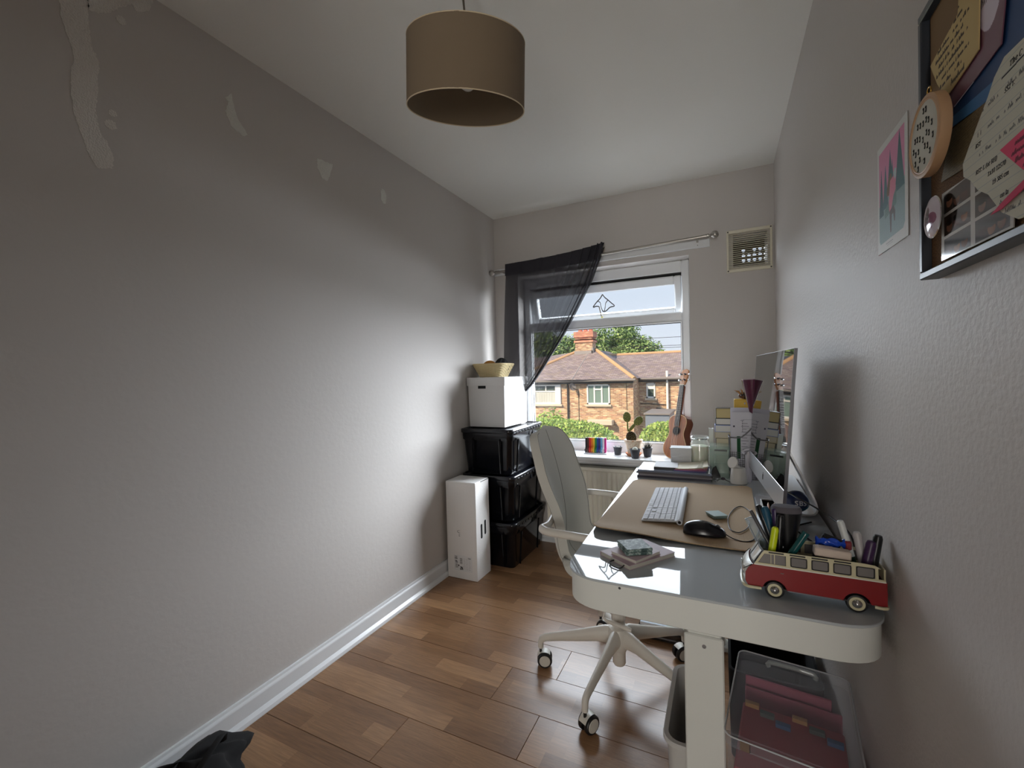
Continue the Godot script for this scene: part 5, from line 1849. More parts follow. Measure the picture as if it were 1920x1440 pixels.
func build_desk_things() -> void:
	computer()
	# cork mat with its near edge curling up
	var mt := thing("desk_mat", "cork desk mat with rounded corners under the keyboard and mouse", "mat", Vector3(1.42, DY, 1.37))
	var nm := 28
	var inner := func(u: float, v: float) -> Vector3:
		# a rounded rectangle swept from straight lines: u along x, v along z
		var x := lerpf(-0.222, 0.226, u)
		var z := lerpf(-0.348, 0.35, v)
		var r := 0.042
		var ex := maxf(0.0, absf(lerpf(-1, 1, u)) * 0.224 - (0.224 - r)) / r
		var cut := (1.0 - sqrt(maxf(0.0, 1.0 - ex * ex))) * r
		z = clampf(z, -0.348 + cut, 0.35 - cut)
		x += lerpf(0.004, -0.004, v)
		var near := smoothstep(0.2, 0.35, z)
		var lift := near * near * (0.004 + 0.012 * smoothstep(0.1, -0.2, x)) + 0.006 * smoothstep(0.15, 0.224, x) * smoothstep(-0.2, -0.34, z)
		return Vector3(x, 0.0022 + lift, z)
	part("body", B.new().sheet(44, 44, func(u: float, v: float) -> Vector3: return inner.call(u, 1.0 - v), 0.003, Vector2(0.45, 0.7)), M.cork, mt)
	part("backing", B.new().sheet(30, 30, func(u: float, v: float) -> Vector3:
		var p: Vector3 = inner.call(u, 1.0 - v)
		return p - Vector3(0, 0.00178, 0), 0.0006), M.mat_back, mt)
	keyboard()
	mouse()
	var ms := thing("sponge_block", "small pale grey-green block lying on the cork mat", "block", Vector3(1.531, DY + 0.0037, 1.452), 0.55)
	part("body", B.new().box(Vector3(0, 0.0055, 0), Vector3(0.044, 0.009, 0.052), 0.003), flatm(142, 162, 158, 0.7), ms)
	part("top_sheet", B.new().box(Vector3(0, 0.0105, 0), Vector3(0.046, 0.0025, 0.054), 0.001), flatm(168, 188, 186, 0.6), ms)
	# notebooks and coasters on the near corner
	var nb := thing("notebook", "dusty pink notebook with a black elastic loop at the near desk corner", "notebook", Vector3(1.353, DY, 1.838), -0.625)
	part("cover", B.new().box(Vector3(0, 0.0105, 0), Vector3(0.107, 0.001, 0.155), 0.0004).box(Vector3(0, 0.0005, 0), Vector3(0.107, 0.001, 0.155), 0.0004).box(Vector3(-0.053, 0.0055, 0), Vector3(0.0012, 0.011, 0.155), 0.0004), flatm(190, 168, 178, 0.6), nb)
	part("pages", B.new().box(Vector3(0.0005, 0.0055, 0), Vector3(0.103, 0.009, 0.151)), M.page_edge, nb)
	part("elastic", B.new().tube(curve([Vector3(0.035, 0.006, 0.0775), Vector3(0.036, 0.003, 0.092), Vector3(0.015, 0.003, 0.098), Vector3(-0.002, 0.004, 0.09), Vector3(0.0, 0.006, 0.0775)], 20), 0.0016, 6), M.black_rubber, nb)
	part("stamp", B.new().move(facing(Vector3.RIGHT, Vector3(0, 0, -1), Vector3(0.03, 0.011, 0.055))).prism(oval(0.008, 0.006, 16), 0.0004), flatm(160, 130, 142), nb)
	var np := thing("notepad", "small pale pink notepad under the marble coasters", "notepad", Vector3(1.352, DY + 0.011, 1.856), -0.5)
	part("cover", B.new().box(Vector3(0, 0.0075, 0), Vector3(0.078, 0.001, 0.095), 0.0004).box(Vector3(0, 0.0006, 0), Vector3(0.078, 0.001, 0.095), 0.0004), flatm(200, 180, 186, 0.6), np)
	part("pages", B.new().box(Vector3(0, 0.0041, 0), Vector3(0.075, 0.0058, 0.092)), M.page_edge, np)
	var mm := mk("marble", Color.WHITE, 0.5)
	mm.metallic_specular = 0.25
	mm.albedo_texture = T.marble
	mm.uv1_triplanar = true
	mm.uv1_scale = Vector3.ONE * 7.0
	for k in 2:
		var cs := thing("coaster", ["grey-green marble coaster directly on the pale pink notepad", "topmost grey-green marble coaster of the little pile"][k], "coaster", Vector3(1.349, DY + 0.0191 + k * 0.0083, 1.854), [-1.02, -0.98][k], "marble coasters")
		part("slab", B.new().box(Vector3(0, 0.0045, 0), Vector3(0.066, 0.0078, 0.066), 0.0012), mm, cs)
		part("cork_foot", B.new().box(Vector3(0, 0.0003, 0), Vector3(0.056, 0.0006, 0.056)), M.cork, cs)
	magazines()
	far_desk()


func computer() -> void:
	var bot := (Vector3(1.6465, 0, 0.92) + Vector3(1.698, 0, 1.57)) * 0.5
	var zd := Vector3(1.698 - 1.6465, 0, 0.65).normalized()
	var c := thing("computer", "silver all-in-one computer with a switched-off black screen against the right wall", "computer")
	# local axes: x to the user's right (towards the viewer), y up the panel, z out of the screen
	var yd := Vector3(0.075, 1, 0).normalized()
	var t := facing(zd, yd, Vector3(bot.x, 0.812, bot.z))
	# so that z points at the chair (-x)
	c.transform = t
	var w := 0.65
	var h := 0.458
	part("screen", B.new().span(Vector3(-w / 2 + 0.001, 0.066, -0.0022), Vector3(w / 2 - 0.001, h - 0.001, 0.0), 0.0006), M.screen_glass, c)
	part("chin", B.new().span(Vector3(-w / 2 + 0.0005, 0.001, -0.0022), Vector3(w / 2 - 0.0005, 0.0655, -0.0002), 0.0006), M.alu, c, "silver chin below the screen")
	var back := func(u: float, v: float) -> Vector3:
		var a := u * 2 - 1
		var e := v * 2 - 1
		var k := (1 - pow(absf(a), 2.6)) * (1 - pow(absf(e), 2.6))
		return Vector3(-a * w / 2, v * h, -0.008 - 0.034 * k)
	part("back", B.new().grid(36, 28, back), M.alu, c)
	part("rim", B.new().span(Vector3(-w / 2, 0, -0.0085), Vector3(-w / 2 + 0.0008, h, -0.0001)).span(Vector3(w / 2 - 0.0008, 0, -0.0085), Vector3(w / 2, h, -0.0001)).span(Vector3(-w / 2, h - 0.0008, -0.0085), Vector3(w / 2, h, -0.0001)).span(Vector3(-w / 2, 0, -0.0085), Vector3(w / 2, 0.0008, -0.0001)), M.alu_dark, c)
	# fruit-shaped mark on the chin
	var ap := PackedVector2Array()
	for i in 28:
		var a := TAU * i / 28
		var p := Vector2(cos(a) * 0.0095, 0.033 - 0.003 + sin(a) * 0.0105)
		if p.y > 0.038 and absf(p.x) < 0.003:
			p.y -= 0.0018
		if p.distance_to(Vector2(0.0115, 0.031)) < 0.0055:
			p = Vector2(0.0115, 0.031) + (p - Vector2(0.0115, 0.031)).normalized() * 0.0055
		ap.append(p)
	var lg := B.new().move(Transform3D(Basis(), Vector3(0, 0.001, -0.0004))).prism(ap, 0.0006)
	lg.move(Transform3D(Basis(Vector3.BACK, -0.7), Vector3(0.001, 0.0445, -0.0004))).prism(oval(0.0018, 0.004, 12), 0.0006)
	part("logo", lg, M.black_satin, c, "small black logo on the chin")
	# stand: a bent plate from the back of the panel down to the foot
	var inv := t.affine_inverse()
	var prof := curve([Vector3(1.70, 1.035, 0), Vector3(1.727, 0.985, 0), Vector3(1.772, 0.885, 0), Vector3(1.807, 0.805, 0), Vector3(1.816, 0.77, 0), Vector3(1.808, 0.754, 0), Vector3(1.785, 0.7495, 0), Vector3(1.73, 0.7485, 0), Vector3(1.654, 0.748, 0)], 40)
	var zc := 1.245
	var b := B.new()
	var mid := func(u: float, v: float) -> Vector3:
		var k := v * 39.0
		var i := mini(int(k), 38)
		var p: Vector3 = prof[i].lerp(prof[i + 1], k - i)
		var hw := 0.085 + 0.012 * smoothstep(0.4, 0.75, v)
		var r := 0.02
		var edge := clampf((v - 0.955) / 0.045, 0, 1)
		hw -= r * (1.0 - sqrt(1.0 - edge * edge)) if edge > 0 else 0.0
		return inv * Vector3(p.x, p.y, zc + (u * 2 - 1) * hw)
	b.sheet(12, 60, mid, 0.0055)
	part("stand", b, M.alu, c)
	var ho := B.new().move(facing(Vector3(0, 0, 1), (Vector3(1.727, 0.985, 0) - Vector3(1.772, 0.885, 0)).normalized(), Vector3(1.763, 0.905, zc)))
	ho.xf = inv * ho.xf
	ho.move(ho.xf * Transform3D(Basis(), Vector3(0, 0, -0.0035))).prism(oval(0.018, 0.018, 22), 0.007)
	part("cable_hole", ho, M.black_rubber, c)
	# ball on the foot
	var bl := thing("stress_ball", "shiny dark blue ball lettered SBS behind the screen", "ball", Vector3(1.763, DY + 0.0072, 1.318))
	part("body", B.new().ball(Vector3(0, 0.034, 0), Vector3(0.035, 0.034, 0.035), 32), (func() -> Material:
		var m := mk("ball_blue", c8(30, 46, 92), 0.12)
		m.clearcoat_enabled = true
		return m).call(), bl)
	part("band", B.new().move(Transform3D(Basis(Vector3(1, 0, 0.4).normalized(), 0.45), Vector3(0, 0.034, 0))).lathe([Vector2(0.0335, -0.013), Vector2(0.0345, -0.01), Vector2(0.0352, -0.006), Vector2(0.0354, -0.004)], 32), flatm(52, 96, 120, 0.2), bl)
	var tm := TextMesh.new()
	var fo := SystemFont.new()
	fo.font_names = PackedStringArray(["Droid Sans"])
	fo.font_weight = 700
	tm.font = fo
	tm.text = "SBS"
	tm.font_size = 64
	tm.pixel_size = 0.021 / 64.0
	tm.depth = 0.0006
	var arr := tm.surface_get_arrays(0)
	var vs: PackedVector3Array = arr[Mesh.ARRAY_VERTEX]
	var ns: PackedVector3Array = arr[Mesh.ARRAY_NORMAL]
	var face := Basis(Vector3.UP, 0.12) * Basis(Vector3.RIGHT, -0.05)
	for i in vs.size():
		var p := vs[i]
		var lon := (p.x + 0.004) / 0.035
		var lat := p.y / 0.035
		var dir := Vector3(sin(lon) * cos(lat), sin(lat), cos(lon) * cos(lat))
		vs[i] = face * (dir * (0.0353 + p.z)) * Vector3(1, 0.972, 1) + Vector3(0, 0.034, 0)
		ns[i] = face * dir
	arr[Mesh.ARRAY_VERTEX] = vs
	arr[Mesh.ARRAY_NORMAL] = ns
	var am := ArrayMesh.new()
	am.add_surface_from_arrays(Mesh.PRIMITIVE_TRIANGLES, arr)
	meshed("lettering", am, flatm(226, 228, 232), bl)
	# black cables behind it
	var cb := thing("black_cable", "black cable arching from behind the screen down to the wall", "cable", Vector3.ZERO)
	part("cord", B.new().tube(curve([Vector3(1.722, 0.80, 1.22), Vector3(1.735, 0.812, 1.30), Vector3(1.755, 0.822, 1.42), Vector3(1.775, 0.84, 1.58), Vector3(1.792, 0.85, 1.72), Vector3(1.806, 0.84, 1.79), Vector3(1.812, 0.79, 1.80), Vector3(1.812, 0.7505, 1.775), Vector3(1.78, 0.749, 1.74)], 50), 0.0022, 8), M.black_rubber, cb)
	part("plug", B.new().box(Vector3(1.716, 0.80, 1.205), Vector3(0.012, 0.016, 0.03), 0.003), M.black_rubber, cb)
	var cb2 := thing("black_cable", "black cable lying on the glass beside the computer's foot", "cable", Vector3.ZERO)
	part("cord", B.new().tube(curve([Vector3(1.79, DY + 0.0025, 1.40), Vector3(1.74, DY + 0.0025, 1.47), Vector3(1.76, DY + 0.0025, 1.56), Vector3(1.79, DY + 0.0025, 1.66), Vector3(1.77, DY + 0.0025, 1.74)], 40), 0.0022, 8), M.black_rubber, cb2)


func keyboard() -> void:
	var k := thing("keyboard", "slim white and silver keyboard lying on the cork mat", "keyboard", Vector3(1.372, DY + 0.0037, 1.374), 0.028)
	# local: x from the typing edge (-) to the raised tube (+), z towards the viewer
	var tilt := Transform3D(Basis(Vector3.BACK, 0.075), Vector3(0, 0.0104, 0))
	part("body", B.new().move(tilt).box(Vector3(-0.002, -0.003, 0), Vector3(0.112, 0.005, 0.41), 0.0015), M.keyboard_body, k)
	part("battery_tube", B.new().move(Transform3D(Basis(Vector3.RIGHT, PI / 2), Vector3(0.054, 0.0092, 0.0))).lathe([Vector2(0, -0.205), Vector2(0.0082, -0.205), Vector2(0.009, -0.203), Vector2(0.009, 0.203), Vector2(0.0082, 0.205), Vector2(0, 0.205)], 20), M.keyboard_body, k)
	part("end_slot", B.new().move(Transform3D(Basis(Vector3.RIGHT, PI / 2), Vector3(0.054, 0.0092, 0.2052))).lathe([Vector2(0.0045, -0.001), Vector2(0.0045, 0.0006), Vector2(0, 0.0006)], 14), M.black_satin, k)
	part("power_button", B.new().move(Transform3D(Basis(Vector3.RIGHT, PI / 2), Vector3(0.054, 0.0092, -0.2052))).lathe([Vector2(0, -0.0012), Vector2(0.005, -0.001), Vector2(0.005, 0.001)], 14), M.alu_dark, k)
	# rows run along z; row 0 is nearest the user
	var rows := [[1, 1, 1.25, 1.25, 5, 1.25, 1.25, 1, 0.15, 1, 1, 1, 0.15, 2, 1, 1], [2.2, 1, 1, 1, 1, 1, 1, 1, 1, 1, 1, 2.0, 0.25, 0.9, 1, 0.9, 0.2, 1, 1, 1], [1.7, 1, 1, 1, 1, 1, 1, 1, 1, 1, 1, 1, 1.6, 0.15, 1, 1, 1, 0.15, 1, 1, 1], [1.5, 1, 1, 1, 1, 1, 1, 1, 1, 1, 1, 1, 1, 1.1, 0.15, 1, 1, 1, 0.15, 1, 1, 1], [1, 1, 1, 1, 1, 1, 1, 1, 1, 1, 1, 1, 1, 1.6, 0.15, 1, 1, 1, 0.15, 1, 1, 1], [1, 1, 1, 1, 1, 1, 1, 1, 1, 1, 1, 1, 1, 1, 0.6, 0.15, 1, 1, 1, 0.15, 1, 1, 1]]
	for r in rows.size():
		var total := 0.0
		for x in rows[r]:
			total += x
		var z := -0.199
		var unit := 0.398 / total
		var x0: float = -0.0535 + r * 0.0167
		var dx := 0.0143 if r < 5 else 0.0085
		for wv in rows[r]:
			var wz: float = wv * unit
			if wv >= 0.5 and not (r == 1 and (wv == 0.9 or wv == 0.25)):
				part("key", B.new().move(tilt).box(Vector3(x0 + dx / 2, 0.001, z + wz / 2), Vector3(dx, 0.0026, wz - 0.0026), 0.0007), M.key_white, k)
			z += wz


func mouse() -> void:
	var m := thing("mouse", "black corded computer mouse on the cork mat", "mouse", Vector3(1.502, DY + 0.0058, 1.632), 0.05)
	var f := func(u: float, v: float) -> Vector3:
		var a := TAU * u
		var x := -cos(PI * v) * 0.056
		var k := sin(PI * v)
		var w := 0.0295 * pow(k, 0.55) * (1.0 - 0.06 * cos(TAU * v))
		var hgt := 0.0355 * pow(k, 0.62) * (1.0 - 0.3 * smoothstep(-0.01, 0.056, x))
		var y := sin(a)
		return Vector3(x, maxf(y, 0.0) * hgt + (0.003 if y > 0.0 else 0.003 + 0.003 * y), -cos(a) * w)
	part("body", B.new().grid(36, 30, f), M.black_satin, m)
	part("scroll_wheel", B.new().move(Transform3D(Basis(Vector3.RIGHT, PI / 2), Vector3(0.034, 0.0225, 0))).lathe([Vector2(0, -0.0035), Vector2(0.007, -0.0035), Vector2(0.008, -0.002), Vector2(0.008, 0.002), Vector2(0.007, 0.0035), Vector2(0, 0.0035)], 16), M.black_rubber, m)
	part("button_gap", B.new().tube([Vector3(0.005, 0.0345, 0), Vector3(0.02, 0.0305, 0), Vector3(0.046, 0.0185, 0)], 0.0007, 5), M.alu_dark, m)
	part("logo", B.new().move(facing(Vector3.RIGHT, Vector3(0, 0.2, -1), Vector3(-0.02, 0.0352, 0.0))).prism(oval(0.004, 0.003, 12), 0.0004), M.alu_dark, m)
	var y := DY + 0.006
	var pts := [Vector3(1.556, y + 0.006, 1.628), Vector3(1.575, y + 0.001, 1.643), Vector3(1.6, y, 1.653), Vector3(1.622, y, 1.635), Vector3(1.638, y, 1.575), Vector3(1.645, y, 1.506), Vector3(1.64, y, 1.42), Vector3(1.625, y, 1.348), Vector3(1.605, y, 1.312), Vector3(1.583, y, 1.352), Vector3(1.566, y, 1.44), Vector3(1.564, y, 1.51), Vector3(1.57, y, 1.568), Vector3(1.59, y, 1.584), Vector3(1.612, y, 1.542), Vector3(1.622, y, 1.479), Vector3(1.615, y, 1.445), Vector3(1.63, y + 0.004, 1.44), Vector3(1.64, y + 0.001, 1.45)]
	var wp := []
	for p in pts:
		wp.append(m.transform.affine_inverse() * p)
	part("cord", B.new().tube(curve(wp, 110), 0.0014, 7), M.black_rubber, m)


func magazines() -> void:
	var cols := [[60, 58, 74], [150, 146, 152], [98, 94, 100], [44, 44, 54]]
	var y := DY
	for k in 4:
		var hgt := [0.009, 0.008, 0.009, 0.009][k] as float
		var m := thing("magazine", ["lowest of the four flat books at the far desk end, dark spine", "second flat book from the bottom of the pile by the window, grey edge", "third flat book up in the pile by the window, greyish edge", "topmost flat folder under the papers, bluish reflected light put into its colour"][k], "book", Vector3(1.353 + [0.0, 0.003, -0.002, 0.002][k], y, 0.886 + [0.0, -0.002, 0.001, 0.0][k]), [0.0, 0.02, -0.015, 0.008][k], "pile of flat books by the window")
		var cm := flatm(cols[k][0], cols[k][1], cols[k][2], 0.3) if k < 3 else flatm(126, 136, 158, 0.18)  # topmost cover coloured blue-grey for the bluish light it reflects
		part("cover", B.new().box(Vector3(0, hgt - 0.001, 0), Vector3(0.302, 0.0018, 0.174), 0.0006).box(Vector3(0, 0.0009, 0), Vector3(0.302, 0.0018, 0.174), 0.0006).box(Vector3(0, hgt / 2, 0.0865), Vector3(0.302, hgt, 0.0014), 0.0005), cm, m)
		part("pages", B.new().box(Vector3(0, hgt / 2, -0.0005), Vector3(0.298, hgt - 0.0036, 0.168)), M.page_edge if k % 2 else M.page_edge_dark, m)
		y += hgt
	var n := thing("notebook", "small white-topped notebook with black edges on the flat pile", "notebook", Vector3(1.318, y, 0.888), 0.05)
	part("cover", B.new().box(Vector3(0, 0.0105, 0), Vector3(0.1, 0.002, 0.118), 0.0006), M.paper_white, n, "white cover")
	part("body", B.new().box(Vector3(0, 0.0048, 0), Vector3(0.1, 0.0094, 0.118), 0.001), M.black_satin, n, "black edge")
	# sheaf of coloured paper in a clear sleeve
	var pf := thing("paper_sheaf", "fanned pink, purple and cream papers on the flat pile beside the white notebook", "papers", Vector3(1.425, y, 0.888), -0.03)
	var pc := [c8(120, 128, 190), c8(170, 132, 190), c8(206, 120, 160), c8(224, 150, 170), c8(236, 214, 180), c8(240, 232, 210)]
	for k in 6:
		var lift := 0.0014 + k * 0.0016
		part("sheet", B.new().move(Transform3D(Basis(Vector3.UP, 0.03 * (k - 2)), Vector3(0.0, lift, 0.004 * (2 - k)))).sheet(10, 3, func(u: float, v: float) -> Vector3: return Vector3((u - 0.5) * 0.13, 0.006 * k * pow(u, 2.0) * 0.5, (0.5 - v) * 0.14), 0.0008), flatm(pc[k].r8, pc[k].g8, pc[k].b8, 0.7), pf)
	part("clear_sleeve", B.new().sheet(12, 4, func(u: float, v: float) -> Vector3: return Vector3(0.02 + u * 0.046, 0.013 + 0.012 * sin(u * 3.0) - 0.008 * u, (0.5 - v) * 0.145), 0.0006), M.clear_glass, pf)


func far_desk() -> void:
	# white card box by the sill
	var wb := thing("small_box", "small white lidded box at the far desk corner below the ukulele", "box", Vector3(1.37, DY, 0.752), 0.08)
	part("body", B.new().box(Vector3(0, 0.035, 0), Vector3(0.09, 0.068, 0.075), 0.0015), M.white_card, wb)
	part("lid", B.new().box(Vector3(0, 0.087, 0), Vector3(0.0925, 0.042, 0.0775), 0.002), M.white_card, wb)
	# glass jar candle
	var j := thing("jar_candle", "glass jar with a glass lid holding a cream candle", "candle", Vector3(1.452, DY, 0.755))
	part("jar", B.new().lathe([Vector2(0, 0.0), Vector2(0.037, 0.0), Vector2(0.0405, 0.004), Vector2(0.0405, 0.128), Vector2(0.037, 0.138), Vector2(0.0345, 0.142), Vector2(0.0345, 0.152), Vector2(0.032, 0.152), Vector2(0.032, 0.142), Vector2(0.0345, 0.137), Vector2(0.038, 0.127), Vector2(0.038, 0.005), Vector2(0, 0.004)], 36), M.clear_glass, j)
	part("wax", B.new().lathe([Vector2(0, 0.005), Vector2(0.0375, 0.005), Vector2(0.0375, 0.118), Vector2(0.034, 0.1195), Vector2(0, 0.119)], 30), M.wax, j)
	part("lid", B.new().lathe([Vector2(0, 0.153), Vector2(0.036, 0.153), Vector2(0.0395, 0.155), Vector2(0.0395, 0.159), Vector2(0.034, 0.165), Vector2(0.012, 0.167), Vector2(0, 0.167)], 32), M.clear_glass, j)
	part("lid_band", B.new().lathe([Vector2(0.0362, 0.1495), Vector2(0.038, 0.15), Vector2(0.038, 0.1535), Vector2(0.0362, 0.154)], 32), M.chrome, j)
	# greenish clear box with dark things in it
	var gb := thing("glass_box", "pale green clear box beside the jar candle with dark items inside", "box", Vector3(1.537, DY, 0.836))
	part("body", B.new().loft([[rrect(0.074, 0.09, 0.008, 4), 0.0], [rrect(0.078, 0.094, 0.008, 4), 0.128]], false, false).box(Vector3(0, 0.002, 0), Vector3(0.074, 0.003, 0.09)), (func() -> Material:
		var m := mk("green_clear", Color(0.72, 0.84, 0.79, 0.34), 0.12)
		m.transparency = BaseMaterial3D.TRANSPARENCY_ALPHA
		return m).call(), gb)
	part("lid", B.new().loft([[rrect(0.082, 0.098, 0.009, 4), 0.124], [rrect(0.082, 0.098, 0.009, 4), 0.136], [rrect(0.076, 0.092, 0.009, 4), 0.139]], true), M.green_clear, gb)
	part("dark_strip", B.new().box(Vector3(0.005, 0.122, 0.048), Vector3(0.05, 0.008, 0.002), 0.0008), M.black_satin, gb)
	var cl := thing("hair_clip", "curved black hair clip standing against the pale green box", "clip", Vector3(1.525, DY, 0.9))
	part("jaw", B.new().prism(poly([-0.012, 0, 0.018, 0, 0.013, 0.02, 0.0, 0.05, -0.002, 0.058, -0.013, 0.05, -0.02, 0.032, -0.018, 0.012]), 0.012, 0.002, true), M.black_satin, cl)
	books()
	# wire mesh letter rack with papers
	var r := thing("letter_rack", "grey wire mesh letter rack standing beside the books", "rack", Vector3(1.632, DY, 0.84))
	var wires := B.new()
	for i in 15:
		wires.tube([Vector3(-0.052 + i * 0.0075, 0.002, 0.034), Vector3(-0.052 + i * 0.0075, 0.118, 0.037)], 0.0007, 4)
	for k in 14:
		wires.tube([Vector3(-0.052, 0.004 + k * 0.0085, 0.0345), Vector3(0.053, 0.004 + k * 0.0085, 0.0345)], 0.0007, 4)
	part("mesh", wires, M.alu_dark, r).set_meta("kind", "stuff")
	part("rim", B.new().tube(curve([Vector3(-0.055, 0.02, -0.03), Vector3(-0.056, 0.17, -0.02), Vector3(-0.055, 0.178, 0.03), Vector3(-0.02, 0.178, 0.038), Vector3(0.0, 0.188, 0.037), Vector3(0.035, 0.225, 0.036), Vector3(0.054, 0.245, 0.036), Vector3(0.056, 0.24, -0.02)], 40), 0.0028, 8), M.alu_dark, r)
	part("upright", B.new().tube([Vector3(-0.054, 0.0, 0.036), Vector3(-0.054, 0.178, 0.034)], 0.002, 6).tube([Vector3(0.054, 0.0, 0.036), Vector3(0.054, 0.245, 0.036)], 0.002, 6).span(Vector3(-0.056, 0, -0.036), Vector3(0.056, 0.002, 0.038)), M.alu_dark, r)
	var im := new_image(128, 320, c8(222, 222, 232))
	for k in 18:
		im.fill_rect(Rect2i(52 + (k * 7) % 12, 40 + k * 14, 18 + (k * 13) % 34, 2), c8(110, 108, 124))
	im.fill_rect(Rect2i(10, 66, 9, 8), c8(70, 70, 90))
	im.fill_rect(Rect2i(64, 36, 54, 1), c8(130, 130, 146))
	im.fill_rect(Rect2i(64, 76, 54, 1), c8(130, 130, 146))
	im.fill_rect(Rect2i(30, 118, 20, 108), c8(34, 92, 56))
	for k in 6:
		im.fill_rect(Rect2i(60, 44 + k * 9, 3, 5), c8(90, 88, 104))
	var pm := img_mat("letter_print", im, 0.8)
	for k in 3:
		var hgt := [0.292, 0.302, 0.285][k] as float
		var wd := [0.1, 0.075, 0.088][k] as float
		var pp := thing("letter", ["tallest lilac-white letter at the back of the wire rack", "narrow white letter in the middle of the wire rack", "printed letter with a green block at the front of the wire rack"][k], "paper", Vector3(1.632 + [0.0, -0.012, -0.003][k], DY + 0.0025, 0.836 + k * 0.013), 0.0, "papers in the wire rack")
		part("sheet", B.new().move(Transform3D(Basis(Vector3.RIGHT, -0.02 + 0.01 * k), Vector3.ZERO)).grid(1, 1, func(u: float, v: float) -> Vector3: return Vector3((u - 0.5) * wd, (1 - v) * hgt, 0.0016), true).span(Vector3(-wd / 2, 0, -0.0008), Vector3(wd / 2, hgt, 0.0007)), pm if k == 2 else flatm(216, 216, 228, 0.8), pp)
	# purple cone: a tapering cup stuck in the rack
	var vs := thing("cone_cup", "dark purple tapering cone cup standing in the wire letter rack", "cup", Vector3(1.672, 1.031, 0.8555))
	vs.rotation.z = 0.06
	part("body", B.new().lathe([Vector2(0, 0.0), Vector2(0.017, 0.0), Vector2(0.038, 0.142), Vector2(0.0365, 0.142), Vector2(0.015, 0.004), Vector2(0, 0.004)], 32), flatm(92, 36, 62, 0.25), vs)
	part("rim", B.new().move(Transform3D(Basis(), Vector3(0, 0.1415, 0))).lathe([Vector2(0.0362, -0.001), Vector2(0.0385, -0.001), Vector2(0.0385, 0.001), Vector2(0.0362, 0.001), Vector2(0.0362, -0.001)], 32), flatm(196, 176, 186, 0.3), vs, "pale rim")
	part("stem", B.new().lathe([Vector2(0.0, -0.28), Vector2(0.004, -0.28), Vector2(0.0045, -0.012), Vector2(0.016, 0.001)], 16), flatm(92, 36, 62, 0.25), vs)
	# cone lamp
	var lp := thing("desk_speaker", "small off-white cone stand with a tilted round disc on top", "speaker", Vector3(1.607, DY, 0.955))
	part("body", B.new().lathe([Vector2(0, 0.0), Vector2(0.03, 0.0), Vector2(0.033, 0.004), Vector2(0.0265, 0.062), Vector2(0.024, 0.066), Vector2(0, 0.067)], 32), M.white_plastic, lp)
	var dk := B.new().move(Transform3D(Basis(Vector3.UP, -0.75) * Basis(Vector3.RIGHT, PI / 2 - 0.35), Vector3(-0.021, 0.088, 0.012)))
	dk.lathe([Vector2(0, -0.012), Vector2(0.018, -0.012), Vector2(0.0235, -0.004), Vector2(0.0245, 0.0), Vector2(0.023, 0.0022), Vector2(0, 0.0024)], 28)
	part("disc", dk, M.white_plastic, lp)
	part("neck", B.new().tube([Vector3(0, 0.062, 0), Vector3(-0.012, 0.08, 0.006)], 0.009, 10), M.white_plastic, lp)
	# crumpled packet in front of the screen's far end
	var pk := thing("paper_packet", "white crumpled paper packet standing at the screen's far corner", "packet", Vector3(1.645, DY, 0.905))
	part("body", B.new().grid(18, 14, func(u: float, v: float) -> Vector3:
		var a := TAU * u
		var rr := 1.0 + 0.14 * sin(5 * a + v * 7)
		return Vector3(cos(a) * lerpf(0.013, 0.01, v) * rr, v * lerpf(0.11, 0.13, 0.5 + 0.5 * sin(3 * a)), -sin(a) * 0.022 * rr)), flatm(222, 220, 230, 0.6), pk)
	part("torn_top", B.new().tube(curve([Vector3(-0.012, 0.118, 0.01), Vector3(-0.02, 0.124, 0.004), Vector3(-0.008, 0.13, -0.006), Vector3(0.008, 0.136, 0.0)], 14), 0.005, 7), flatm(222, 220, 230, 0.6), pk)
	# earphones in a clear bag
	var ep := thing("earphones", "dark small earphones in a crumpled clear bag on the glass", "earphones", Vector3(1.55, DY, 0.95))
	part("cord", B.new().tube(curve([Vector3(-0.03, 0.004, 0.02), Vector3(-0.01, 0.012, 0.0), Vector3(0.0, 0.016, 0.01), Vector3(0.018, 0.01, 0.02), Vector3(0.03, 0.004, 0.012)], 24), 0.0022, 7).ball(Vector3(0.0, 0.016, 0.008), Vector3(0.009, 0.007, 0.007), 12), flatm(66, 56, 66, 0.3), ep)
	part("clear_bag", B.new().grid(16, 10, func(u: float, v: float) -> Vector3: return Vector3((u - 0.5) * 0.085, 0.004 + 0.014 * sin(PI * u) * sin(PI * v) + 0.003 * sin(u * 17 + v * 9), (0.5 - v) * 0.07)), M.clear_glass, ep)


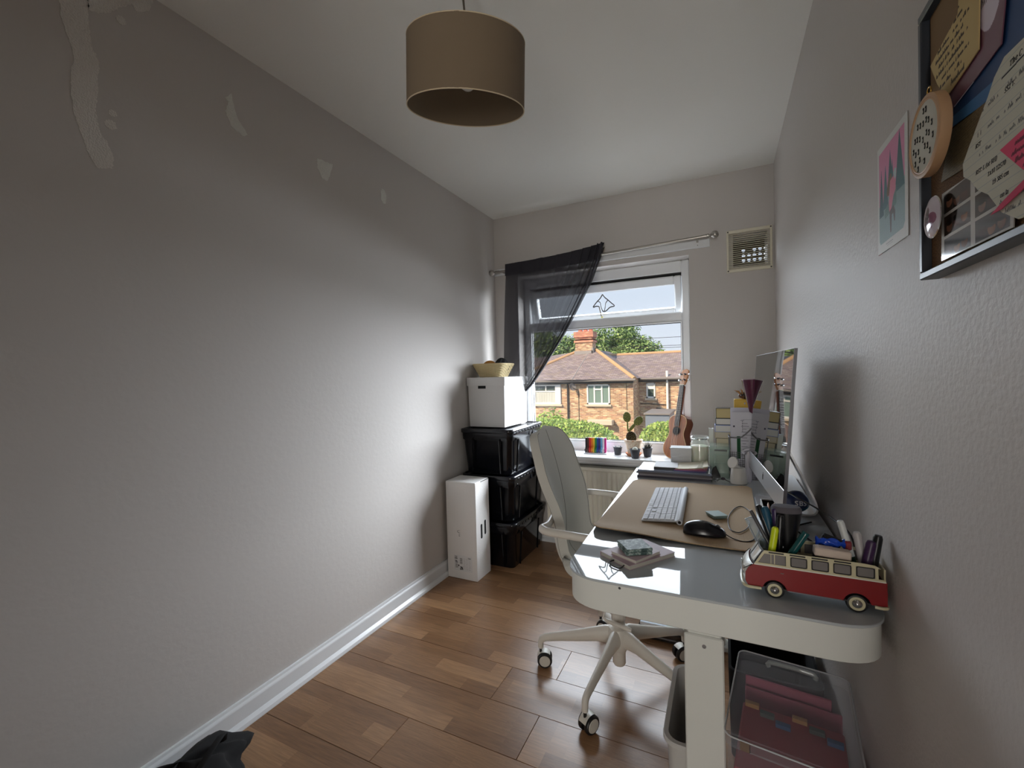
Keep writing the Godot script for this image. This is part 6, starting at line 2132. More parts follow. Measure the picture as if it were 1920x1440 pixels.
func books() -> void:
	var spec := [
		[0.046, [214, 216, 206], [230, 226, 214], "pale cover, thick, lowest of the upright-facing book stack", 0.14, 0.0],
		[0.04, [196, 204, 198], [224, 220, 208], "second book from the bottom of the stack by the window wall, pale grey cover", 0.135, 0.03],
		[0.026, [226, 226, 218], [234, 230, 218], "third book up in the stack, off-white cover", 0.134, -0.02],
		[0.048, [60, 56, 58], [222, 212, 184], "thick book with dark covers and cream pages mid-stack", 0.118, 0.02],
		[0.028, [208, 196, 150], [214, 206, 186], "straw-coloured book above the thick dark one", 0.116, -0.04],
		[0.032, [146, 160, 214], [226, 226, 220], "light blue covered book near the top of the stack", 0.112, 0.03],
		[0.03, [30, 70, 84], [232, 230, 222], "book with thin teal covers second from the stack's top", 0.112, -0.01],
		[0.046, [74, 62, 40], [206, 190, 140], "dark brown topmost book of the stack with tan pages", 0.118, 0.02],
	]
	var y := DY
	for k in spec.size():
		var s: Array = spec[k]
		var hgt: float = s[0]
		var w: float = s[4] * 0.62 + 0.002
		var b := thing("book", s[3], "book", Vector3(1.515 + w / 2 + [0.0, 0.001, 0.002, 0.006, 0.005, 0.003, 0.007, 0.008][k], y, 0.742 + 0.003 * (k % 3)), s[5], "stack of books by the window wall")
		# spines to the wall, page edges towards the viewer
		part("cover", B.new().box(Vector3(0, hgt - 0.0012, 0), Vector3(w, 0.0022, 0.075), 0.0006).box(Vector3(0, 0.0012, 0), Vector3(w, 0.0022, 0.075), 0.0006).box(Vector3(-w / 2 + 0.001, hgt / 2, 0), Vector3(0.002, hgt, 0.075), 0.0006), flatm(s[1][0], s[1][1], s[1][2], 0.5), b)
		part("pages", B.new().box(Vector3(0.0005, hgt / 2, -0.0005), Vector3(w - 0.004, hgt - 0.0045, 0.072)), flatm(s[2][0], s[2][1], s[2][2], 0.9), b)
		y += hgt
	# taller pale book standing behind the lower ones
	var t := thing("standing_book", "tall pale book standing upright at the left of the stack", "book", Vector3(1.502, DY, 0.74), 0.03)
	part("cover", B.new().box(Vector3(-0.0085, 0.1, 0), Vector3(0.002, 0.2, 0.04), 0.0006).box(Vector3(0.0085, 0.1, 0), Vector3(0.002, 0.2, 0.04), 0.0006).box(Vector3(0, 0.1, 0.0195), Vector3(0.019, 0.2, 0.002), 0.0006), flatm(226, 230, 222, 0.5), t)
	part("pages", B.new().box(Vector3(0, 0.1, -0.001), Vector3(0.015, 0.196, 0.036)), M.page_edge, t)
	# yellow box with a brown ornament, on a taller pile behind the rack
	var yb := thing("yellow_box", "tall yellow card box standing behind the letters and purple cone", "box", Vector3(1.637, DY, 0.735))
	part("body", B.new().box(Vector3(0, 0.1675, 0), Vector3(0.076, 0.335, 0.062), 0.0015), flatm(206, 166, 40, 0.5), yb)
	part("print", B.new().box(Vector3(0.004, 0.317, 0.0313), Vector3(0.005, 0.008, 0.0006)), M.black_satin, yb)
	var om := thing("dried_ornament", "brown and black crinkled ornament on the yellow box", "ornament", Vector3(1.645, DY + 0.335, 0.735))
	var rg := RandomNumberGenerator.new()
	rg.seed = 5
	for k in 16:
		var a := k * 2.4
		var p0 := Vector3(cos(a) * 0.012, 0.006, sin(a) * 0.01)
		var p1 := Vector3(cos(a) * (0.03 + 0.04 * rg.randf()) + 0.012, 0.012 + 0.035 * rg.randf(), sin(a) * 0.03)
		part("petal", B.new().tube([p0, (p0 + p1) / 2 + Vector3(0, 0.012, 0), p1], [0.008, 0.011, 0.002], 7, false, 0.35), [flatm(120, 82, 44), flatm(160, 112, 56), flatm(40, 30, 30), flatm(70, 40, 44)][k % 4], om)
	part("core", B.new().ball(Vector3(0.0, 0.016, 0), Vector3(0.03, 0.016, 0.02), 14), flatm(92, 60, 40), om)


# ---------------------------------------------------------------- camper van pen holder and what stands in it

func build_van() -> void:
	var v := thing("toy_van", "red and cream tin camper van with open roof used as a pen holder", "toy van", Vector3(1.71, DY, 1.905), -0.01)
	var red := mk("tin_red", c8(136, 26, 30), 0.25)
	var cream := mk("tin_cream", c8(206, 198, 164), 0.3)
	var white := mk("tin_white", c8(232, 230, 220), 0.3)
	var dark := mk("tin_dark", c8(30, 26, 26), 0.4)
	# outline of the lower body with wheel arches
	var low := PackedVector2Array([Vector2(-0.112, 0.02)])
	for wx in [-0.064, 0.071]:
		for i in 11:
			var a := PI - PI * i / 10.0
			low.append(Vector2(wx + cos(a) * 0.0215, maxf(0.02, 0.0165 + sin(a) * 0.0215)))
	for p in [Vector2(0.1165, 0.02), Vector2(0.117, 0.045), Vector2(0.1145, 0.066), Vector2(-0.101, 0.066), Vector2(-0.111, 0.058), Vector2(-0.1165, 0.047), Vector2(-0.117, 0.03)]:
		low.append(p)
	for s in [1.0, -1.0]:
		var z: float = 0.0432 if s > 0 else -0.045
		var T1 := Transform3D(Basis(), Vector3(0, 0, z))
		part("lower_side", B.new().move(T1).prism(low, 0.0018, 0.0005), red, v)
		var up := B.new().move(T1)
		var win := [[-0.0365, -0.008], [-0.0012, 0.0273], [0.0341, 0.0626], [0.0694, 0.0985]]
		up.prism(poly([-0.101, 0.066, 0.1145, 0.066, 0.1142, 0.0705, -0.098, 0.0705]), 0.0018)
		up.prism(poly([-0.0865, 0.0905, 0.1075, 0.0905, 0.098, 0.0955, 0.08, 0.097, -0.082, 0.097]), 0.0018)
		up.prism(poly([-0.098, 0.0705, -0.0935, 0.0705, -0.0815, 0.0905, -0.0865, 0.0905]), 0.0018)
		up.prism(poly([-0.044, 0.0705, -0.0365, 0.0705, -0.0365, 0.0905, -0.044, 0.0905]), 0.0018)
		for k in 3:
			up.prism(poly([win[k][1], 0.0705, win[k + 1][0], 0.0705, win[k + 1][0], 0.0905, win[k][1], 0.0905]), 0.0018)
		up.prism(poly([0.0985, 0.0705, 0.1035, 0.0705, 0.103, 0.0905, 0.0985, 0.0905]), 0.0018)
		part("upper_side", up, cream, v)
		part("belt_line", B.new().span(Vector3(-0.1, 0.0655, z + (0.0018 if s > 0 else -0.0008)), Vector3(0.1145, 0.0675, z + (0.0026 if s > 0 else 0.0))), white, v)
		for k in 4:
			var c := Vector2((win[k][0] + win[k][1]) / 2, 0.0805)
			var ring := []
			for p in rrect(0.0268, 0.0186, 0.003, 3, c):
				ring.append(Vector3(p.x, p.y, z + (0.0016 if s > 0 else 0.0002)))
			var fr := part("window", B.new().tube(ring, 0.0011, 6, true), dark, v, "dark window frame")
			part("pane", B.new().span(Vector3(win[k][0], 0.0705, z + 0.0005), Vector3(win[k][1], 0.0905, z + 0.0012)), flatm(126, 122, 120, 0.15), fr)
		part("quarter_window", B.new().move(T1).prism(poly([-0.0925, 0.071, -0.045, 0.071, -0.045, 0.09, -0.081, 0.09]), 0.0008), flatm(126, 122, 120, 0.15), v)
		part("quarter_bar", B.new().move(T1).prism(poly([-0.0705, 0.0705, -0.0695, 0.0705, -0.0695, 0.0905, -0.0705, 0.0905]), 0.0016).prism(poly([-0.0645, 0.0705, -0.063, 0.0705, -0.063, 0.0905, -0.0645, 0.0905]), 0.0016), cream, v)
		for k in 4:
			part("roof_louvre", B.new().span(Vector3(-0.074 + k * 0.0365, 0.0925, z + (0.0015 if s > 0 else -0.0005)), Vector3(-0.0475 + k * 0.0365, 0.0955, z + (0.0023 if s > 0 else 0.0003)), 0.0003), dark, v)
		part("door_handle", B.new().span(Vector3(-0.0535, 0.0535, z + (0.0015 if s > 0 else -0.001)), Vector3(-0.0475, 0.055, z + (0.0028 if s > 0 else 0.0003)), 0.0004), M.chrome, v)
		part("sill_trim", B.new().span(Vector3(-0.041, 0.0195, z - 0.0005), Vector3(0.048, 0.0212, z + 0.0028)), M.alu_dark, v)
	# rounded nose, windscreen leaning back, rear wall, floor
	var nose := func(u: float, t: float) -> Vector3:
		var z := lerpf(-0.045, 0.045, u)
		var y := lerpf(0.02, 0.066, t)
		var x := -0.112 - 0.0055 * sin(PI * clampf(t * 0.85, 0, 1)) + 0.012 * pow(t, 4.0)
		return Vector3(x - 0.006 * (1.0 - pow(absf(u * 2 - 1), 2.4)), y, z)
	part("nose", B.new().grid(18, 12, nose), white, v, "off-white rounded nose")
	var vee := func(side: float) -> Array:
		var r := []
		for i in 14:
			var t := i / 13.0
			r.append(nose.call(0.5 + side * 0.5 * smoothstep(0.0, 1.0, t), lerpf(0.02, 0.98, t)) + Vector3(-0.0004, 0, 0))
		return r
	part("vee_line", B.new().tube(vee.call(1.0), 0.0011, 5).tube(vee.call(-1.0), 0.0011, 5), dark, v)
	for s in [-1.0, 1.0]:
		part("headlamp", B.new().move(Transform3D(Basis(Vector3.BACK, PI / 2), nose.call(0.5 + 0.3 * s, 0.55) + Vector3(0.002, 0, 0))).lathe([Vector2(0.0085, 0), Vector2(0.008, 0.003), Vector2(0.0055, 0.0045), Vector2(0, 0.005)], 18), M.chrome, v)
	part("emblem", B.new().tube((func() -> Array:
		var r := []
		for i in 18:
			r.append(nose.call(0.5, 0.62) + Vector3(-0.0006, cos(TAU * i / 18) * 0.0075, sin(TAU * i / 18) * 0.0075))
		return r).call(), 0.0009, 5, true).tube([nose.call(0.5, 0.62) + Vector3(-0.001, 0.006, -0.005), nose.call(0.5, 0.62) + Vector3(-0.001, 0.0, -0.0018), nose.call(0.5, 0.62) + Vector3(-0.001, 0.006, 0.0)], 0.0007, 5).tube([nose.call(0.5, 0.62) + Vector3(-0.001, 0.006, 0.0), nose.call(0.5, 0.62) + Vector3(-0.001, 0.0, 0.0018), nose.call(0.5, 0.62) + Vector3(-0.001, 0.006, 0.005)], 0.0007, 5), M.chrome, v)
	var ws := func(u: float, t: float) -> Vector3:
		return Vector3(lerpf(-0.1005, -0.082, t) - 0.006 * (1.0 - pow(absf(u * 2 - 1), 2.4)), lerpf(0.066, 0.097, t), lerpf(-0.045, 0.045, u))
	part("windscreen_frame", B.new().grid(16, 6, ws), dark, v)
	for s in 2:
		part("windscreen", B.new().grid(8, 4, func(u: float, t: float) -> Vector3: return ws.call(lerpf([0.06, 0.54][s], [0.46, 0.94][s], u), lerpf(0.12, 0.9, t)) + Vector3(-0.0008, 0.0005, 0)), mk("tin_glass_%d" % s, c8(222, 222, 214), 0.12), v, "windscreen half, reflected window light put into its pale colour")  # panes coloured near white for the bright window they reflect
	part("rear", B.new().span(Vector3(0.1135, 0.02, -0.044), Vector3(0.1168, 0.066, 0.044), 0.001), red, v)
	part("rear_top", B.new().span(Vector3(0.1, 0.066, -0.044), Vector3(0.114, 0.0955, -0.04)).span(Vector3(0.1115, 0.066, -0.044), Vector3(0.1145, 0.09, 0.044), 0.001), cream, v)
	part("floor_pan", B.new().span(Vector3(-0.112, 0.0195, -0.0435), Vector3(0.114, 0.022, 0.0435)), dark, v)
	part("bumper", B.new().tube(curve([Vector3(-0.088, 0.0185, 0.047), Vector3(-0.112, 0.0185, 0.047), Vector3(-0.1205, 0.0185, 0.034), Vector3(-0.1225, 0.0185, 0.0), Vector3(-0.1205, 0.0185, -0.034), Vector3(-0.112, 0.0185, -0.047), Vector3(-0.09, 0.0185, -0.047)], 40), 0.0032, 8), cream, v)
	part("bumper", B.new().tube(curve([Vector3(0.097, 0.0185, 0.047), Vector3(0.113, 0.0185, 0.047), Vector3(0.119, 0.0185, 0.03), Vector3(0.119, 0.0185, -0.03), Vector3(0.113, 0.0185, -0.047), Vector3(0.097, 0.0185, -0.047)], 30), 0.0032, 8), cream, v)
	for wx in [-0.064, 0.071]:
		for s in [1.0, -1.0]:
			var t := Transform3D(Basis(Vector3.RIGHT, s * PI / 2), Vector3(wx, 0.0175, s * 0.032))
			var w := part("wheel", B.new().move(t).lathe([Vector2(0.0, 0.0), Vector2(0.015, 0.0), Vector2(0.0175, 0.003), Vector2(0.0175, 0.009), Vector2(0.016, 0.0118), Vector2(0.0135, 0.0122), Vector2(0.013, 0.0112), Vector2(0.0, 0.0112)], 30), M.black_rubber, v)
			part("white_wall", B.new().move(t).lathe([Vector2(0.0132, 0.0112), Vector2(0.0128, 0.0126), Vector2(0.0085, 0.0128), Vector2(0.008, 0.0115)], 30), cream, w)
			part("hub_cap", B.new().move(t).lathe([Vector2(0.0078, 0.0112), Vector2(0.0074, 0.013), Vector2(0.005, 0.0145), Vector2(0.0025, 0.0168), Vector2(0.0, 0.0172)], 24), M.chrome, w)
	pens()


func pen(label: String, top: Vector3, low: Vector3, r: float, body: Material, cap: Material, cap_share := 0.45, round_top := 0.5) -> Node3D:
	## low is where it meets the van's rim; it goes on down inside
	var d := (low - top).normalized()
	var floor_y := DY + 0.0285 + r * 0.9
	var foot := low + d * clampf((low.y - floor_y) / maxf(0.3, -d.y), 0.0, 0.06)
	var p := thing("pen", label, "pen", foot, 0.0, "pens in the toy van")
	var t := along(Vector3.ZERO, top - foot)
	var l := foot.distance_to(top)
	var c := l * (1.0 - cap_share)
	part("barrel", B.new().move(t).lathe([Vector2(0, 0), Vector2(r * 0.55, 0), Vector2(r * 0.8, r), Vector2(r * 0.9, r * 2), Vector2(r * 0.9, c), Vector2(0, c)], 18), body, p)
	part("cap", B.new().move(t).lathe([Vector2(0, c - 0.0005), Vector2(r, c - 0.0005), Vector2(r, l - r * 0.8), Vector2(lerpf(r, r * 0.5, round_top), l - r * 0.12), Vector2(lerpf(r, 0.0, round_top), l), Vector2(0, l)], 18), cap, p)
	return p


func pens() -> void:
	var blk := flatm(18, 18, 20, 0.3)
	pen("bright yellow highlighter pen standing in the van", Vector3(1.6505, 0.886, 1.926), Vector3(1.642, 0.826, 1.926), 0.0068, flatm(186, 204, 20, 0.35), flatm(204, 220, 24, 0.35), 0.94, 0.6)
	pen("thick black marker directly behind the yellow highlighter", Vector3(1.662, 0.906, 1.905), Vector3(1.657, 0.83, 1.908), 0.0078, blk, blk, 0.4)
	pen("shiny dark teal pen leaning right in the middle of the van", Vector3(1.7035, 0.8835, 1.932), Vector3(1.675, 0.831, 1.93), 0.0068, flatm(20, 70, 72, 0.2), flatm(24, 78, 80, 0.15), 0.8, 0.15)
	pen("thin grey pen with white tip, leaning furthest left over the mat", Vector3(1.607, 0.905, 1.888), Vector3(1.634, 0.852, 1.9), 0.0038, flatm(60, 60, 64, 0.35), flatm(70, 70, 74, 0.35), 0.5)
	pen("black capped marker leaning left beside the thin grey pen", Vector3(1.6225, 0.914, 1.872), Vector3(1.643, 0.852, 1.888), 0.0066, blk, flatm(24, 26, 30, 0.25), 0.25)
	pen("wide dark teal-blue brush pen between black markers", Vector3(1.634, 0.913, 1.876), Vector3(1.648, 0.85, 1.885), 0.0088, flatm(26, 62, 82, 0.35), flatm(34, 80, 104, 0.3), 0.7, 0.7)
	var pp := pen("dark purple pen with a small white oval label", Vector3(1.653, 0.913, 1.885), Vector3(1.656, 0.84, 1.893), 0.0062, flatm(44, 30, 62, 0.3), flatm(58, 40, 84, 0.3), 0.5, 0.2)
	part("oval_label", B.new().move(Transform3D(Basis(), Vector3(0.0035, 0.058, 0.0058))).prism(oval(0.0045, 0.0028, 16), 0.0006), M.paper_white, pp)
	var wm := pen("white board marker with dark green printed label", Vector3(1.766, 0.903, 1.893), Vector3(1.783, 0.836, 1.896), 0.0063, flatm(26, 72, 52, 0.35), flatm(214, 218, 216, 0.3), 0.55, 0.3)
	var lt := B.new()
	var wt := along(Vector3.ZERO, Vector3(1.766, 0.903, 1.893) - wm.position)
	for k in 9:
		if k == 5:
			continue
		lt.move(wt * Transform3D(Basis(), Vector3(0.001 * (k % 2), 0.012 + k * 0.0034, 0.0058))).box(Vector3.ZERO, Vector3(0.004 - 0.001 * (k % 3), 0.0013, 0.0008))
	part("lettering", lt, M.paper_white, wm)
	pen("pale grey capped pen right of the green-labelled marker", Vector3(1.789, 0.889, 1.91), Vector3(1.797, 0.84, 1.91), 0.0072, flatm(110, 108, 114, 0.4), flatm(190, 186, 186, 0.35), 0.75, 0.6)
	pen("dark purple capped marker near the van's rear", Vector3(1.8095, 0.8785, 1.925), Vector3(1.8005, 0.829, 1.925), 0.0084, flatm(120, 110, 128, 0.4), flatm(62, 36, 76, 0.35), 0.72, 0.4)
	pen("black capped marker nearest the wall at the van's rear", Vector3(1.8215, 0.8895, 1.918), Vector3(1.8145, 0.84, 1.918), 0.0078, flatm(96, 96, 100, 0.4), blk, 0.62, 0.45)
	# round brush with a grey flat head
	var bh := thing("round_brush", "black round brush with a wide grey flat head among the pens", "brush", Vector3(1.678, DY + 0.0265, 1.885))
	bh.rotation = Vector3(-0.1, 0, 0.02)
	part("handle", B.new().lathe([Vector2(0, 0), Vector2(0.012, 0), Vector2(0.0135, 0.03), Vector2(0.018, 0.085), Vector2(0.026, 0.118), Vector2(0.029, 0.134), Vector2(0, 0.135)], 30), flatm(20, 20, 22, 0.35), bh)
	part("head", B.new().lathe([Vector2(0.0288, 0.133), Vector2(0.0292, 0.14), Vector2(0.026, 0.146), Vector2(0, 0.149)], 30), flatm(92, 88, 94, 0.9), bh, "grey bristle head")
	# eraser, wrapper, pouch, cap and clear ruler
	var er := thing("eraser", "off-white block eraser lying along the van's near rim", "eraser", Vector3(1.745, DY + 0.0935, 1.928))
	er.rotation.z = -0.045
	part("block", B.new().box(Vector3(0, 0.009, 0), Vector3(0.06, 0.0165, 0.022), 0.002), flatm(214, 196, 182, 0.7), er)
	part("band", B.new().box(Vector3(-0.01, 0.009, -0.001), Vector3(0.028, 0.0172, 0.0215), 0.0015), flatm(206, 186, 176, 0.6), er)
	var wp := thing("sweet_wrapper", "shiny bright blue crinkled wrapper resting behind the eraser", "wrapper", Vector3(1.748, DY + 0.0945, 1.899))
	part("body", B.new().grid(30, 16, func(u: float, t: float) -> Vector3:
		var a := TAU * u
		var e := t * 2 - 1
		var r := 0.0095 * (1.0 - 0.55 * exp(-pow((absf(e) - 0.72) * 7.0, 2.0))) * (1.0 + 0.16 * sin(5 * a + 7 * e))
		return Vector3(e * 0.024, 0.0185 + sin(a) * r, cos(a) * r)), flatm(34, 78, 196, 0.12), wp)
	part("red_end", B.new().box(Vector3(0.029, 0.0175, 0), Vector3(0.011, 0.017, 0.017), 0.002), flatm(132, 34, 44, 0.4), wp, "dull red end")
	var po := thing("pouch", "small black pouch behind the teal pen in the van", "pouch", Vector3(1.717, DY + 0.0235, 1.893))
	po.rotation.z = -0.35
	part("body", B.new().box(Vector3(0, 0.056, 0), Vector3(0.034, 0.1, 0.014), 0.003), M.black_cloth, po)
	part("flap", B.new().box(Vector3(0, 0.098, 0.0075), Vector3(0.033, 0.022, 0.002), 0.0008), M.black_cloth, po)
	var ru := thing("clear_ruler", "pale see-through plastic strip sticking out beside the leftmost pens", "ruler", Vector3(1.64, DY + 0.06, 1.879))
	ru.rotation = Vector3(0.0, 0.25, 0.42)
	part("strip", B.new().box(Vector3(0, 0.045, 0), Vector3(0.02, 0.095, 0.0016), 0.0004), (func() -> Material:
		var m := mk("clear_strip", Color(0.7, 0.76, 0.8, 0.3), 0.15)
		m.transparency = BaseMaterial3D.TRANSPARENCY_ALPHA
		return m).call(), ru)
	part("markings", B.new().box(Vector3(-0.007, 0.05, 0.0009), Vector3(0.001, 0.06, 0.0002)), M.alu_dark, ru)
	# pencil tray under the screen's edge
	var tr := thing("pencil_tray", "white open card tray holding two pencils below the screen", "tray", Vector3(1.692, DY, 1.45))
	var tb := B.new()
	tb.span(Vector3(-0.034, 0, -0.085), Vector3(0.034, 0.002, 0.085)).span(Vector3(-0.034, 0, -0.085), Vector3(-0.031, 0.052, 0.085)).span(Vector3(0.031, 0, -0.085), Vector3(0.034, 0.052, 0.085)).span(Vector3(-0.034, 0, -0.085), Vector3(0.034, 0.052, -0.082)).span(Vector3(-0.034, 0, 0.082), Vector3(0.034, 0.052, 0.085))
	part("body", tb, M.white_card, tr)
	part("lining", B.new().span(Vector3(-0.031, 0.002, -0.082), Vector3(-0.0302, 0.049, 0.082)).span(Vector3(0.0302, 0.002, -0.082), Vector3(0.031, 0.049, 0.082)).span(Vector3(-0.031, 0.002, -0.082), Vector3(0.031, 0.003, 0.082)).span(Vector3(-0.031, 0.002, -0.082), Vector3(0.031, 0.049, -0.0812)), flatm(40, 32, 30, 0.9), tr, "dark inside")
	for k in 2:
		var p := thing("pencil", ["orange-brown pencil lying in the white card tray", "lavender pencil lying in the white card tray"][k], "pencil", Vector3(1.674 + k * 0.016, DY + 0.0035, 1.53))
		var tt := along(Vector3(0, 0.008, 0), Vector3(0.004, 0.048, -0.135))
		part("shaft", B.new().move(tt).lathe([Vector2(0, 0), Vector2(0.0036, 0), Vector2(0.0036, 0.12), Vector2(0, 0.121)], 6), [flatm(196, 118, 66, 0.4), flatm(176, 168, 214, 0.4)][k], p)
		part("point", B.new().move(tt).lathe([Vector2(0.0036, 0.12), Vector2(0.0008, 0.136), Vector2(0, 0.137)], 6), flatm(222, 190, 150), p)


# ---------------------------------------------------------------- things on the right wall, and the lamp

func pinned(called: String, label: String, category: String, pts: Array, x: float, th: float, m: StandardMaterial3D, group := "") -> Node3D:
	## a flat sheet on the right wall; pts are (z, y) in metres
	var lo := Vector2(1e9, 1e9)
	var hi := -lo
	for i in range(0, pts.size(), 2):
		lo = lo.min(Vector2(pts[i], pts[i + 1]))
		hi = hi.max(Vector2(pts[i], pts[i + 1]))
	var c := (lo + hi) / 2
	var q := PackedVector2Array()
	for i in range(0, pts.size(), 2):
		q.append(Vector2(pts[i], pts[i + 1]) - c)
	var o := thing(called, label, category, Vector3(x, c.y, c.x), 0.0, group)
	if m.albedo_texture:
		var s := hi - lo
		m.uv1_scale = Vector3(1 / s.x, 1 / s.y, 1)
		m.uv1_offset = Vector3(0.5, 0.5, 0)
		m.texture_repeat = false
	part("sheet", B.new().move(facing(Vector3(0, 0, 1), Vector3.UP, Vector3.ZERO)).prism(q, th, 0.0), m, o)
	return o


func build_wall_things() -> void:
	# small print stuck to the wall
	var im := new_image(228, 304, c8(222, 222, 218))
	fill_poly(im, poly([14, 20, 208, 20, 208, 262, 196, 276, 24, 276, 14, 266]), c8(222, 140, 178))
	fill_poly(im, poly([14, 168, 208, 150, 208, 262, 196, 276, 24, 276, 14, 266]), c8(136, 164, 166))
	for k in [[14, 66, 52, 200, 34, 34], [44, 66, 90, 186, 26, 0], [82, 40, 128, 150, 0, 0], [104, 70, 136, 160, 0, 0], [140, 18, 208, 170, 0, 0]]:
		fill_poly(im, poly([(k[0] + k[2]) / 2.0, k[1], k[2], k[3], k[0], k[3]]), c8(40, 86, 96) if int(k[0]) % 4 else c8(58, 104, 110))
	fill_poly(im, poly([60, 190, 150, 150, 150, 200, 60, 214]), c8(98, 132, 128))
	for k in 260:
		im.fill_rect(Rect2i(16 + (k * 53) % 188, 196 + (k * 29) % 76, 4, 1), c8(156, 182, 182))
	# a walker in a pink coat holding something pale
	fill_poly(im, poly([88, 118, 104, 104, 116, 110, 116, 128, 106, 150, 94, 160, 80, 158, 76, 146]), c8(120, 84, 62))
	fill_poly(im, poly([104, 124, 128, 120, 146, 138, 144, 160, 128, 172, 112, 202, 96, 206, 92, 180]), c8(226, 132, 158))
	fill_poly(im, poly([128, 112, 140, 104, 150, 108, 148, 128, 136, 132]), c8(190, 206, 208))
	fill_poly(im, poly([98, 204, 128, 196, 140, 214, 138, 240, 132, 240, 126, 216, 114, 218, 110, 262, 102, 262]), c8(88, 76, 78))
	for k in 6:
		im.fill_rect(Rect2i(70 + k * 9, 284, 6, 2), c8(120, 120, 122))
		im.fill_rect(Rect2i(78 + k * 7, 290, 5, 1), c8(140, 140, 142))
	var pr := pinned("art_print", "small art print of a walker in pink among teal pines on the wall", "print", [1.882, 1.4295, 2.0365, 1.4275, 2.0365, 1.6295, 1.882, 1.6315], W - 0.0004, 0.0012, img_mat("print_walker", im, 0.5))
	# framed board
	var X := W - 0.0205
	var z0 := 2.148
	var z1 := 2.648
	var y0 := 1.335
	var y1 := 1.705
	var f := thing("picture_frame", "dark grey framed pin board covered in notes on the right wall", "frame", Vector3(W, (y0 + y1) / 2, (z0 + z1) / 2))
	var hz := (z1 - z0) / 2
	var hy := (y1 - y0) / 2
	var fm := mk("frame_grey", c8(54, 59, 67), 0.35)
	var bw := 0.01
	for k in [[Vector3(-0.0225, -hy, -hz), Vector3(0, -hy + bw, hz)], [Vector3(-0.0225, hy - bw, -hz), Vector3(0, hy, hz)], [Vector3(-0.0225, -hy + bw, -hz), Vector3(0, hy - bw, -hz + bw)], [Vector3(-0.0225, -hy + bw, hz - bw), Vector3(0, hy - bw, hz)]]:
		part("frame_bar", B.new().span(k[0], k[1], 0.0015), fm, f)
	var cb := mk("board_cork", Color.WHITE, 0.9)
	cb.albedo_texture = noise_tex(256, 0.2, 2, ramp([0.3, c8(84, 58, 36), 0.7, c8(128, 94, 60)]), 30)
	cb.uv1_triplanar = true
	cb.uv1_scale = Vector3.ONE * 8.0
	part("backing", B.new().span(Vector3(-0.012, -hy + 0.008, -hz + 0.008), Vector3(-0.002, hy - 0.008, hz - 0.008)), cb, f)
	var bx := W - 0.0125
	# papers, back to front
	pinned("kraft_sheet", "brown kraft paper sheet in the upper left of the pin board", "paper", [2.163, 1.575, 2.26, 1.57, 2.29, 1.69, 2.163, 1.69], bx, 0.0008, flatm(134, 108, 76, 0.9))
	var bl := pinned("blue_sheet", "large dark blue sheet in the middle of the pin board", "paper", [2.2185, 1.5135, 2.29, 1.5025, 2.36, 1.495, 2.46, 1.50, 2.46, 1.688, 2.30, 1.688, 2.232, 1.545], bx - 0.0008, 0.001, flatm(26, 66, 116, 0.5))
	part("light_band", B.new().move(facing(Vector3(0, 0, 1), Vector3.UP, Vector3(W - 0.0143, 1.5135, 2.2185) - bl.position)).prism(poly([0.0, 0.0, 0.0715, -0.011, 0.1415, -0.0185, 0.2415, -0.0135, 0.2415, 0.003, 0.14, -0.003, 0.006, 0.011]), 0.0004), flatm(66, 122, 176, 0.5), bl, "lighter blue band")
	var pi := new_image(96, 96, c8(104, 92, 66))
	for k in 60:
		scribble(pi, 2, 94, 4 + k * 1.6, 2.0, [c8(124, 112, 84), c8(84, 72, 50), c8(112, 98, 70)][k % 3], 0.5, k)
	pinned("landscape_photo", "dull brown landscape photo below the blue sheet", "photo", [2.226, 1.509, 2.1975, 1.4545, 2.268, 1.447, 2.32, 1.45, 2.33, 1.497, 2.29, 1.502], bx - 0.002, 0.0008, img_mat("photo_land", pi, 0.3))
	var kc := new_image(128, 128, c8(112, 66, 84))
	fill_poly(kc, oval(26, 44, 30, Vector2(96, 48)), c8(212, 200, 214))
	scribble(kc, 78, 116, 44, 12, c8(40, 34, 40), 1.2, 4)
	scribble(kc, 80, 114, 62, 8, c8(60, 50, 60), 0.9, 9)
	fill_poly(kc, poly([10, 78, 60, 84, 66, 100, 12, 92]), c8(206, 170, 186))
	scribble(kc, 14, 60, 90, 5, c8(80, 50, 66), 0.6, 14)
	fill_poly(kc, poly([64, 4, 84, 2, 84, 20, 66, 24]), c8(196, 180, 194))
	pinned("purple_card", "plum purple card with a white oval, behind the handwritten brown note", "card", [2.2307, 1.5313, 2.29, 1.5355, 2.3416, 1.5404, 2.3515, 1.59, 2.35, 1.66, 2.29, 1.672, 2.225, 1.60], bx - 0.0035, 0.001, img_mat("card_purple", kc, 0.35))
	var bc := new_image(256, 220, c8(196, 172, 118))
	for k in 9:
		scribble(bc, 26 + (k * 17) % 30, 235 - (k * 29) % 60, 40 + k * 18, 8, c8(72, 60, 44), 1.0, 20 + k)
	scribble(bc, 120, 190, 206, 13, c8(62, 52, 38), 1.4, 77)
	pinned("brown_note", "tan brown note covered in black handwriting, upper part of the pin board", "note", [2.1794, 1.6186, 2.20, 1.583, 2.2249, 1.5518, 2.265, 1.556, 2.3034, 1.5606, 2.306, 1.625, 2.304, 1.67, 2.262, 1.67, 2.2568, 1.6328], bx - 0.0056, 0.0012, img_mat("note_brown", bc, 0.8))
	var st := new_image(220, 180, c8(206, 204, 198))
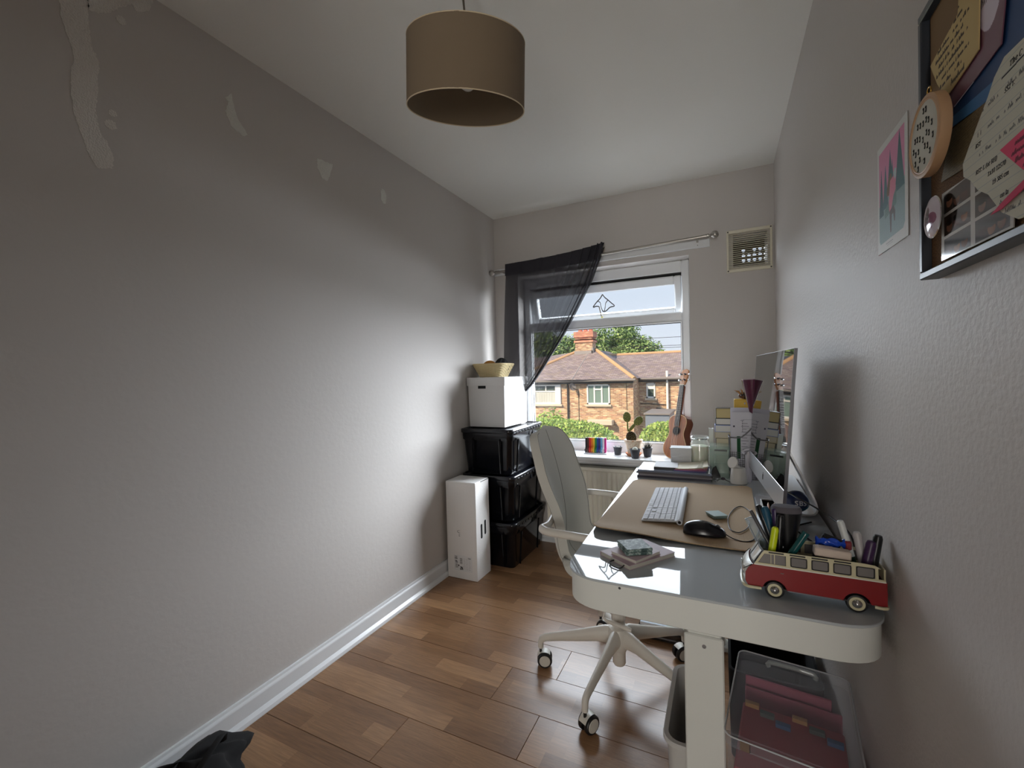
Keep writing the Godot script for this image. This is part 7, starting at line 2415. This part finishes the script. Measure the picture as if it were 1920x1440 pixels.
	for j in 3:
		for i in 2:
			var r := Rect2i(12 + i * 106, 8 + j * 58, 92, 50)
			st.fill_rect(r, c8(56, 46, 44))
			for k in 3:
				fill_poly(st, oval(11, 14, 16, Vector2(r.position.x + 20 + k * 26, r.position.y + 26 + (k * 7 + j * 5) % 9)), [c8(146, 104, 84), c8(118, 84, 70), c8(96, 62, 54)][(k + j) % 3])
				fill_poly(st, oval(13, 9, 14, Vector2(r.position.x + 20 + k * 26, r.position.y + 14 + (k * 7 + j * 5) % 9)), c8(30, 24, 24))
	var sm := img_mat("photo_strips", st, 0.08)
	sm.metallic_specular = 0.8
	pinned("photo_strips", "glossy photo-booth strips at the bottom of the pin board", "photo", [2.2039, 1.4372, 2.2666, 1.4341, 2.33, 1.41, 2.3625, 1.3665, 2.3607, 1.3485, 2.2008, 1.3505], bx - 0.003, 0.001, sm)
	var lp := new_image(320, 320, c8(206, 204, 188))
	for k in 16:
		im_line(lp, 12 + k * 20, c8(166, 172, 176))
	stroke(lp, Vector2(150, 36), Vector2(240, 34), 1.0, c8(40, 40, 44))
	for k in [0, 2, 4, 10, 11]:
		scribble(lp, 40 + (k * 37) % 60, 290 - (k * 41) % 70, 62 + k * 21, 9, c8(54, 54, 60), 0.9, 40 + k)
	pinned("lined_note", "torn lined paper with black handwritten list, right half of the pin board", "note", [2.3524, 1.5217, 2.3872, 1.5190, 2.44, 1.516, 2.44, 1.352, 2.395, 1.351, 2.3753, 1.3525, 2.347, 1.368, 2.3216, 1.3952, 2.30, 1.408, 2.285, 1.424, 2.2682, 1.435, 2.2668, 1.4503, 2.279, 1.462, 2.3016, 1.4816, 2.322, 1.499, 2.334, 1.512], bx - 0.0056, 0.001, img_mat("note_lined", lp, 0.85))
	hand_text()
	var ps := new_image(120, 80, c8(226, 74, 112))
	for k in 4:
		scribble(ps, 30, 112, 22 + k * 17, 9, c8(120, 26, 56), 1.0, 60 + k)
	pinned("sticky_note", "bright pink sticky note with writing on the lined paper", "note", [2.3481, 1.431, 2.3868, 1.4335, 2.43, 1.436, 2.43, 1.398, 2.3866, 1.3956], bx - 0.0075, 0.0008, img_mat("sticky_pink", ps, 0.8))
	pinned("pink_strip", "narrow pink folded paper strip below the sticky note", "note", [2.3337, 1.3699, 2.36, 1.3775, 2.43, 1.394, 2.43, 1.386, 2.3866, 1.376, 2.3543, 1.3695], bx - 0.0092, 0.0008, flatm(206, 62, 100, 0.8))
	# embroidery hoop hung over the frame's edge
	var hp := thing("embroidery_hoop", "round wooden embroidery hoop with black stitched marks on the frame's edge", "hoop", Vector3(W - 0.0245, 1.5125, 2.213))
	hp.scale = Vector3(0.72, 0.93, 0.93)
	var ht := facing(Vector3(0, 0, 1), Vector3.UP, Vector3.ZERO) * Transform3D(Basis(Vector3.RIGHT, PI / 2), Vector3.ZERO)
	part("ring", B.new().move(ht).lathe([Vector2(0.049, 0.002), Vector2(0.0535, 0.002), Vector2(0.0545, 0.004), Vector2(0.0545, 0.0175), Vector2(0.0525, 0.019), Vector2(0.0495, 0.019), Vector2(0.0485, 0.017)], 48), flatm(190, 152, 116, 0.5), hp)
	part("inner_ring", B.new().move(ht).lathe([Vector2(0.0465, 0.012), Vector2(0.0485, 0.012), Vector2(0.0488, 0.0185), Vector2(0.0472, 0.0192), Vector2(0.0465, 0.0175)], 48), flatm(206, 170, 134, 0.5), hp)
	part("cloth", B.new().move(ht).lathe([Vector2(0.0475, 0.004), Vector2(0.0475, 0.0172), Vector2(0, 0.0178)], 40), bump(mk("hoop_cloth", c8(206, 204, 192), 0.9), T.weave, 0.02, 60.0), hp)
	var notes := [[0, 0.036], [0.008, 0.035], [-0.02, 0.023], [-0.011, 0.021], [-0.001, 0.019], [0.009, 0.02], [0.017, 0.016], [-0.03, 0.007], [-0.022, 0.006], [-0.013, 0.003], [-0.002, -0.003], [0.01, 0.002], [0.018, -0.002], [-0.036, -0.006], [-0.028, -0.013], [-0.018, -0.013], [0.004, -0.014], [0.013, -0.017], [-0.03, -0.026], [-0.014, -0.026], [0.002, -0.034], [-0.02, -0.037], [0.02, -0.027], [0.03, -0.01], [0.027, 0.008]]
	for n in notes:
		var b := B.new().move(facing(Vector3(0, 0, 1), Vector3.UP, Vector3(-0.0177, n[1], n[0])))
		b.tube([Vector3(0.0012, 0.0035, 0.0003), Vector3(0.0008, -0.0028, 0.0003)], 0.0007, 5).ball(Vector3(-0.0003, -0.003, 0.0003), Vector3(0.0018, 0.0014, 0.0008), 8).tube([Vector3(0.0012, 0.0035, 0.0003), Vector3(-0.0012, 0.0022, 0.0003)], 0.0008, 5)
		part("stitch", b, M.black_cloth, hp)
	part("screw_ring", B.new().move(Transform3D(Basis(), Vector3(-0.0115, 0.0595, 0.004))).tube((func() -> Array:
		var r := []
		for i in 16:
			r.append(Vector3(0, sin(TAU * i / 16) * 0.006, cos(TAU * i / 16) * 0.006))
		return r).call(), 0.0013, 6, true), M.brass, hp, "brass hanging ring")
	part("clamp", B.new().box(Vector3(-0.0115, 0.0545, 0.0), Vector3(0.008, 0.006, 0.014), 0.0015), M.brass, hp)
	# button badge stuck on the frame
	var bd := thing("button_badge", "round button badge with purple print on the frame's lower left edge", "badge", Vector3(W - 0.0228, 1.4105, 2.197))
	var bi := new_image(96, 96, c8(206, 196, 206))
	fill_poly(bi, oval(20, 30, 24, Vector2(38, 50)), c8(124, 70, 92))
	fill_poly(bi, oval(22, 20, 24, Vector2(62, 58)), c8(146, 96, 118))
	fill_poly(bi, oval(12, 18, 20, Vector2(42, 44)), c8(70, 40, 52))
	var bm := img_mat("badge_print", bi, 0.1)
	var bt := facing(Vector3(0, 0, 1), Vector3.UP, Vector3.ZERO)
	part("face", B.new().move(bt).grid(20, 20, func(u: float, t: float) -> Vector3:
		var p := Vector2(u * 2 - 1, 1 - t * 2)
		var k := p.length()
		var m := maxf(absf(p.x), absf(p.y))
		if k > 1e-5:
			p = p / k * m
		return Vector3(p.x * 0.0265, p.y * 0.0265, 0.0045 * (1.0 - m * m) + 0.0015), true), bm, bd)
	part("rim", B.new().move(bt * Transform3D(Basis(Vector3.RIGHT, PI / 2), Vector3.ZERO)).lathe([Vector2(0, 0), Vector2(0.025, 0), Vector2(0.0275, 0.0008), Vector2(0.0265, 0.0018)], 32), M.chrome, bd)


func im_line(im: Image, y: int, c: Color) -> void:
	im.fill_rect(Rect2i(0, y, im.get_width(), 1), c)


func hand_text() -> void:
	## the few marks on the lined paper that can be read
	var ink := flatm(36, 36, 42, 0.9)
	var host: Node3D = get_node("lined_note")
	var turn := facing(Vector3(0, 0, 1), Vector3.UP, Vector3.ZERO)
	var slant := Basis(Vector3(1, 0, 0), Vector3(0.25, 1, 0), Vector3(0, 0, 1))
	for t in [["The C", 2.372, 1.5085, 0.0075], ["552 T.", 2.362, 1.487, 0.006], ["R5T", 2.302, 1.457, 0.006], ["RST: L (or RH)", 2.318, 1.4275, 0.0055], ["1x10 12570", 2.338, 1.4165, 0.0058], ["19 385 cm", 2.345, 1.4045, 0.0058], ["on la", 2.352, 1.3855, 0.0062]]:
		text("handwriting", t[0], t[3], Transform3D(turn.basis * Basis(Vector3.BACK, -0.02) * slant, Vector3(W - 0.0192, t[2], t[1]) - host.position), ink, host, "Droid Serif", 0.0003)


func build_lamp() -> void:
	var n := Vector3(0.166, 1, 0.213).normalized()
	var x := n.cross(Vector3.BACK).normalized()
	var l := thing("pendant_lamp", "brown drum lampshade hanging slightly askew from the ceiling", "lamp", Vector3(0.872, 2.016, 1.821))
	var t := Transform3D(Basis(x, n, x.cross(n)), Vector3.ZERO)
	var lm := bump(mk("shade_linen", c8(126, 110, 90), 0.9), T.weave, 0.04, 24.0)
	lm.backlight_enabled = true
	lm.backlight = Color(0.12, 0.1, 0.07)
	part("shade", B.new().move(t).lathe([Vector2(0.1735, 0.001), Vector2(0.175, 0.001), Vector2(0.1703, 0.174), Vector2(0.1688, 0.174), Vector2(0.1735, 0.001)], 72), lm, l)
	part("shade_seam", B.new().move(t * Transform3D(Basis(Vector3.UP, 0.42), Vector3.ZERO)).grid(6, 6, func(u: float, v: float) -> Vector3:
		var a := -PI / 2 + (u - 0.5) * 0.075
		var r := lerpf(0.1754, 0.1707, v)
		return Vector3(cos(a) * r, 0.002 + v * 0.171, -sin(a) * r)), lm, l)
	for k in 2:
		var rr := []
		for i in 64:
			var r: float = [0.1742, 0.1695][k]
			rr.append(t * Vector3(cos(TAU * i / 64) * r, [0.0015, 0.1735][k], sin(TAU * i / 64) * r))
		part("rim_tape", B.new().tube(rr, 0.0017, 6, true), flatm(214, 196, 166, 0.7), l, "pale rim tape")
	var sp := B.new().move(t)
	for k in 3:
		var a := TAU * k / 3 + 0.4
		sp.tube([Vector3(cos(a) * 0.169, 0.165, sin(a) * 0.169), Vector3(cos(a) * 0.02, 0.14, sin(a) * 0.02)], 0.0016, 6)
	part("spider", sp, M.upvc, l)
	var top: Vector3 = t * Vector3(0, 0.188, 0)
	part("lamp_holder", B.new().move(Transform3D(Basis(), top)).lathe([Vector2(0, -0.05), Vector2(0.019, -0.05), Vector2(0.021, -0.045), Vector2(0.021, 0.0), Vector2(0.014, 0.02), Vector2(0.006, 0.028), Vector2(0, 0.028)], 20), M.upvc, l)
	var bulb := mk("bulb_glass", c8(216, 212, 204), 0.2)
	part("bulb", B.new().move(Transform3D(Basis(), top)).lathe([Vector2(0, -0.152), Vector2(0.014, -0.149), Vector2(0.026, -0.138), Vector2(0.03, -0.122), Vector2(0.027, -0.1), Vector2(0.017, -0.075), Vector2(0.0135, -0.05), Vector2(0, -0.05)], 24), bulb, l, "unlit white bulb")
	part("cord", B.new().tube([top + Vector3(0, 0.024, 0), Vector3(top.x - 0.012, 2.37 - 2.016, top.z)], 0.0032, 8), flatm(92, 84, 74, 0.6), l)
	part("ceiling_rose", B.new().move(Transform3D(Basis(), Vector3(top.x - 0.012, 2.362 - 2.016, top.z))).lathe([Vector2(0, 0.0), Vector2(0.012, 0.0), Vector2(0.03, 0.012), Vector2(0.046, 0.034), Vector2(0.046, 0.0375), Vector2(0, 0.0375)], 28), M.upvc, l)
